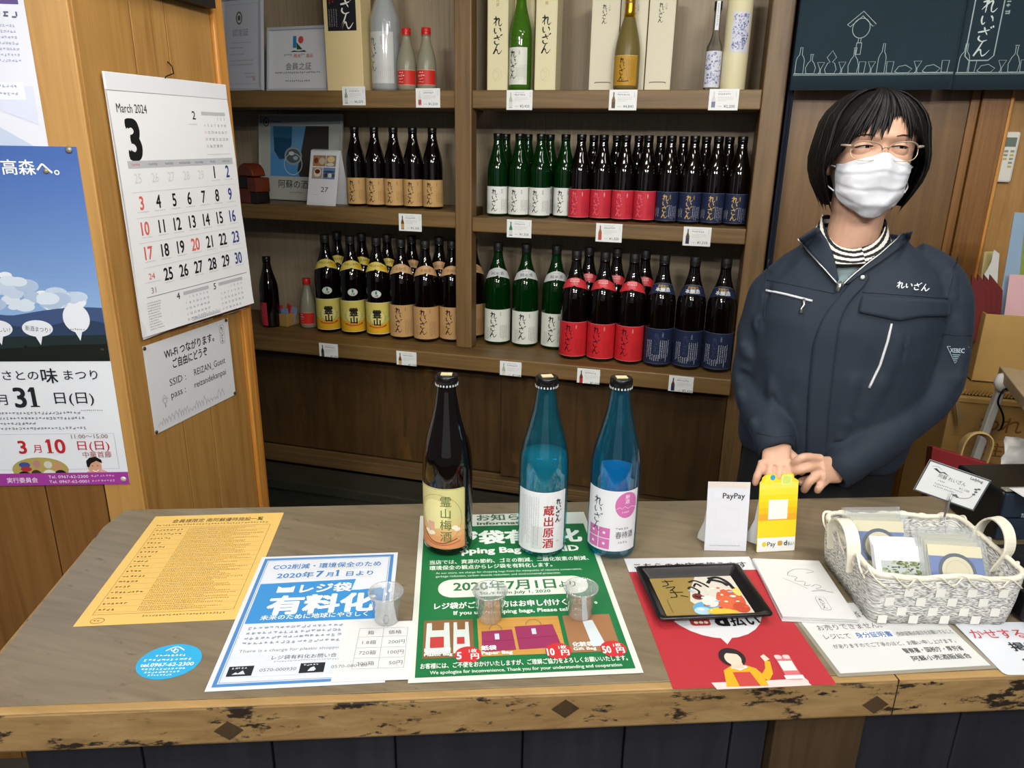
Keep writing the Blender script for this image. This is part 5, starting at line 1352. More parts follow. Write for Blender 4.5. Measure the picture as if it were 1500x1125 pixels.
def mk_yellow(w, h):
    cv = Canvas(w, h, '#e3c928'); cv.up()
    st = ['#dcd65a', '#e2d23c', '#e6cc22', '#e6c21c', '#e2b21e', '#dba02a']
    for k, c in enumerate(st): cv.rect(0.5, 14+k*10.6, w-1, 10.8, c)
    cv.rect(0.5, h-24, w-1, 23.5, '#dfe1e3'); cv.up()
    cv.ell(w*.22, 10, 8.5, 8.5, '#e0d43c'); cv.rrect(w*.54, 1.5, 19, 18, 5, '#cfdb80'); cv.rrect(w*.54+3, 4.5, 13, 12, 3, '#c3d268'); cv.ell(w*.32, 6, 4.2, 4.6, '#3a94c8', 18)
    cv.rect(w*.25, h*.33, w*.5, w*.5, '#dfe0dc')
    cv.up(); cv.ell(w*.19, h-13, 4, 4, '#d9c81e', 18); cv.text('Pay', w*.27, h-9.5, 11, '#34383c', 0.01, 'l', width=14); cv.rrect(w*.54, h-18, 8, 8, 2, '#c29a3c'); cv.text('d', w*.70, h-10, 12, '#26262a', 0.03); cv.text('払い', w*.80, h-10, 7.5, '#26262a', 0.01, 'l', width=11)
    cv.up(); cv.text('au', w*.53, 15, 1, '#cfdb80')
    cv.L.pop()
    r = 3
    ol = [(0, 14), (3, 11), (4, 6), (9, 2), (16, 0.5), (24, 0), (28, 4), (29, 9), (33, 10), (35, 6), (36, 2), (39, 0), (w-12, 0), (w-9, 2), (w-8, 8), (w-4, 10), (w, 13), (w, h-2), (w-2, h), (2, h), (0, h-2)]
    return cv, ol
stand('payment_stand', (1108, 809.5), (1163.7, 806.5), (1100, 704), 'yellow notched card stand right of the white payment stand', mk_yellow, lean=radians(-9))

# ------------------------------------------------------------------ black tray with picture card
a, c = onz((930, 831), CZ+0.013), onz((1081, 826), CZ+0.013); u = (c-a).normalized(); v = Vector((u.y, -u.x, 0))
w, d = 0.162, 0.132
t = thing('cash_tray', 'black plastic change tray on the red poster holding a picture card', 'tray', a+u*w/2+v*d/2-Z*0.0125, atan2(u.y, u.x))
M_BLK = mat('black_plastic', '#0d0d0f', 0.28)
def rr(hx, hy, r, z):
    o = []
    for cx, cy, a0 in ((hx-r, hy-r, 0), (-hx+r, hy-r, 90), (-hx+r, -hy+r, 180), (hx-r, -hy+r, 270)):
        for k in range(5):
            an = radians(a0+22.5*k); o.append(Vector((cx+r*cos(an), cy+r*sin(an), z)))
    return o
b = MB(); b.loft([rr(w/2-.014, d/2-.014, .006, 0.0), rr(w/2-.004, d/2-.004, .006, 0.010), rr(w/2, d/2, .007, 0.0125), rr(w/2, d/2, .007, 0.0145), rr(w/2-.003, d/2-.003, .006, 0.0150), rr(w/2-.008, d/2-.008, .005, 0.0135), rr(w/2-.0175, d/2-.0175, .004, 0.0030)], M_BLK)
b.build('tray_body', t)
cv = Canvas(126, 94, '#8f7a44', thick=0.5); cv.up()
cv.poly([(70, 0), (126, 0), (126, 94), (60, 94), (44, 60), (52, 34)], '#c9c4b8'); cv.up()
rnd = random.Random(11)
for (cx, cy, rx, ry, c) in ((66, 78, 24, 16, '#5d9cc4'), (54, 84, 12, 9, '#9cc3d8'), (84, 86, 24, 9, '#d2b23c'), (104, 60, 20, 26, '#c4563a'), (94, 66, 15, 16, '#c9603e'), (112, 80, 12, 12, '#b8482f'), (72, 62, 12, 14, '#d9d2ca'), (120, 40, 6, 12, '#d8c26a'), (58, 50, 8, 8, '#74302c')): cv.ell(cx, cy, rx, ry, c, 18)
cv.up()
for k in range(26):
    cx, cy = rnd.uniform(52, 120), rnd.uniform(30, 88); cv.ell(cx, cy, rnd.uniform(1.5, 5), rnd.uniform(1, 3), rnd.choice(['#e2ddd2', '#c9603e', '#d8cfc0', '#b8482f', '#8fb6cc', '#e0d6b4']), 10)
for pts in (((88, 6), (104, 4), (114, 16), (118, 34)), ((84, 18), (92, 10), (106, 16), (112, 26)), ((56, 14), (66, 10), (76, 18), (82, 28)), ((60, 26), (66, 18), (72, 26)), ((50, 30), (56, 26), (64, 36), (62, 44)), ((54, 48), (60, 52), (68, 50))):
    cv.line(pts, 5.5 if pts[0][0] > 80 else 3.4, '#1c1a1c', 5)
for pts in (((16, 10), (34, 9)), ((22, 6), (24, 18), (14, 22)), ((18, 26), (32, 24), (22, 34)), ((20, 38), (40, 38)), ((26, 30), (28, 48), (18, 50)), ((34, 46), (44, 50))): cv.line(pts, 1.7, '#1e1a12', 4)
cv.greek(10, 54, 2.5, 34, '#6b5a2e', vertical=True)
o = link_mesh('picture_card', cv.mesh('picture_card'), None); tag(o, 'gold picture card with painted figures lying in the black tray', 'card')
o.location = a+u*(w/2-0.063)+v*(d/2-0.047)-Z*(0.0125-0.0034); o.rotation_euler = (0, 0, atan2(u.y, u.x))

# ------------------------------------------------------------------ pile of white booklets
a, c = onz((1103, 818.5), CZ+0.0075), onz((1200, 822), CZ+0.0075); u = (c-a).normalized(); v = Vector((u.y, -u.x, 0))
cvt = Canvas(103, 150, '#d0d0d0', thick=1.3); cvt.up()
SK = '#8d8d90'
cvt.greek(54, 14, 34, 2.4, '#c9c9cb')
cvt.line([(42, 38), (56, 28), (76, 28), (82, 34), (70, 38)], 0.8, SK, 5); cvt.line([(44, 36), (40, 46), (52, 50), (46, 60), (60, 62), (56, 72), (66, 70)], 1.0, SK, 5); cvt.line([(66, 74), (74, 68), (80, 74), (70, 80), (84, 82)], 0.9, SK, 5); cvt.line([(30, 54), (44, 66), (58, 80)], 0.7, SK, 4); cvt.line([(62, 86), (78, 84), (92, 88)], 1.4, SK, 4)
cvt.rrect(60, 100, 15, 32, 5, SK); cvt.up(); cvt.rrect(60.8, 100.8, 13.4, 30.4, 4.4, '#d0d0d0'); cvt.up(); cvt.brush(67, 104, 7, '#5c5c60', pitch=0.85)
cvb = Canvas(103, 150, '#cacaca', thick=1.3)
mt, mbk = cvt.mesh('booklet'), cvb.mesh('booklet')
for k in range(5):
    o = bpy.data.objects.new('booklet', mt if k == 4 else mbk); COL.objects.link(o)
    off = (random.uniform(-.002, .002), random.uniform(-.002, .002)) if k < 4 else (0, 0)
    o.location = a+u*off[0]+v*off[1]; o.location.z = CZ+0.0012+k*0.00145; o.rotation_euler = (0, 0, atan2(u.y, u.x)+(random.uniform(-.02, .02) if k < 4 else 0))
    tag(o, ['lowest white booklet of the pile left of the basket', 'second lowest white booklet of the pile left of the basket', 'middle white booklet of the pile left of the basket', 'white booklet just under the top one of the pile', 'topmost white booklet with a grey line drawing left of the basket'][k], 'booklet', 'white booklets in the pile')
# ================================================================== basket at the right
u = Vector((0.963, 0.270, 0)).normalized(); v = Vector((-u.y, u.x, 0))
o_ = onz((1274, 914), CZ)           # front left bottom corner
W0, D0, HB = 0.196, 0.165, 0.076
bc = o_+u*W0/2+v*D0/2
bask = thing('woven_basket', 'white and grey woven basket with cream handles at the right', 'basket', bc+Z*0.0014, atan2(u.y, u.x))
def rrect(hx, hy, r, z, n=8, wav=0.0):
    o = []
    for cx, cy, a0 in ((hx-r, hy-r, 0), (-hx+r, hy-r, 90), (-hx+r, -hy+r, 180), (hx-r, -hy+r, 270)):
        for k in range(n+1):
            an = radians(a0+90*k/n); o.append(Vector((cx+r*cos(an), cy+r*sin(an), z)))
    return o
def resample(poly, n):
    P = poly+[poly[0]]; L = [0]
    for a, c in zip(P, P[1:]): L.append(L[-1]+(c-a).length)
    out = []; j = 0
    for k in range(n):
        s_ = L[-1]*k/n
        while L[j+1] < s_: j += 1
        out.append(P[j].lerp(P[j+1], (s_-L[j])/(L[j+1]-L[j])))
    return out
def weave_mat():
    m = bpy.data.materials.new('grey_white_weave'); m.use_nodes = True
    nt = m.node_tree; Nn = nt.nodes; L = nt.links; bs = Nn['Principled BSDF']
    tc = Nn.new('ShaderNodeTexCoord'); sx = Nn.new('ShaderNodeSeparateXYZ'); L.new(tc.outputs['Object'], sx.inputs[0])
    ad = Nn.new('ShaderNodeMath'); ad.operation = 'ADD'; L.new(sx.outputs[0], ad.inputs[0]); L.new(sx.outputs[1], ad.inputs[1])
    # slanting twisted-paper strands, slope alternating from band to band
    mz = Nn.new('ShaderNodeMath'); mz.operation = 'PINGPONG'; L.new(sx.outputs[2], mz.inputs[0]); mz.inputs[1].default_value = 0.0062
    mm_ = Nn.new('ShaderNodeMath'); mm_.operation = 'MULTIPLY_ADD'; L.new(mz.outputs[0], mm_.inputs[0]); mm_.inputs[1].default_value = 2.6; L.new(ad.outputs[0], mm_.inputs[2])
    cb = Nn.new('ShaderNodeCombineXYZ'); L.new(mm_.outputs[0], cb.inputs[0]); L.new(sx.outputs[2], cb.inputs[2])
    mp = Nn.new('ShaderNodeMapping'); mp.inputs['Scale'].default_value = (190, 1, 420); L.new(cb.outputs[0], mp.inputs[0])
    n = Nn.new('ShaderNodeTexNoise'); n.inputs['Scale'].default_value = 1.0; n.inputs['Detail'].default_value = 2; L.new(mp.outputs[0], n.inputs['Vector'])
    r = Nn.new('ShaderNodeValToRGB'); e = r.color_ramp.elements
    e[0].position = 0.42; e[0].color = (*lin('#7f8084'), 1); e[1].position = 0.56; e[1].color = (*lin('#dcdbd4'), 1)
    L.new(n.outputs['Fac'], r.inputs['Fac']); L.new(r.outputs['Color'], bs.inputs['Base Color'])
    bp = Nn.new('ShaderNodeBump'); bp.inputs['Strength'].default_value = 0.5; bp.inputs['Distance'].default_value = 0.001; L.new(n.outputs['Fac'], bp.inputs['Height']); L.new(bp.outputs[0], bs.inputs['Normal'])
    bs.inputs['Roughness'].default_value = 0.7
    return m
M_WEAVE = weave_mat()
M_WTAPE = mat('white_paper_tape', '#deddd6', 0.6); M_CTAPE = mat('cream_tape', '#dcd7c6', 0.65, bump=0.3, bscale=600)
NS = 96
def ringz(t, grow=0.0):
    z = HB*t; hx = W0/2+0.010*t+grow; hy = D0/2+0.004*t+grow
    P = resample(rrect(hx, hy, 0.016+0.006*t, z), NS)
    # rim dips a little and the sides belly
    for p in P:
        bump_ = 0.0012*sin(p.x*220)+0.001*sin(p.y*260)
        p.z += (0.0022*sin(p.x*60+1)+0.004*(p.y/D0))*t
        p.x += bump_*0.5; p.y += bump_*0.5
    return P
b = MB(); b.loft([ringz(0.0), ringz(0.25, 0.001), ringz(0.5, 0.0015), ringz(0.75, 0.001), ringz(1.0), ringz(1.0, -0.004), ringz(0.5, -0.0025), ringz(0.06, -0.004)], M_WEAVE)
fixnormals(b.build('woven_body', bask))
b = MB(); rim_ = ringz(1.0, -0.002); b.tube([p+Z*0.001 for p in rim_], 0.0042, M_CTAPE, 8, closed=True)
P = ringz(1.0, 0.0025); Pd = ringz(0.80, 0.0022)
k = 1
while k < NS:
    a0, a1 = P[k % NS], Pd[(k+3) % NS]
    mid = (P[(k+1) % NS]*0.5+Pd[(k+2) % NS]*0.5)+Z*0.002
    inn = ringz(1.0, -0.006)[(k-2) % NS]
    b.tube(smooth_path([tuple(a1), tuple(mid+ (mid-Vector((0, 0, mid.z))).normalized()*0.0018), tuple(a0+Z*0.0042), tuple(inn+Z*0.001)], 4), 0.0021, M_CTAPE, 6, flat=0.5)
    if k % 8 == 1:
        a2 = Pd[(k-2) % NS]; b.tube([a2+Z*0.003, (a0+a2)/2+(a0-Vector((0, 0, a0.z))).normalized()*0.0015, a0+Z*0.003], 0.0017, M_CTAPE, 6, flat=0.5)
    k += 4
b.build('rim_binding', bask, label='cream binding stitched over the rim')
# white tape squares showing through the weave, front, left and back inner side
def sq(x, z, side, s_=0.0125):
    b = MB()
    t_ = (z/HB)
    if side == 'f':
        y = -(D0/2+0.004*t_+0.0022); q = [Vector((x-s_/2, y, z-s_/2)), Vector((x+s_/2, y, z-s_/2)), Vector((x+s_/2, y-0.0003, z+s_/2)), Vector((x-s_/2, y-0.0003, z+s_/2))]; b.prism(q, (0, -0.0008, 0), M_WTAPE)
    elif side == 'l':
        x_ = -(W0/2+0.010*t_+0.0022); q = [Vector((x_, x-s_/2, z-s_/2)), Vector((x_, x+s_/2, z-s_/2)), Vector((x_-0.0008, x+s_/2, z+s_/2)), Vector((x_-0.0008, x-s_/2, z+s_/2))]; b.prism(q, (-0.0008, 0, 0), M_WTAPE)
    else:
        y = (D0/2+0.004*t_-0.0065); q = [Vector((x-s_/2, y, z-s_/2)), Vector((x+s_/2, y, z-s_/2)), Vector((x+s_/2, y, z+s_/2)), Vector((x-s_/2, y, z+s_/2))]; b.prism(q, (0, -0.0008, 0), M_WTAPE)
    fixnormals(b.build('tape_square', bask))
for k in range(5):
    x = -0.068+k*0.043
    for z, dx in ((0.053, 0.012), (0.038, -0.012), (0.022, 0.008), (0.009, -0.016)):
        if abs(x+dx) < W0/2-0.012: sq(x+dx, z, 'f')
for x in (-0.01, 0.05): sq(x, 0.055, 'b')
def handle(pts, wdir):
    pts = [Vector(p) for p in smooth_path(pts, 6)]; wv = Vector(wdir); b = MB(); rows = []
    for i, p in enumerate(pts):
        t_ = (pts[min(i+1, len(pts)-1)]-pts[max(i-1, 0)]).normalized(); nn = t_.cross(wv).normalized()
        rows.append([p+wv*0.010+nn*0.0014, p-wv*0.010+nn*0.0014, p-wv*0.010-nn*0.0014, p+wv*0.010-nn*0.0014])
    b.loft(rows, M_CTAPE, sm=False)
    return fixnormals(b.build('handle', bask, bevel=0.0006))
handle([(-W0/2-0.006, -0.026, 0.045), (-W0/2-0.012, -0.030, HB+0.006), (-W0/2-0.012, -0.012, HB+0.028), (-W0/2-0.011, 0.018, HB+0.030), (-W0/2-0.010, 0.040, HB+0.008), (-W0/2-0.006, 0.038, 0.045)], (1, 0, 0))
handle([(W0/2+0.002, -0.026, 0.05), (W0/2+0.010, -0.034, HB+0.012), (W0/2+0.014, -0.016, HB+0.036), (W0/2+0.014, 0.014, HB+0.038), (W0/2+0.010, 0.032, HB+0.014), (W0/2+0.002, 0.026, 0.05)], (0.95, 0.3, 0))

def inb(x, y, z): return bc+u*x+v*y+Z*(z+0.0014)
RB = atan2(u.y, u.x)
# packets of round cork-and-blue coasters in clear bags
M_BAG = film('clear_bag', haze=0.10, gloss=0.09, rough=0.15)
def packet_mesh():
    b = MB(); w_, h_ = 0.074, 0.074
    cv = Canvas(74, 74, '#d9cfae', thick=4.0)
    cv.up(); cv.rect(0, 16, 74, 42, '#4f6ba8'); cv.up(); cv.ell(37, 37, 26, 26, '#2f3f58'); cv.up(); cv.ell(37, 37, 21, 21, '#cfc7a8'); cv.up(); cv.ring(37, 37, 16, 16, .8, '#b8ae8c')
    card = cv.mesh('coaster_card', fn=lambda a, c, d: (a/1000-w_/2, -c/1000+h_/2, d))
    b.box((0, 0, 0.0024), (0.088, 0.094, 0.0058), M_BAG); bag = b.mesh('clear_sleeve')
    return card, bag
CARD, BAG = packet_mesh()
def packet(loc, rot, label):
    t = thing('coaster_packet', label, 'packet', loc, 0, 'packets of coasters in the basket'); t.rotation_euler = rot
    link_mesh('coaster_card', CARD, t); link_mesh('clear_sleeve', BAG, t)
    return t
for k in range(3):
    packet(inb(-0.046, 0.022+0.0085*k, 0.060+0.0015*k), (radians(60), 0, RB+0.05*k-0.05), ['blue and cream coaster packet in front of the left pair, standing in the basket', 'blue and cream coaster packet in the middle of the left three in the basket', 'blue and cream coaster packet against the basket rear wall, left side'][k])
for k in range(4):
    packet(inb(0.040, -0.034+0.0085*k, 0.052+0.0016*k), (radians(50), 0, RB-0.10+0.02*k), ['blue and cream coaster packet nearest the basket front, right side', 'second blue and cream coaster packet from the front, right side of the basket', 'third blue and cream coaster packet from the front, right side of the basket', 'rearmost blue and cream coaster packet of the right row in the basket'][k])
# white photo cards
cvp = Canvas(72, 74, '#dfe0e2', thick=0.6); cvp.up(); cvp.rect(8, 22, 56, 42, '#a9b0b0')
for k in range(80): cvp.ell(8+random.uniform(2, 54), 22+random.uniform(1, 24), random.uniform(1, 4), random.uniform(.8, 2.4), random.choice(['#55623f', '#6f7a50', '#8a8f70', '#3f4a34', '#9aa494']), 8)
cvp.rect(8, 50, 56, 14, '#b7bcc4')
PC_ = cvp.mesh('photo_card'); cvq = Canvas(72, 74, '#dfe0e2', thick=0.6).mesh('photo_card')
for k in range(4):
    o = bpy.data.objects.new('photo_card', PC_ if k == 0 else cvq); COL.objects.link(o)
    R = Matrix.Rotation(RB-0.05, 4, 'Z') @ Matrix.Rotation(radians(52), 4, 'X')
    o.matrix_world = Matrix.Translation(inb(-0.066, 0.002+0.0050*k, 0.074+0.002*k)) @ R
    tag(o, ['white card with a printed garden photo standing in the basket', 'plain white card right behind the garden photo card', 'plain white card, third from the front beside the coaster packets', 'plain white card at the back of the card row in the basket'][k], 'card', 'white cards in the basket')
# card holder clip
cq = [ony(p, 1.165) for p in ((1362, 672.7), (1452, 704), (1343, 718.7))]
uu = (cq[1]-cq[0]); wc = uu.length; vv = (cq[2]-cq[0]); hc = vv.length
stem = ony((1388, 738), 1.160)
foot = Vector((stem.x+0.006, 1.130, CZ+0.008))
t = thing('price_card_holder', 'tilted laminated price card in a wire clip above the basket', 'card holder', foot)
I3 = Matrix.Translation(-foot)
cv = Canvas(wc*1000, hc*1000, '#dadcdd', thick=0.8); cv.up(); W_, H_ = cv.w, cv.h
sc_ = W_/95
cv.frame(0, 0, W_, H_, 2.2, '#50565a')
cv.poly([(W_*.12, 12*sc_), (W_*.16, 10*sc_), (W_*.24, 14*sc_), (W_*.30, 12*sc_), (W_*.40, 16*sc_), (W_*.29, 14*sc_), (W_*.24, 16*sc_)], '#3a3c3e'); cv.line([(W_*.08, 9*sc_), (W_*.16, 6.5*sc_), (W_*.26, 10*sc_)], .6*sc_, '#8a8d90')
cv.text('Ladybug', W_*.70, 9*sc_, 6.5*sc_, '#3a3c3e', 0.02, 'l', width=W_*.2)
cv.text('阿蘇 れいざん', W_*.24, 23*sc_, 8*sc_, '#54585a', 0.0, 'l', width=W_*.45); cv.greek(W_*.27, 27*sc_, W_*.14, 2.6*sc_, '#6a6d70')
cv.text('¥1,100', W_*.62, 31*sc_, 5.5*sc_, '#6a6d70', 0.0, 'l', width=W_*.17)
cv.greek(W_*.24, 33*sc_, W_*.50, 2.6*sc_, '#7a7d80'); cv.greek(W_*.24, 37.5*sc_, W_*.36, 2.6*sc_, '#7a7d80')
cv.line([(W_*.58, 44*sc_), (W_*.72, 44*sc_), (W_*.84, 38*sc_), (W_*.88, 24*sc_)], 1.0*sc_, '#7a7d80', 5)
for x, y in ((.60, 43), (.63, 42), (.66, 44), (.88, 26), (.86, 22), (.90, 20), (.87, 31)): cv.ell(W_*x, y*sc_, 2.6*sc_, 1.6*sc_, '#5f6366', 10)
o = sheet_on('laminated_card', cv, cq[0], uu, vv, None, None, 0.0)
o.parent = t; o.matrix_parent_inverse = I3
b = MB(); M_CHR = mat('brushed_steel', '#a9acb0', 0.3, metal=0.9)
b.tube(smooth_path([tuple(foot), tuple(foot.lerp(stem, .6)+Vector((-.001, 0, 0))), tuple(stem-Z*0.018)], 4), 0.0009, M_CHR, 6)
o = b.build('stem', t); o.matrix_parent_inverse = I3
b = MB(); e = stem; dv = Vector((0.10, 0, 1)).normalized()
b.tube([e-dv*0.022, e-dv*0.014, e-dv*0.004, e+dv*0.006, e+dv*0.020], [0.0012, 0.0026, 0.0040, 0.0028, 0.0010], M_CHR, 8, flat=0.6)
o = b.build('clip', t); o.matrix_parent_inverse = I3; 
for oo in t.children:
    if oo.name.startswith('clip'): oo.location = (0, -0.003, 0)
b = MB(); b.lathe([(0.001, 0), (0.009, 0), (0.009, 0.003), (0.003, 0.005), (0.001, 0.006)], M_CHR, 20, c=foot-Z*0.006); o = b.build('foot', t); o.matrix_parent_inverse = I3

# ------------------------------------------------------------------ till at the right end
M_NAVY = mat('till_navy', '#1d2a3a', 0.4); M_TBLK = mat('till_black', '#0c0c0e', 0.35)
fl = onz((1450, 790), CZ); bl2 = onz((1360, 738), CZ)
tz = onplane((1442, 722), fl, N).z
t = thing('cash_register', 'dark navy cash register at the right end of the counter', 'cash register', fl+D*0.15+N*0.05+Z*0.0016, A19)
h_ = tz-CZ
b = MB(); b.box((0.0, 0.004, h_/2), (0.30, 0.115, h_), M_TBLK); b.build('body', t, bevel=0.004)
b = MB(); b.box((0.002, -0.055, h_*0.74), (0.296, 0.006, h_*0.50), M_NAVY); fp_ = b.build('front_panel', t, bevel=0.002)
b = MB(); b.box((0.002, -0.055, h_*0.24), (0.296, 0.006, h_*0.44), M_NAVY); b.build('cash_drawer', t, bevel=0.002)
b = MB(); b.box((0.0, -0.046, h_+0.002), (0.29, 0.014, 0.004), mat('till_silver', '#8d8a80', 0.35, metal=0.4)); b.build('top_strip', t, bevel=0.002)
cv = Canvas(30, 10, '#1d2a3a', thick=0.1); cv.up(); cv.text('TEC', 2, 9, 10, '#a9b4be', 0.03, 'l', width=14)
link_mesh('badge', cv.mesh('badge', fn=lambda a, c, d: (-0.145+0.030+a/1000, -0.0582-d, h_*0.60-c/1000)), fp_)
tb = onz((1482, 916), CZ)+D*0.012
t = thing('card_terminal', 'black payment terminal beside the right end of the basket', 'terminal', tb+D*0.06+N*0.07+Z*0.0016, A19)
b = MB(); b.box((0, 0, 0.022), (0.115, 0.14, 0.044), M_TBLK); b.build('body', t, bevel=0.006)
b = MB(); b.box((0.0, 0.02, 0.0445), (0.09, 0.08, 0.002), mat('screen_black', '#1a1d22', 0.1)); b.build('screen', t, bevel=0.0005)
cv = Canvas(70, 50, '#e3dede', thick=0.3); cv.up(); cv.greek(5, 6, 58, 7, '#c46a86'); cv.greek(5, 16, 58, 7, '#c46a86'); cv.greek(5, 28, 58, 4, '#8f8f94'); cv.greek(5, 35, 58, 4, '#8f8f94')
sp = ony((1478, 808), 1.20)
sheet_on('small_leaflet', cv, sp, Vector((1, 0.1, 0)), Vector((0.0, -0.3, -1)), 'small white leaflet with pink writing standing behind the payment terminal', 'leaflet', 0.0)
rc = onz((1481, 722), CZ+h_+0.0075)
cv = Canvas(90, 60, '#d6d8d8', thick=0.3); cv.up(); cv.frame(2, 2, 86, 56, 1, '#b5b7b9')
sheet_on('paper_slip', cv, onz((1478, 715), CZ+h_+0.0068), D, -N, 'white paper slip lying on top of the cash register', 'paper', 0.0)

# ================================================================== behind the counter, right
M_KRAFT = mat('cardboard', '#9c7b42', 0.7, noise=0.06, nscale=14); M_KRAFT2 = mat('cardboard_dark', '#86662f', 0.7, noise=0.08, nscale=14)
YX = 2.02
def kraft(name, label, x0, y0, z0, w_, d_, h_, rz=0.0, open_=True, m=M_KRAFT, flaps=True):
    t = thing(name, label, 'box', (x0, y0, z0), rz)
    th = 0.004
    b = MB(); b.box((w_/2, d_/2, th/2), (w_, d_, th), m)
    b.build('bottom_panel', t)
    for c, d in (((w_/2, th/2, h_/2), (w_, th, h_)), ((w_/2, d_-th/2, h_/2), (w_, th, h_)), ((th/2, d_/2, h_/2), (th, d_-2*th, h_)), ((w_-th/2, d_/2, h_/2), (th, d_-2*th, h_))):
        b = MB(); b.box(c, d, m); b.build('side_panel', t, bevel=0.001)
    return t
# work table with a white leg
tpz = 1.045
tp = [onz(p, tpz) for p in ((1464, 536), (1502, 584), (1600, 640), (1640, 566))]
tabl = thing('work_table', 'small pale topped table with white leg at the right edge', 'table', (tp[0].x+0.1, tp[0].y, 0))
It = Matrix.Translation((-tp[0].x-0.1, -tp[0].y, 0))
b = MB(); b.prism([p-Z*0.024 for p in tp], Z*0.024, mat('pale_table_top', '#a08c6c', 0.5, noise=0.06)); o = fixnormals(b.build('table_top', tabl, bevel=0.002)); o.matrix_parent_inverse = It
lt, lb = ony((1471, 549), tp[0].y-0.02), ony((1421, 690), tp[0].y-0.02)
lb2 = lb+(lb-lt)*1.9; lb2.z = max(0.01, lb2.z)
lt.z = tpz-0.026
b = MB(); ax = (lt-lb).normalized(); sd = Vector((1, 0, 0)); R_ = ax.to_track_quat('Z', 'Y').to_matrix()
b.box((lt+lb2)/2, (0.020, 0.016, (lt-lb2).length), mat('white_painted_metal', '#b9b8b0', 0.4), R_); o = b.build('leg', tabl, bevel=0.002); o.matrix_parent_inverse = It
dc = ony((1470, 562), tp[0].y-0.045)
b = MB(); b.lathe([(0.001, -0.020), (0.012, -0.016), (0.019, -0.004), (0.0195, 0.006), (0.014, 0.020), (0.001, 0.026)], mat('white_plastic', '#c3c2bb', 0.3), 24, c=dc); o = b.build('bracket_cap', tabl); o.matrix_parent_inverse = It
hp = [ony(p, tp[0].y-0.075) for p in ((1480, 572), (1472, 570), (1466, 577), (1462, 590), (1468, 604), (1470, 616), (1466, 628), (1461, 631))]
b = MB(); b.tube(smooth_path([tuple(p) for p in hp], 5), 0.0022, mat('black_wire', '#0f0e0d', 0.3, metal=0.5), 8)
tag(b.build('wire_hook'), 'thin black wire hook hanging in front of the white table leg', 'hook')
# upper cardboard box with sheets and red folders
xb = ony((1446, 460), YX)
zb = ony((1434, 560), YX).z
ub = kraft('cardboard_box', 'open cardboard box holding folders and coloured sheets, right of the woman', xb.x-0.002, YX, zb, 0.36, 0.20, xb.z-zb, 0.0)
ub.rotation_euler = (0, 0, 0)
def standing(name, px4, Y, th, color, label, cat, group=None, rough=0.5):
    q = [ony(p, Y) for p in px4]
    b = MB(); b.prism(q, (0, th, 0), pmat(color, rough)); return tag(fixnormals(b.build(name, bevel=0.0008)), label, cat, group)
for k in range(4):
    dx = 8*k
    c0_ = '#5d1d1c'
    q0 = [(1424+dx*1.1, 402), (1444+dx*1.05, 424+k*0.5), (1442+dx*0.9, 500), (1418+dx, 500)]
    standing('red_folder', q0, YX+0.030+0.012*k, 0.007, c0_, '%s dark red folder from the left standing in the cardboard box' % ORD[k], 'folder', 'dark red folders in the box')
standing('blue_sheet', [(1486, 311), (1503, 312), (1484, 500), (1455, 500)], YX+0.13, 0.003, '#8097ad', 'tall pale blue paper sheet standing in the cardboard box', 'sheet')
standing('green_sheet', [(1502, 312), (1560, 318), (1540, 500), (1468, 500)], YX+0.140, 0.003, '#7f8c35', 'green paper sheet behind the blue one in the cardboard box', 'sheet')
standing('pink_sheet', [(1479, 402), (1530, 404), (1524, 500), (1466, 500)], YX+0.105, 0.002, '#c8a0a2', 'pink paper sheet with a curled corner in the cardboard box', 'sheet')
standing('cream_folder', [(1442, 369), (1458, 368), (1450, 500), (1424, 500)], YX+0.158, 0.003, '#a89a68', 'cream card behind the dark red folders in the cardboard box', 'folder')
q = [ony(p, YX+0.115) for p in ((1441, 404), (1452, 384), (1456, 366), (1464, 372), (1462, 398), (1456, 500), (1440, 500))]
b = MB(); b.prism(q, (0.004, 0.012, 0), mat('crumpled_plastic', '#b9bab4', 0.3)); tag(fixnormals(b.build('plastic_wrapper')), 'crumpled clear and white plastic wrapper between folders and blue sheet', 'wrapper')
# lower stack: fluted cardboard, box marked fragile
fz = zb-0.0015
x0f = ony((1404, 556), 1.985).x
xl = ony((1394, 585), 1.93).x
zl1 = ony((1420, 582), 1.93).z
b = MB()
wf = 0.36
b.span((x0f, 1.945, zl1+0.004), (x0f+wf, 2.215, zb-0.001), M_KRAFT2)
nfl = 46
for k in range(nfl):
    x = x0f+0.004+k*(wf-0.008)/nfl; b.box((x, 1.9435, (zl1+0.004+zb-0.001)/2), (0.0035, 0.003, (zb-zl1)*0.9), M_KRAFT, Matrix.Rotation(0.5, 3, 'Y'))
tag(b.build('folded_cardboard'), 'stack of folded fluted cardboard under the box of folders', 'cardboard')
zl0 = 0.0015
lbx = thing('cardboard_box', 'lower cardboard box marked fragile in brown writing, right edge', 'box', (xl, 1.93, zl0))
b = MB(); b.box((0.22, 0.14, (zl1-zl0)/2), (0.44, 0.28, zl1-zl0), M_KRAFT); b.build('carton', lbx, bevel=0.003)
b = MB(); b.box((0.222, 0.139, (zl1-zl0)-0.012), (0.4412, 0.2835, 0.0012), M_KRAFT2); b.build('lid_seam', lbx)
cw, chh = 440, (zl1-zl0)*1000
cv = Canvas(cw-4, 150, '#957340', thick=0.1); cv.up(); cv.text('われもの', 70, 64, 46, '#6e4420', 0.01, 'l', width=186); cv.rect(10, 84, 400, 1, '#7a5a2c'); cv.text('注意', 90, 128, 40, '#6e4420', 0.01, 'l', width=90)
link_mesh('front_print', cv.mesh('front_print', fn=lambda a, c, d: (0.002+a/1000, -0.0004-d, zl1-zl0-0.016-c/1000)), lbx)
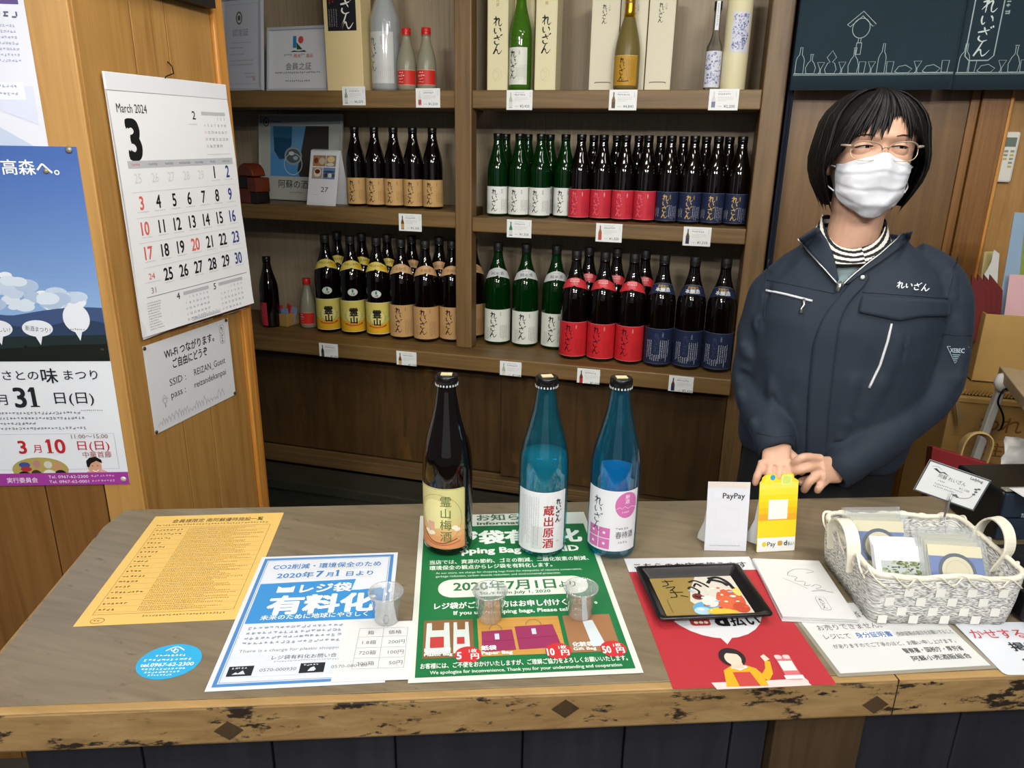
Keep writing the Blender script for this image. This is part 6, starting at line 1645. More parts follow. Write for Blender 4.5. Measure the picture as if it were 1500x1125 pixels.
b = MB(); q = [ony(p, 1.90) for p in ((1397, 576), (1402, 578), (1412, 618), (1404, 622))]
b.prism(q, (0.0, 0.006, 0), mat('torn_tape', '#7d6a48', 0.35)); tag(fixnormals(b.build('loose_tape')), 'torn strip of tape on the left side of the lower cardboard box', 'tape')
# red paper carrier bags standing in a row
M_RBAG = mat('red_paper', '#7c1f22', 0.5, noise=0.05); M_TWINE = mat('paper_twine', '#a58a58', 0.6)
def carrier(k, label):
    Y = 1.66+0.016*k
    a, c = ony((1366-2*k, 655), Y), ony((1478-2*k, 688), Y)
    tz_ = a.z; w_ = c.x-a.x
    t = thing('paper_bag', label, 'bag', (a.x, Y, 0.62), radians(0), 'red paper carrier bags')
    R = Matrix.Rotation(radians(9), 3, 'Y')
    h = tz_-0.62
    b = MB(); b.prism([Vector((0.02, 0, 0)), Vector((w_, 0, -0.012)), Vector((w_, 0, h-(a.z-c.z))), Vector((0, 0, h))], (0, 0.012, 0), M_RBAG); fixnormals(b.build('bag_body', t, bevel=0.001))
    xa, xb_ = w_*0.38, w_*0.72
    dz = (a.z-c.z)/w_
    z0_, z1_ = h-dz*xa, h-dz*xb_
    for yy in (0.0035, 0.0085):
        b = MB(); b.tube(smooth_path([(xa, yy, z0_-0.015), (xa+0.004, yy, z0_+0.030), (xa+0.018, yy-0.001, z0_+0.052), (xa+0.042, yy-0.001, z0_+0.052), (xb_+0.004, yy, z1_+0.042), (xb_, yy, z1_-0.015)], 5), 0.0022, M_TWINE, 6); b.build('handle', t)
    return t
for k in range(4): carrier(k, ['frontmost red paper carrier bag with twisted handles, behind the price card', 'second red paper carrier bag from the front, behind the price card', 'third red paper carrier bag from the front, behind the price card', 'rearmost red paper carrier bag of the row behind the price card'][k])
lowt = thing('low_cabinet', 'low dark cabinet the red carrier bags stand on', 'cabinet', (0.86, 1.70, 0))
b = MB(); b.box((0, 0, 0.30), (0.70, 0.14, 0.60), W_CAB); b.build('cabinet_body', lowt, bevel=0.003)
b = MB(); b.box((0, 0, 0.609), (0.72, 0.15, 0.016), W_CAB); b.build('cabinet_top', lowt, bevel=0.002)
b = MB()
rnd = random.Random(3)
pc = ony((1494, 664), 1.62)
vs = []; 
for i in range(7):
    for j in range(7): vs.append((pc.x-0.03+i*0.012, pc.y+rnd.uniform(-.012, .012), pc.z-0.035+j*0.011+rnd.uniform(-.003, .003)))
b.add(vs, [(i*7+j, (i+1)*7+j, (i+1)*7+j+1, i*7+j+1) for i in range(6) for j in range(6)], mat('tissue_white', '#c9c6c0', 0.7), True)
o = b.build('paper_wad'); md = o.modifiers.new('s', 'SOLIDIFY'); md.thickness = 0.002
tag(o, 'crumpled white paper at the right edge behind the till', 'paper')

# ------------------------------------------------------------------ shop curtain over the back doorway
YN = 2.50
nz0 = ony((1160, 132), YN).z
xn0 = ony((1157, 132), YN).x; xn1 = ony((1392, 130), YN).x
M_CLOTH = mat('navy_curtain_cloth', '#0f2833', 0.85, sheen=0.2, noise=0.12, nscale=6, bump=0.2, bscale=700)
LN = '#93a5a4'
def curtain(x0, x1, ph):
    w_ = (x1-x0); hh_ = 0.52
    def wv(x, z): return 0.010*sin((x*9)+ph)*(0.4+0.6*(hh_-z)/hh_)+0.004*sin(x*23+ph*2)
    b = MB(); nx, nzz = 48, 10; vs = []
    for i in range(nx+1):
        for j in range(nzz+1):
            x = w_*i/nx; z = hh_*j/nzz; vs.append((x, wv(x, z), z))
    b.add(vs, [(i*(nzz+1)+j, (i+1)*(nzz+1)+j, (i+1)*(nzz+1)+j+1, i*(nzz+1)+j+1) for i in range(nx) for j in range(nzz)], M_CLOTH, True)
    return b, wv, hh_
def bottle_line(cv, x, y, w_, h_, kind_):
    if kind_ == 0: P = [(0, 0), (0, -.5), (.12, -.62), (.34, -.72), (.38, -1), (.62, -1), (.66, -.72), (.88, -.62), (1, -.5), (1, 0)]
    elif kind_ == 1: P = [(.1, 0), (0, -.3), (.2, -.55), (.42, -.68), (.4, -.95), (.32, -1), (.68, -1), (.6, -.95), (.58, -.68), (.8, -.55), (1, -.3), (.9, 0)]
    elif kind_ == 2: P = [(.3, 0), (.45, -.1), (.45, -.35), (.05, -.9), (.95, -.9), (.55, -.35), (.55, -.1), (.7, 0)]
    elif kind_ == 3: P = [(.1, 0), (0, -.9), (1, -.9), (.9, 0)]
    elif kind_ == 4: P = [(.15, 0), (.0, -.18), (.2, -.45), (.4, -.5), (.1, -.7), (.5, -1), (.9, -.7), (.6, -.5), (.8, -.45), (1, -.18), (.85, 0)]
    else: P = [(0, -.1), (.2, -.5), (.6, -.6), (1, -.3), (.8, 0), (.2, 0)]
    cv.line([(x+a*w_, y+c*h_) for a, c in P]+[(x+P[0][0]*w_, y+P[0][1]*h_)], 1.6, LN)
for k, (x0, x1, ph, lb) in enumerate(((xn0, xn1-0.002, 0.4, 'left panel of the dark navy shop curtain with white bottle outlines'), (xn1+0.002, xn1+0.62, 2.1, 'right panel of the navy shop curtain with the framed brush emblem'))):
    b, wv, hh_ = curtain(x0, x1, ph)
    o = b.build('shop_curtain'); md = o.modifiers.new('s', 'SOLIDIFY'); md.thickness = 0.0016; md.offset = 1
    o.location = (x0, YN, nz0)
    tag(o, lb, 'curtain', 'navy shop curtains')
    w_ = (x1-x0)*1000
    cv = Canvas(w_, hh_*1000, '#12303c'); 
    yb = hh_*1000-46
    cv.rect(4, yb, w_-6, 2.0, LN); cv.rect(4, yb+4, w_-6, 1.2, LN)
    x = 8; rnd = random.Random(5+k)
    seq = [0, 1, 2, 4, 2, 1, 3, 2, 0, 3, 5, 2, 5, 3, 1, 0, 3, 1, 2, 0, 4, 1, 3, 0, 2, 1] if k == 0 else [0, 3, 5, 2, 1, 3, 0, 2, 1, 0, 3, 4, 2, 0, 1, 2, 3, 0, 1, 2]
    for q in seq:
        ww_ = {0: rnd.uniform(18, 26), 1: 28, 2: 22, 3: 18, 4: 32, 5: 44}[q]; hq = {0: rnd.uniform(50, 80), 1: rnd.uniform(52, 72), 2: 34, 3: 34, 4: 62, 5: 34}[q]
        if x+ww_ > w_-6: break
        bottle_line(cv, x, yb, ww_, hq, q); x += ww_+rnd.uniform(0, 6)
    if k == 0:
        s_ = (ony((1262, 40), YN).x-x0)*1000; yv = (nz0+hh_-ony((1262, 40), YN).z)*1000
        cv.line([(s_-38, yv-8), (s_, yv-42), (s_+38, yv-8), (s_+30, yv-2), (s_, yv-30), (s_-30, yv-2), (s_-38, yv-8)], 1.8, LN)
        cv.ring(s_, yv+2, 24, 27, 1.8, LN); cv.rect(s_-4, yv+28, 1.5, 12, LN); cv.rect(s_+3, yv+28, 1.5, 12, LN); cv.frame(s_-7, yv+40, 15, 32, 1.6, LN)
    else:
        s_ = (ony((1443, 38), YN).x-x0)*1000; yv = (nz0+hh_-ony((1443, 38), YN).z)*1000
        for (e, c) in ((0, LN), ):
            cv.line([(s_-24, yv-84), (s_+24, yv-84), (s_+36, yv-72), (s_+36, yv+76), (s_+24, yv+88), (s_-24, yv+88), (s_-36, yv+76), (s_-36, yv-72), (s_-24, yv-84)], 3, c)
        cv.brush(s_+2, yv-72, 40, '#c2cdca', pitch=0.92, w=0.10); cv.greek(s_+42, yv-70, 14, 60, LN, vertical=True)
    cv.outline = [(0, 0), (0.01, 0), (0.01, 0.01)]
    cv.thick = 0
    me = cv.mesh('white_outline', fn=lambda a, c, d: (a/1000, wv(a/1000, hh_-c/1000)-0.0022-d, hh_-c/1000), step=(12, 0))
    link_mesh('white_outline', me, o)
b = MB(); b.tube([(xn0-0.04, YN+0.012, nz0+0.525), (xn1+0.66, YN+0.012, nz0+0.525)], 0.012, mat('bamboo_rod', '#7d6a3a', 0.5), 12)
tag(b.build('curtain_rod'), 'bamboo rod carrying the navy shop curtain over the back doorway', 'rod')
# narrow side curtain at the shelf end
e0, e1 = ony((1171, 5), YN+0.02), ony((1131, 300), YN+0.02)
b = MB()
pts = []
for k in range(13): 
    pts.append((0.0, 0.004*sin(k*1.7), 0))
xe = xj1+0.004
P = [(xe+0.006*k, 2.545+0.006*sin(k*2.1), 0.02) for k in range(4)]
P2_ = [(x, y+0.004, z) for x, y, z in P[::-1]]
b.prism(P+P2_, (0, 0, nz0+0.5), mat('side_curtain_cloth', '#141b2a', 0.85))
tag(fixnormals(b.build('side_curtain')), 'narrow dark blue curtain gathered along the right end of the shelf', 'curtain')
# air conditioner remote on the pine boards
tl_, br2 = ony((1468, 193), YB), ony((1470, 267), YB)
hr = tl_.z-br2.z; xm_ = ony((1469, 230), YB).x
t = thing('remote_control', 'white remote control hanging on the pine boards at the right', 'remote control', (xm_, YB-0.001, tl_.z-hr/2))
b = MB(); wr_ = 0.060; b.box((0, -0.010, 0), (wr_, 0.016, hr), mat('remote_white', '#d5d3c8', 0.4)); rb_ = b.build('remote_body', t, bevel=0.006)
b = MB(); b.box((0, -0.0185, hr*0.30), (wr_*0.72, 0.0012, hr*0.18), mat('lcd_grey', '#6a756c', 0.2)); b.build('display', rb_, bevel=0.0004)
for r in range(5):
    for c_ in range(3):
        if r > 2 and c_ == 1: continue
        b = MB(); b.box((-0.016+0.016*c_, -0.0186, hr*(0.12-0.075*r)), (0.010, 0.0014, 0.006), pmat('#8d8c84' if (r+c_) % 3 else '#b8a860')); b.build('button', rb_, bevel=0.0004)
b = MB(); b.box((0, -0.0015, 0), (wr_*0.8, 0.002, hr*0.5), pmat('#b0aea4')); b.build('holder', t)
# ================================================================== the shop assistant
from mathutils import noise as mnoise
def skin_mat():
    m = mat('skin', '#d0a48b', 0.48, spec=0.4, noise=0.05, nscale=35, bump=0.08, bscale=500)
    b = m.node_tree.nodes['Principled BSDF']
    b.inputs['Subsurface Weight'].default_value = 0.12
    b.inputs['Subsurface Radius'].default_value = (0.012, 0.005, 0.003)
    b.inputs['Subsurface Scale'].default_value = 0.5
    return m
M_SKIN = skin_mat()
def jacket_mat():
    m = bpy.data.materials.new('navy_twill'); m.use_nodes = True
    nt = m.node_tree; Nn = nt.nodes; L = nt.links; bs = Nn['Principled BSDF']
    bs.inputs['Base Color'].default_value = (*lin('#202935'), 1); bs.inputs['Roughness'].default_value = 0.75
    bs.inputs['Sheen Weight'].default_value = 0.12; bs.inputs['Sheen Roughness'].default_value = 0.4; bs.inputs['Sheen Tint'].default_value = (*lin('#7080a0'), 1)
    bs.inputs['Specular IOR Level'].default_value = 0.3
    tc = Nn.new('ShaderNodeTexCoord')
    w = Nn.new('ShaderNodeTexWave'); w.inputs['Scale'].default_value = 420; w.bands_direction = 'DIAGONAL'; w.inputs['Distortion'].default_value = 0.5
    L.new(tc.outputs['Object'], w.inputs['Vector'])
    bp = Nn.new('ShaderNodeBump'); bp.inputs['Strength'].default_value = 0.12; bp.inputs['Distance'].default_value = 0.0006
    L.new(w.outputs['Fac'], bp.inputs['Height']); L.new(bp.outputs[0], bs.inputs['Normal'])
    return m
M_JKT = jacket_mat()
M_SEAM = mat('navy_seam', '#18222f', 0.8)
PO = Vector((0.265, 1.53, 0))
person = thing('person', 'woman in navy work jacket with white mask and glasses standing behind counter', 'person', PO)
PI_ = Matrix.Translation(-PO)
def child(o, label=None):
    o.parent = person; o.matrix_parent_inverse = PI_
    if label: o['label'] = label
    return o
def remeshed(mb, name, voxel, smooth=0, mat_=None):
    o = bpy.data.objects.new('tmp', mb.mesh('tmp')); COL.objects.link(o)
    md = o.modifiers.new('r', 'REMESH'); md.mode = 'VOXEL'; md.voxel_size = voxel; md.use_smooth_shade = True
    if smooth:
        s_ = o.modifiers.new('s', 'SMOOTH'); s_.factor = 0.5; s_.iterations = smooth
    dg = bpy.context.evaluated_depsgraph_get()
    me = bpy.data.meshes.new_from_object(o.evaluated_get(dg)); me.name = name
    bpy.data.objects.remove(o)
    me.materials.clear(); me.materials.append(mat_)
    me.polygons.foreach_set('use_smooth', [True]*len(me.polygons)); me.polygons.foreach_set('material_index', [0]*len(me.polygons))
    return me
def q3(x, y, Y): return ony((x, y), Y)
def lerp_tab(tab, t):
    for (a, va), (c, vc) in zip(tab, tab[1:]):
        if t <= c: 
            k = (t-a)/(c-a); k = k*k*(3-2*k)*0.5+k*0.5
            return va+(vc-va)*max(0, k)
    return tab[-1][1]

# ---------------------------------------------------------------- head
HH = 0.205
def zt(t): return 0.1105*t/0.5 if t < 0.5 else 0.1105+0.090*(t-0.5)/0.5
EYE = q3(1286.5, 216, 1.438)
HO = Vector((EYE.x+0.002, 1.522, EYE.z-zt(0.5)))       # chin level, head axis
HYAW = radians(4)
HR = Matrix.Rotation(HYAW, 3, 'Z')
def hw(p): return HO+HR @ Vector(p)
T_W = [(0, .026), (.06, .040), (.16, .053), (.32, .063), (.5, .0685), (.66, .072), (.8, .067), (.92, .045), (.985, .018), (1, .004)]
T_F = [(0, -.072), (.06, -.080), (.16, -.082), (.32, -.083), (.42, -.084), (.5, -.0805), (.6, -.087), (.74, -.086), (.87, -.066), (.96, -.034), (1, -.006)]
T_B = [(0, -.005), (.1, .018), (.22, .048), (.38, .074), (.55, .090), (.72, .092), (.86, .072), (.95, .042), (1, .008)]
def head_surf(t, a, off=0.0, nose=1.0):
    """a = 0 straight ahead, positive to her left (viewer right)"""
    w_ = lerp_tab(T_W, t)+off
    f = lerp_tab(T_F, t)-off; bk = lerp_tab(T_B, t)+off
    cy = -0.004
    s_, c_ = sin(a), cos(a)
    e = 0.86
    x = w_*(abs(s_)**e)*(1 if s_ > 0 else -1)
    y = cy+((f-cy) if c_ > 0 else (bk-cy))*(abs(c_)**e)
    z = zt(t)
    if c_ > 0:
        for sx in (-1, 1):
            d2 = ((x-sx*.0275)/.018)**2+((t-.505)/.055)**2
            y += 0.0075*math.exp(-d2)
        nb = math.exp(-((x/0.0095)**2))
        nt_ = max(0, 1-abs(t-.36)/.09) if t < .36 else max(0, 1-(t-.36)/.20)
        y -= nose*0.021*nb*nt_*(1 if t < .36 else 0.95)
        y -= 0.004*math.exp(-((t-.60)/.05)**2)*math.exp(-(x/.05)**2)
    return Vector((x, y, z))
hb = MB()
NA, NT = 64, 44
rings = []
for i in range(NT+1):
    t = 0.001+0.998*(i/NT)
    rings.append([hw(head_surf(t, 2*pi*k/NA)) for k in range(NA)])
hb.loft(rings, M_SKIN)
for sx in (-1, 1):            # ears
    rr_ = []
    for k in range(8):
        f_ = k/7; z = 0.060+0.062*f_
        w_ = 0.016*sin(pi*min(1, f_*0.9+0.12))**0.6
        rr_.append([hw((sx*(0.068+0.006*cos(an)+0.006*f_), 0.012+w_*sin(an)+0.008*f_, z)) for an in [2*pi*j/10 for j in range(10)]])
    hb.loft(rr_, M_SKIN)
# neck, chest core, arms under the sleeves
neck = [hw((0, 0.012, 0.045)), hw((0, 0.016, -0.01)), Vector((HO.x-0.004, 1.540, HO.z-0.05)), Vector((HO.x-0.010, 1.548, HO.z-0.10)), Vector((HO.x-0.014, 1.550, HO.z-0.18))]
hb.tube(smooth_path([tuple(p) for p in neck], 4), [0.050]*4+[0.047]*4+[0.047]*4+[0.055]*4+[0.085], M_SKIN, 24)
TC = lambda z: Vector((ony((1268, 345), 1.53).x-0.010+(z-1.33)*0.03, 1.535, z))
def torso_rings(tab, dx=0.0):
    out = []
    ya = radians(-7)
    for z, w_, fd, bd in tab:
        c_ = TC(z); R_ = []
        for k in range(40):
            a = 2*pi*k/40; s_, cc = sin(a), cos(a)
            x = w_*abs(s_)**0.8*(1 if s_ > 0 else -1); y = -(fd if cc > 0 else bd)*abs(cc)**0.85*(1 if cc > 0 else -1)
            R_.append(Vector((c_.x+x*cos(ya)-y*sin(ya), c_.y+x*sin(ya)+y*cos(ya), z)))
        out.append(R_)
    return out
hb.loft(torso_rings([(0.80, .12, .075, .08), (1.0, .125, .085, .085), (1.15, .135, .085, .085), (1.235, .13, .07, .075), (1.28, .09, .05, .06), (1.31, .05, .04, .045)]), M_SKIN)
AR = [q3(1152, 436, 1.54), q3(1122, 486, 1.54), q3(1108, 560, 1.525), q3(1120, 612, 1.47), q3(1137, 655, 1.405)]
AL = [q3(1358, 424, 1.54), q3(1380, 486, 1.535), q3(1372, 556, 1.515), q3(1305, 628, 1.455), q3(1230, 687, 1.400)]
hb.tube(smooth_path([tuple(p) for p in AR], 5), [.040]*5+[.038]*5+[.033]*5+[.029]*5+[.0245], M_SKIN, 16)
hb.tube(smooth_path([tuple(p) for p in AL], 5), [.040]*5+[.038]*5+[.033]*5+[.029]*5+[.0245], M_SKIN, 16)
def digit(pts, r0, r1):
    P = smooth_path([tuple(p) for p in pts], 5); n = len(P)
    rs = []
    for i in range(n):
        t = i/(n-1); r = r0+(r1-r0)*t
        r *= 1+0.07*math.exp(-((t-.36)/.06)**2)+0.05*math.exp(-((t-.68)/.06)**2)
        if t > .88: r *= sqrt(max(0.12, 1-((t-.88)/.125)**2))
        rs.append(r)
    hb.tube(P, rs, M_SKIN, 12)
def palm(wr, kn, th, wide0=0.026, wide1=0.041):
    """wr wrist point, kn knuckle points (first..last), th thickness"""
    k0, k1 = kn[0], kn[-1]; kc = (k0+k1)/2
    ax = (kc-wr).normalized(); sd = (k1-k0).normalized(); sd = (sd-ax*sd.dot(ax)).normalized(); nn = ax.cross(sd)
    rows = []; L_ = (kc-wr).length
    for i in range(8):
        t = i/7; c_ = wr.lerp(kc, t*1.02); w_ = wide0+(wide1-wide0)*min(1, t*1.35); h2 = th*(1.0-0.16*t)
        rows.append([c_+sd*(w_*abs(cos(a))**.75*(1 if cos(a) > 0 else -1))+nn*(h2*abs(sin(a))**.8*(1 if sin(a) > 0 else -1)) for a in [2*pi*j/20 for j in range(20)]])
    hb.loft(rows, M_SKIN)
# her right hand (left in the photograph): back of the hand forward, fingers folded down
WR = q3(1138, 652, 1.402)
KR = [q3(1115, 684, 1.364), q3(1128, 688, 1.358), q3(1142, 689, 1.357), q3(1156, 685, 1.362)]
palm(WR, KR, 0.0145, 0.027, 0.0255)
digit([q3(1117, 676, 1.372), KR[0], q3(1109, 698, 1.353), q3(1105, 712, 1.352)], 0.0088, 0.0066)
digit([q3(1129, 676, 1.370), KR[1], q3(1127, 701, 1.349), q3(1127, 705, 1.366), q3(1129, 697, 1.378)], 0.0092, 0.0074)
digit([q3(1141, 676, 1.370), KR[2], q3(1141, 703, 1.347), q3(1141, 707, 1.366), q3(1142, 698, 1.380)], 0.0094, 0.0076)
digit([q3(1153, 674, 1.372), KR[3], q3(1156, 700, 1.350), q3(1156, 705, 1.368), q3(1155, 697, 1.380)], 0.0094, 0.0076)
digit([q3(1154, 664, 1.398), q3(1166, 674, 1.388), q3(1172, 686, 1.382), q3(1176, 696, 1.380)], 0.0110, 0.0078)
# her left hand: reaching across, two fingers closed over the other hand, two hanging
WL = q3(1227, 688, 1.398)
KL = [q3(1193, 671, 1.366), q3(1191, 683, 1.360), q3(1197, 696, 1.358), q3(1207, 706, 1.362)]
palm(WL, KL, 0.0145, 0.026, 0.0255)
digit([q3(1203, 672, 1.374), KL[0], q3(1177, 670, 1.350), q3(1166, 677, 1.352), q3(1161, 684, 1.366)], 0.0093, 0.0072)
digit([q3(1203, 684, 1.370), KL[1], q3(1177, 687, 1.345), q3(1165, 690, 1.350), q3(1159, 692, 1.364)], 0.0095, 0.0074)
digit([q3(1207, 692, 1.370), KL[2], q3(1186, 705, 1.346), q3(1180, 714, 1.352), q3(1177, 720, 1.362)], 0.0094, 0.0073)
digit([q3(1215, 700, 1.372), KL[3], q3(1200, 714, 1.350), q3(1196, 721, 1.356)], 0.0088, 0.0068)
digit([q3(1214, 696, 1.392), q3(1196, 702, 1.390), q3(1180, 704, 1.386), q3(1168, 708, 1.380)], 0.0110, 0.0078)
body_me = remeshed(hb, 'body', 0.0024, 3, M_SKIN)
child(link_mesh('body', body_me))
# nails
M_NAIL = mat('nail', '#d8a893', 0.25)
# eyes: ball, iris, lids leaving a narrow smiling slit
M_EYE = mat('eye_white', '#b9b0a8', 0.2); M_IRIS = mat('iris_dark', '#1c120d', 0.12); M_LASH = mat('lash', '#17110e', 0.6)
for sx in (-1, 1):
    ec = Vector((sx*0.0275, -0.0668, zt(0.503)))
    b = MB(); rows = []
    ball = [(0.0125*sin(pi*k/12)+1e-5, -0.0125*cos(pi*k/12)) for k in range(13)]
    R_ = HR
    def sph(c_, r, m, seg=20, n=12, zlo=-1, zhi=1):
        vs = []; fs = []
        for i in range(n+1):
            ph = pi*i/n
            for k in range(seg):
                a = 2*pi*k/seg; vs.append(hw(c_+Vector((r*sin(ph)*cos(a), -r*cos(ph), r*sin(ph)*sin(a)))))
        for i in range(n):
            for k in range(seg): fs.append((i*seg+k, i*seg+(k+1) % seg, (i+1)*seg+(k+1) % seg, (i+1)*seg+k))
        b.add(vs, fs, m, True)
    sph(ec, 0.0122, M_EYE)
    # iris cap
    vs = [hw(ec+Vector((0.001, -0.01245, 0)))]; fs = []
    for k in range(20):
        a = 2*pi*k/20; vs.append(hw(ec+Vector((0.001+0.0056*cos(a), -0.0110, 0.0056*sin(a)))))
    fs = [(0, 1+k, 1+(k+1) % 20) for k in range(20)]
    b.add(vs, fs, M_IRIS, True)
    child(b.build('eye'))
    b = MB()
    for (z_in, z_mid, z_out, up_) in ((0.0010, 0.0028, 0.0003, 1), (-0.0012, -0.0017, -0.0013, -1)):
        n = 14; vs = []
        for i in range(n+1):
            t = i/n*2-1
            xe = t*0.0165*1.0; ze = (z_mid*(1-t*t))+(z_out if t*sx > 0 else z_in)*t*t-0.0010*(1 if t*sx > 0 else 0)*abs(t)
            ye = -sqrt(max(0.00001, 0.0136**2-(xe*0.75)**2))
            edge = Vector((xe, ye, ze))
            mid_ = Vector((xe*1.04, ye+0.0004+0.003*t*t, ze+up_*0.0045))
            back = Vector((xe*1.12, ye+0.0065+0.004*t*t, ze+up_*0.0115))
            vs += [hw(ec+edge), hw(ec+mid_), hw(ec+back)]
        b.add(vs, [(3*i+j, 3*i+3+j, 3*i+4+j, 3*i+1+j) for i in range(n) for j in (0, 1)], M_SKIN, True)
        if up_ == 1:
            b.tube([vs[3*i]+HR @ Vector((0, -0.0004, 0.0002)) for i in range(n+1)], [0.0003+0.0006*sin(pi*i/n) for i in range(n+1)], M_LASH, 6)
    child(b.build('eyelids'))
    b = MB(); b.tube([hw(head_surf(tt, aa, 0.0008)) for tt, aa in ((0.605, sx*0.20), (0.616, sx*0.34), (0.612, sx*0.48), (0.588, sx*0.64))], [0.0012, 0.0024, 0.0022, 0.0008], mat('brow', '#2a1e18', 0.8), 8, flat=0.5)
    child(b.build('eyebrow'))

# ---------------------------------------------------------------- face mask
M_MASK = mat('mask_white', '#d9dbe2', 0.75, bump=0.12, bscale=900)
b = MB(); nu, nv = 44, 40; vs = []
for j in range(nv+1):
    v_ = j/nv                         # 0 top (nose bridge) .. 1 under the chin
    for i in range(nu+1):
        s_ = i/nu*2-1                 # -1 .. 1
        amax = 1.26-0.16*abs(v_-0.45)
        a = s_*amax
        ttop = 0.445-0.075*min(1, abs(s_)*1.3)**1.2+0.02*math.exp(-(s_/.14)**2)
        tbot = -0.045+0.14*abs(s_)**2.0
        t = ttop+(tbot-ttop)*v_
        tt = max(0.004, t)
        P = head_surf(tt, a, 0.0035, 0.0)
        if t < 0.004: P.z = zt(t); P.y += (0.004-t)*0.16; P.x *= 1-(0.004-t)*0.6
        bul = 0.013*(sin(pi*min(1, v_*0.92+0.06))**0.8)*max(0, 1-abs(s_)**1.8)
        P.y -= bul+0.0175*math.exp(-(s_/.20)**2)*math.exp(-((v_-0.20)/.26)**2)+0.010*math.exp(-(s_/.11)**2)*math.exp(-(v_/.12)**2)
        P.x *= 1+0.20*v_*v_
        sw = (v_*3.6+0.25*s_*s_) % 1.0; pl = 0.0034*(sw if sw < .82 else (1-sw)*4.5)*min(1, v_*6)*min(1, (1-v_)*6)
        cr = 0.0014*mnoise.noise(Vector((s_*5, v_*9, 3.3)))+0.0022*mnoise.noise(Vector((s_*2.3, v_*4, 9.1)))
        P.y -= pl+cr
        vs.append(hw(P))
b.add(vs, [(j*(nu+1)+i, j*(nu+1)+i+1, (j+1)*(nu+1)+i+1, (j+1)*(nu+1)+i) for j in range(nv) for i in range(nu)], M_MASK, True)
o = b.build('face_mask'); md = o.modifiers.new('s', 'SOLIDIFY'); md.thickness = 0.0012; md.offset = 1
child(o)
for sx in (-1, 1):
    for (jj, ze) in ((3, 0.080), (nv-9, 0.052)):
        p0 = vs[jj*(nu+1)+(nu if sx > 0 else 0)]
        b = MB(); b.tube(smooth_path([tuple(p0), tuple((p0+hw((sx*0.073, 0.004, ze)))/2+HR @ Vector((sx*0.003, 0, 0))), tuple(hw((sx*0.077, 0.020, ze)))], 5), 0.0014, mat('loop_white', '#d5d6da', 0.7), 6)
        child(b.build('ear_loop'))
# ---------------------------------------------------------------- glasses
M_FRM = mat('amber_frame', '#b5a08c', 0.25, spec=0.6, trans=0.5)
M_RIM = mat('gold_rim', '#b8a289', 0.3, metal=0.4)
gy = -0.1035
gl_c = []
b = MB()
for sx in (-1, 1):
    c_ = Vector((sx*0.0292, gy+0.002, zt(0.475)))
    pts = []
    for k in range(36):
        a = 2*pi*k/36; ca, sa = cos(a), sin(a)
        x = 0.0245*abs(ca)**0.8*(1 if ca > 0 else -1); z = 0.0165*abs(sa)**0.8*(1 if sa > 0 else -1)
        if z > 0: z *= 0.88+0.10*(x*sx/0.0245)
        pts.append(hw(c_+Vector((x, 0.010*(x*sx/0.0245)**2*(1 if x*sx > 0 else .3), z))))
    b.tube(pts, 0.0008, M_RIM, 8, closed=True)
    half = pts[0:18] if True else pts
    b.tube([p+HR @ Vector((0, -0.0006, 0.0005)) for p in pts[1:18]], 0.0012, M_FRM, 8)
    gl_c.append(pts)
b.tube(smooth_path([tuple(hw((-0.0045, gy+0.003, zt(0.490)))), tuple(hw((0, gy+0.0005, zt(0.505)))), tuple(hw((0.0045, gy+0.003, zt(0.490))))], 4), 0.0012, M_RIM, 8)
for sx in (-1, 1):
    b.tube([hw((sx*0.0535, gy+0.011, zt(0.510))), hw((sx*0.063, gy+0.020, zt(0.515))), hw((sx*0.0715, -0.03, zt(0.52))), hw((sx*0.0765, 0.018, zt(0.515)))], [0.0024, 0.0022, 0.0016, 0.0016], M_FRM, 8)
child(b.build('glasses'))

# ---------------------------------------------------------------- hair
M_HAIR = mat('black_hair', '#080706', 0.5, spec=0.25)
hrnd = random.Random(21)
HC = Vector((0, 0.008, zt(0.60)))
RX, RY, RZ = 0.0915, 0.1025, 0.0805
def hair_pt(a, s_, out, L):
    """a azimuth (0 front, + viewer right); s_ 0 crown .. 1 tip; L drop length below the equator"""
    arc = pi/2
    tot = arc*RZ*1.05+L
    d = s_*tot
    if d < arc*RZ*1.05:
        ph = d/(RZ*1.05)
        p = Vector((sin(ph)*sin(a)*(RX+out), -sin(ph)*cos(a)*(RY+out), cos(ph)*(RZ+out)))
    else:
        e = d-arc*RZ*1.05
        k = 1+0.10*sin(pi*min(1, e/0.112))-0.20*(e/0.11)**2.2
        p = Vector((sin(a)*(RX+out)*k, -cos(a)*(RY+out)*k, -e))
    return HC+p
b = MB()
# under layer: cap and curtain behind the face
rows = []
for i in range(15):
    s_ = i/14; row_ = []
    for k in range(57):
        a = radians(62)+(2*pi-radians(124))*k/56
        row_.append(hw(hair_pt(a, max(0.004, s_), -0.001, 0.120)))
    rows.append(row_)
vs = [p for r in rows for p in r]
b.add(vs, [(i*57+k, i*57+k+1, (i+1)*57+k+1, (i+1)*57+k) for i in range(14) for k in range(56)], M_HAIR, True)
rows = []
for i in range(9):
    row_ = []
    for k in range(25):
        a = radians(-64)+radians(128)*k/24; ad_ = abs(math.degrees(a)); s_ = i/8*(0.40+max(0, ad_-26)/38*0.45)
        row_.append(hw(hair_pt(a, max(0.004, s_), -0.001, 0.105)))
    rows.append(row_)
vs = [p for r in rows for p in r]
b.add(vs, [(i*25+k, i*25+k+1, (i+1)*25+k+1, (i+1)*25+k) for i in range(8) for k in range(24)], M_HAIR, True)
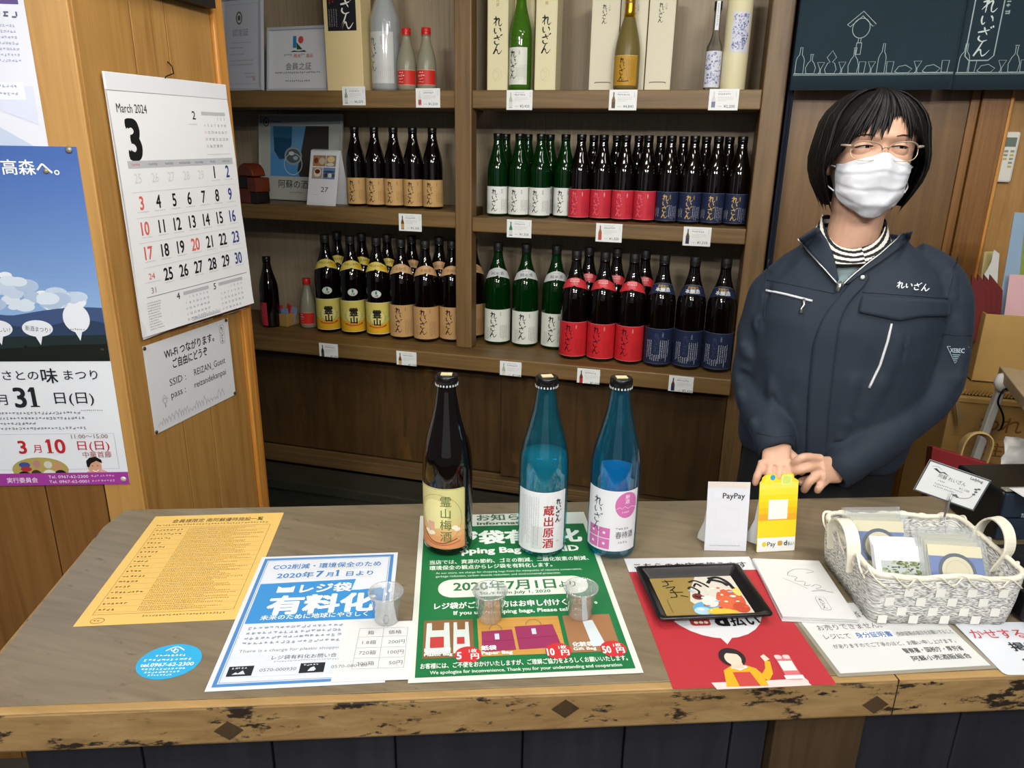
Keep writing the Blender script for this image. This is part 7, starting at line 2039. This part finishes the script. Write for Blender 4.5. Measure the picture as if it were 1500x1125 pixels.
def lock(a0, a1, s1, out, L, w_, n=12, s0=0.01, curl=0.0):
    pts = []
    for i in range(n):
        t = i/(n-1); a = a0+(a1-a0)*(t**0.8); s_ = s0+(s1-s0)*t
        pts.append((a, s_))
    ring = []
    for i, (a, s_) in enumerate(pts):
        t = i/(n-1)
        c_ = hair_pt(a, s_, out, L); tg = hair_pt(a, min(1.02, s_+0.02), out, L)-hair_pt(a, s_-0.004, out, L); tg.normalize()
        side = hair_pt(a+0.02, s_, out, L)-c_
        side = side.normalized() if side.length > 1e-6 else Vector((cos(a), sin(a), 0))
        nn = tg.cross(side).normalized()
        ww_ = w_*(0.35+0.65*sin(pi*min(1, t*0.62+0.08)))*(1 if t < .75 else max(0.10, 1-(t-.75)*3.5))
        hh2 = ww_*0.34
        c_ = c_+nn*0
        ring.append([hw(c_+side*(ww_*cos(q))+nn*(hh2*sin(q))) for q in [2*pi*j/6 for j in range(6)]])
    b.loft(ring, M_HAIR)
for k in range(250):
    a = radians(58)+(2*pi-radians(116))*(k+hrnd.random())/250
    lock(a+hrnd.uniform(-.22, .22), a+hrnd.uniform(-.03, .03), hrnd.uniform(0.92, 1.0), hrnd.uniform(-0.001, 0.004), 0.128+hrnd.uniform(-.014, .006), hrnd.uniform(0.0035, 0.0065))
part = radians(14)
for k in range(84):              # fringe, thinner over the middle of the forehead
    a = radians(-66)+radians(132)*(k+hrnd.random())/84
    ad = math.degrees(a)
    s1 = 0.585+hrnd.uniform(-.055, .015)
    if -4 < ad < 24: s1 -= 0.13 if hrnd.random() < .8 else 0.04
    if ad < -34: s1 = 0.62+(-ad-34)/32*0.30+hrnd.uniform(-.03, .01)
    if ad > 42: s1 = 0.62+(ad-42)/24*0.30+hrnd.uniform(-.03, .01)
    lock(part+(a-part)*0.30, a, s1, hrnd.uniform(0.0, 0.004), 0.105, hrnd.uniform(0.0026, 0.0048), s0=0.02)
child(b.build('hair'))

# ---------------------------------------------------------------- shirt, striped collar
M_SHIRT = mat('grey_green_knit', '#84979a', 0.85, bump=0.4, bscale=260)
b = MB(); b.loft(torso_rings([(0.925, .152, .102, .108), (1.0, .148, .100, .098), (1.15, .155, .102, .098), (1.235, .150, .088, .085), (1.275, .115, .066, .068), (1.296, .070, .046, .055), (1.310, .050, .036, .050)]), M_SHIRT)
child(b.build('shirt'))
STR_W, STR_B = mat('stripe_white', '#d5d3cb', 0.8), mat('stripe_black', '#15161a', 0.8)
b = MB()
NCOL, NROW = 110, 44
nc = Vector((HO.x-0.006, 1.541, HO.z-0.052))
rows = []
for j in range(NROW+1):
    t = j/NROW; row_ = []
    for k in range(NCOL):
        a = 2*pi*k/NCOL
        rad = 0.051+0.022*t**1.2
        front = max(0, cos(a))
        z = nc.z+0.035-0.056*t-0.055*front**1.3+0.031*front*t+0.004*sin(3*a+1)
        rr2 = rad+0.004*sin(a*5+t*4)*t+0.009*front*t
        row_.append(Vector((nc.x+rr2*sin(a)*1.08, nc.y-rr2*cos(a), z)))
    rows.append(row_)
for j in range(NROW):
    for k in range(NCOL):
        # stripes run obliquely, crossing at the front
        a = 2*pi*(k+.5)/NCOL; a = a if a < pi else a-2*pi
        if int(j/NROW*6.5+abs(a)*1.5+(0 if a > 0.2 else 0.7)) % 2 == 0: m_ = STR_B
        else: m_ = STR_W
        b.add([rows[j][k], rows[j][(k+1) % NCOL], rows[j+1][(k+1) % NCOL], rows[j+1][k]], [(0, 1, 2, 3)], m_, True)
o = b.build('striped_collar'); 
bm = bmesh.new(); bm.from_mesh(o.data); bmesh.ops.remove_doubles(bm, verts=bm.verts, dist=1e-5); bm.to_mesh(o.data); bm.free()
md = o.modifiers.new('s', 'SOLIDIFY'); md.thickness = 0.002
child(o)
# ---------------------------------------------------------------- trousers and shoes (below the counter)
M_TRS = mat('black_trousers', '#121317', 0.8)
b = MB(); b.loft(torso_rings([(0.70, .150, .105, .115), (0.80, .152, .105, .110), (0.935, .148, .100, .105)]), M_TRS)
for sx in (-1, 1):
    b.tube([(PO.x+sx*0.075, 1.54, 0.76), (PO.x+sx*0.08, 1.535, 0.45), (PO.x+sx*0.085, 1.55, 0.09)], [0.085, 0.062, 0.045], M_TRS, 18)
child(link_mesh('trousers', remeshed(b, 'trousers', 0.008, 4, M_TRS)))
for sx in (-1, 1):
    b = MB(); x = PO.x+sx*0.086; rows = []
    for y_, w_, h_ in ((1.62, 0.012, 0.03), (1.605, 0.034, 0.075), (1.55, 0.038, 0.095), (1.49, 0.042, 0.07), (1.42, 0.044, 0.045), (1.375, 0.030, 0.03), (1.365, 0.01, 0.015)):
        rows.append([Vector((x+w_*cos(q), y_, 0.002+max(0, h_*(0.5+0.5*sin(q))))) for q in [2*pi*j/14 for j in range(14)]])
    b.loft(rows, mat('black_shoe', '#111112', 0.4)); child(b.build('shoe'))

# ---------------------------------------------------------------- jacket
jb = MB()
jb.loft(torso_rings([(0.905, .158, .110, .116), (0.93, .165, .117, .120), (1.0, .170, .122, .120), (1.10, .172, .124, .118), (1.19, .172, .118, .112), (1.245, .170, .102, .100), (1.283, .152, .086, .088), (1.315, .118, .074, .076), (1.342, .086, .068, .066), (1.362, .074, .064, .060)]), M_JKT)
def sleeve(pts, rs, n=6):
    P = smooth_path([tuple(p)+(r,) for p, r in zip(pts, rs)], n)
    jb.tube([p[:3] for p in P], [p[3] for p in P], M_JKT, 24)
sR = [q3(1176, 410, 1.545), q3(1141, 428, 1.545), q3(1120, 480, 1.54), q3(1108, 548, 1.528), q3(1114, 590, 1.495), q3(1128, 628, 1.435), q3(1137, 658, 1.400)]
sleeve(sR, [0.052, 0.052, 0.050, 0.049, 0.045, 0.040, 0.034])
sL = [q3(1330, 392, 1.55), q3(1368, 412, 1.55), q3(1381, 470, 1.54), q3(1376, 545, 1.528), q3(1352, 588, 1.50), q3(1292, 638, 1.442), q3(1226, 690, 1.397)]
sleeve(sL, [0.052, 0.053, 0.053, 0.050, 0.049, 0.044, 0.034])
me = remeshed(jb, 'jacket', 0.0045, 6, M_JKT)
# drape: creases worked into the cloth
def seg_d(p, a, c):
    d = c-a; t = max(0, min(1, (p-a).dot(d)/d.length_squared)); return (p-(a+d*t)).length, t
FOLDS = []
def fold(pts, amp, wid, Y):
    P = [q3(x, y, Y) for x, y in pts]; FOLDS.append((P, amp, wid))
fold([(1075, 500), (1100, 520), (1126, 528)], 0.012, 0.010, 1.50); fold([(1072, 545), (1096, 556), (1128, 552)], -0.010, 0.009, 1.49); fold([(1078, 575), (1100, 592), (1130, 580)], 0.010, 0.009, 1.48)
fold([(1100, 462), (1116, 478), (1124, 520)], 0.009, 0.010, 1.49); fold([(1125, 560), (1138, 610), (1150, 640)], 0.010, 0.009, 1.44); fold([(1084, 600), (1105, 622), (1118, 650)], 0.007, 0.008, 1.42)
fold([(1330, 540), (1360, 560), (1400, 552)], 0.010, 0.010, 1.49); fold([(1318, 572), (1350, 592), (1392, 585)], -0.009, 0.010, 1.48); fold([(1345, 500), (1350, 540), (1340, 575)], 0.010, 0.010, 1.48); fold([(1290, 600), (1318, 622), (1330, 640)], 0.007, 0.008, 1.45)
fold([(1250, 640), (1275, 655), (1290, 668)], 0.006, 0.007, 1.42); fold([(1398, 400), (1392, 440), (1378, 470)], 0.008, 0.010, 1.50); fold([(1405, 470), (1412, 520), (1400, 560)], 0.007, 0.010, 1.49)
fold([(1130, 385), (1124, 430), (1122, 480)], -0.007, 0.006, 1.49); fold([(1376, 385), (1380, 430), (1376, 470)], -0.006, 0.006, 1.49)
fold([(1140, 560), (1160, 600), (1172, 650)], 0.008, 0.012, 1.41); fold([(1250, 560), (1238, 620), (1225, 660)], 0.007, 0.012, 1.41); fold([(1320, 500), (1290, 560), (1262, 610)], 0.008, 0.012, 1.42); fold([(1150, 470), (1165, 520), (1168, 570)], 0.006, 0.012, 1.41)
for vtx in me.vertices:
    p = vtx.co; nrm = vtx.normal
    d = 0.0
    for P, amp, wid in FOLDS:
        for a, c_ in zip(P, P[1:]):
            dist, t = seg_d(p, a, c_)
            if dist < wid*4: d += amp*1.25*math.exp(-(dist/wid)**2)
    d += 0.0050*mnoise.noise(Vector((p.x*13, p.y*13, p.z*7)))+0.0042*max(0, mnoise.noise(Vector((p.x*9+p.z*16, p.y*14, p.z*9-p.x*15+3))))**1.5*1.6+0.0016*mnoise.noise(Vector((p.x*34+5, p.y*34, p.z*22)))
    vtx.co = p+nrm*max(-0.010, min(0.014, d))
bm = bmesh.new(); bm.from_mesh(me)
for _ in range(4): bmesh.ops.smooth_vert(bm, verts=bm.verts, factor=0.5, use_axis_x=True, use_axis_y=True, use_axis_z=True)
bm.to_mesh(me); bm.free(); me.update()
# open neck
def inside(poly, x, y):
    r = False; j = len(poly)-1
    for i in range(len(poly)):
        if (poly[i][1] > y) != (poly[j][1] > y) and x < (poly[j][0]-poly[i][0])*(y-poly[i][1])/(poly[j][1]-poly[i][1])+poly[i][0]: r = not r
        j = i
    return r
def topix(p):
    d = Vector(p)-CAM; z = d.dot(FWD); return (750+FPX*d.dot(RGT)/z, 562.5-FPX*d.dot(UPV)/z)
bvh_all = BVHTree.FromPolygons([v_.co.copy() for v_ in me.vertices], [tuple(p.vertices) for p in me.polygons])
VNECK = [(1168, 349), (1229, 420), (1314, 346), (1306, 300), (1200, 300)]
bm = bmesh.new(); bm.from_mesh(me)
kill = [f for f in bm.faces if (f.normal.y < 0.35 and f.calc_center_median().y < 1.53 and inside(VNECK, *topix(f.calc_center_median()))) or f.calc_center_median().z > 1.352]
bmesh.ops.delete(bm, geom=kill, context='FACES')
bm.to_mesh(me); bm.free()
jo = link_mesh('jacket', me); md = jo.modifiers.new('s', 'SOLIDIFY'); md.thickness = 0.0025; md.offset = -1
child(jo)
def jchild(o, label=None):
    o.parent = jo
    if label: o['label'] = label
    return o
def onj(px_, lift):
    v_ = ray(px_).normalized(); h = bvh_all.ray_cast(CAM, v_)
    if h[0] is None: return q3(px_[0], px_[1], 1.42)
    n_ = h[1]; 
    if n_.dot(v_) > 0: n_ = -n_
    return h[0]+n_*lift
def densify(pts, step=5.0):
    out = []
    for a, c_ in zip(pts, pts[1:]):
        n = max(1, int(math.hypot(c_[0]-a[0], c_[1]-a[1])/step))
        out += [(a[0]+(c_[0]-a[0])*i/n, a[1]+(c_[1]-a[1])*i/n) for i in range(n)]
    return out+[pts[-1]]
def patch(name, left, right, lift, thick, m, n=18, k=5, label=None):
    """cloth patch between two pixel polylines, laid on the jacket"""
    def samp(P, t):
        L = [0]
        for a, c_ in zip(P, P[1:]): L.append(L[-1]+math.hypot(c_[0]-a[0], c_[1]-a[1]))
        s_ = L[-1]*t
        for i in range(len(P)-1):
            if s_ <= L[i+1]+1e-6:
                f = (s_-L[i])/max(1e-6, L[i+1]-L[i]); return (P[i][0]+(P[i+1][0]-P[i][0])*f, P[i][1]+(P[i+1][1]-P[i][1])*f)
        return P[-1]
    vs = []
    for i in range(n+1):
        a, c_ = samp(left, i/n), samp(right, i/n)
        for j in range(k+1):
            vs.append(onj((a[0]+(c_[0]-a[0])*j/k, a[1]+(c_[1]-a[1])*j/k), lift))
    bb = MB(); bb.add(vs, [(i*(k+1)+j, (i+1)*(k+1)+j, (i+1)*(k+1)+j+1, i*(k+1)+j+1) for i in range(n) for j in range(k)], m, True)
    o = bb.build(name, label=label)
    # light smoothing so the cloth lies as one piece
    s_ = o.modifiers.new('sm', 'SMOOTH'); s_.iterations = 3; s_.factor = 0.5
    md = o.modifiers.new('s', 'SOLIDIFY'); md.thickness = thick; md.offset = 0
    return jchild(o)
def seam(name, pts, r, m, lift=0.0015, sm=True, label=None):
    P = [onj(p, lift) for p in densify(pts, 6)]
    bb = MB(); bb.tube(P, r, m, 6); return jchild(bb.build(name, label=label))
# front overlap with the snap tab
patch('placket', [(1258, 396), (1240, 420), (1205, 462), (1190, 500), (1184, 560), (1180, 640), (1180, 700)], [(1270, 392), (1279, 412), (1246, 438), (1231, 470), (1223, 540), (1214, 620), (1210, 700)], 0.0035, 0.003, M_JKT)
patch('pocket_flap', [(1262, 433), (1300, 434), (1388, 440)], [(1256, 459), (1290, 466), (1316, 472), (1347, 465), (1388, 464)], 0.0045, 0.003, M_JKT, n=24, k=5)
patch('collar', [(1168, 350), (1186, 372), (1206, 394), (1227, 417)], [(1196, 332), (1213, 348), (1222, 374), (1229, 412)], 0.007, 0.004, M_JKT, n=14, k=6)
patch('collar', [(1314, 347), (1290, 369), (1262, 394), (1234, 418)], [(1340, 336), (1325, 358), (1290, 384), (1240, 419)], 0.007, 0.004, M_JKT, n=14, k=6)
M_ZIP = mat('zip_steel', '#a8a9a6', 0.3, metal=0.85); M_WPIPE = mat('white_piping', '#c9cbcf', 0.6)
seam('zipper', [(1168, 350), (1186, 372), (1206, 394), (1228, 419)], 0.0017, M_ZIP, 0.010)
seam('zipper', [(1314, 347), (1290, 369), (1262, 394), (1233, 420)], 0.0017, M_ZIP, 0.010)
P = [onj((1231, 414), 0.011), onj((1229, 420), 0.012), onj((1226, 428), 0.010)]
b = MB(); b.tube(P, [0.0022, 0.0042, 0.0034], M_ZIP, 8, flat=0.5); jchild(b.build('zip_pull'))
p = onj((1263, 408), 0.0065); b = MB(); b.lathe([(0.001, 0.0), (0.0048, 0.0), (0.0048, 0.0012), (0.003, 0.0022), (0.001, 0.0018)], M_ZIP, 18); o = b.build('snap_button'); o.matrix_world = Matrix.Translation(p) @ Vector((-0.15, -1, 0.15)).to_track_quat('Z', 'Y').to_matrix().to_4x4(); o.parent = jo
seam('pocket_zip', [(1122, 425), (1150, 431), (1190, 441)], 0.0024, M_WPIPE, 0.0015, label='white zip of the chest pocket')
b = MB(); b.tube([onj((1178, 438), 0.004), onj((1179, 447), 0.006), onj((1175, 452), 0.006), onj((1175, 459), 0.006)], [0.003, 0.0026, 0.002, 0.0038], M_ZIP, 8, flat=0.5); jchild(b.build('zip_pull'))
seam('piping', [(1306, 474), (1300, 500), (1289, 535), (1273, 568)], [0.0018, 0.0021, 0.0023, 0.0024, 0.0024, 0.0024, 0.0024, 0.0024, 0.0024, 0.0024, 0.0024, 0.0024, 0.0024, 0.0024, 0.0024, 0.0024, 0.0024, 0.0024, 0.0024, 0.0024][:len(densify([(1306, 474), (1300, 500), (1289, 535), (1273, 568)], 6))], M_WPIPE, 0.0012, label='pale reflective piping')
for pts in ([(1123, 410), (1160, 417), (1222, 430)], [(1263, 428), (1320, 432), (1388, 437)], [(1225, 452), (1220, 520), (1210, 600), (1206, 690)], [(1380, 488), (1400, 491), (1423, 491)], [(1126, 380), (1121, 420), (1120, 470)], [(1404, 372), (1396, 405), (1388, 440)], [(1200, 556), (1203, 600), (1204, 650)], [(1108, 634), (1135, 640), (1160, 638)], [(1196, 640), (1210, 660), (1222, 690)]):
    seam('seam', pts, 0.0009, M_SEAM, 0.0004)
# embroidered name and sleeve badge
def onj_cv(cv, x0, y0, kx, lift, name, rot=0.0, label=None):
    """canvas units -> photograph pixels at the jacket"""
    def fn(a, c_, d): 
        xx, yy = a*kx, c_*kx
        return onj((x0+xx*cos(rot)-yy*sin(rot), y0+xx*sin(rot)+yy*cos(rot)), lift+d)
    cv.thick = 0.0
    return jchild(link_mesh(name, cv.mesh(name, fn=fn), None, label))
cv = Canvas(1, 1, '#263349', outline=[(0, 0), (0.2, 0), (0.2, 0.2)])
for i, k in enumerate((0, 1, 2, 3)):
    for st in REIZAN[k]: cv.line([(i*12+a*12-c_*1.5, c_*11+1.0*i) for a, c_ in st], 1.5, '#d5d8de', smooth=4, taper=lambda t: 0.7+0.4*sin(pi*t))
onj_cv(cv, 1314, 412, 0.98, 0.0022, 'embroidery', 0.03, 'white embroidered brush lettering')
cv = Canvas(1, 1, '#263349', outline=[(0, 0), (0.2, 0), (0.2, 0.2)])
cv.line([(0, 0), (31, 0), (13, 24), (0, 0)], 1.2, '#8fa3ad'); cv.text('XEBEC', 4.5, 8.5, 9, '#a9bac2', 0.02, 'l', width=21)
for k in range(4): cv.rect(8+k*1.1, 11+k*2.6, 12-k*2.6, 1.2, '#8fa3ad')
onj_cv(cv, 1387, 507, 1.0, 0.0022, 'sleeve_badge', 0.05, 'pale triangular badge on the sleeve')
# cuffs
for pts, r0, r1 in (((sR[-2].lerp(sR[-1], .55), sR[-1]+(sR[-1]-sR[-2])*0.10), 0.0375, 0.0345), ((sL[-2].lerp(sL[-1], .62), sL[-1]+(sL[-1]-sL[-2])*0.08), 0.0385, 0.0350)):
    a, c_ = pts; b = MB(); ax = (c_-a).normalized(); q = ax.to_track_quat('Z', 'Y').to_matrix(); L = (c_-a).length; prof = [(r0, 0), (r0+.0006, L*.3), (r1, L), (r1-.004, L+.0006), (r1-.006, L*.5)]
    vs = []; fs = []; S = 28
    for r_, z_ in prof:
        for k in range(S): vs.append(a+q @ Vector((r_*cos(2*pi*k/S), r_*sin(2*pi*k/S), z_)))
    for i in range(len(prof)-1):
        for k in range(S): fs.append((i*S+k, i*S+(k+1) % S, (i+1)*S+(k+1) % S, (i+1)*S+k))
    b.add(vs, fs, M_JKT, True); jchild(b.build('cuff'))
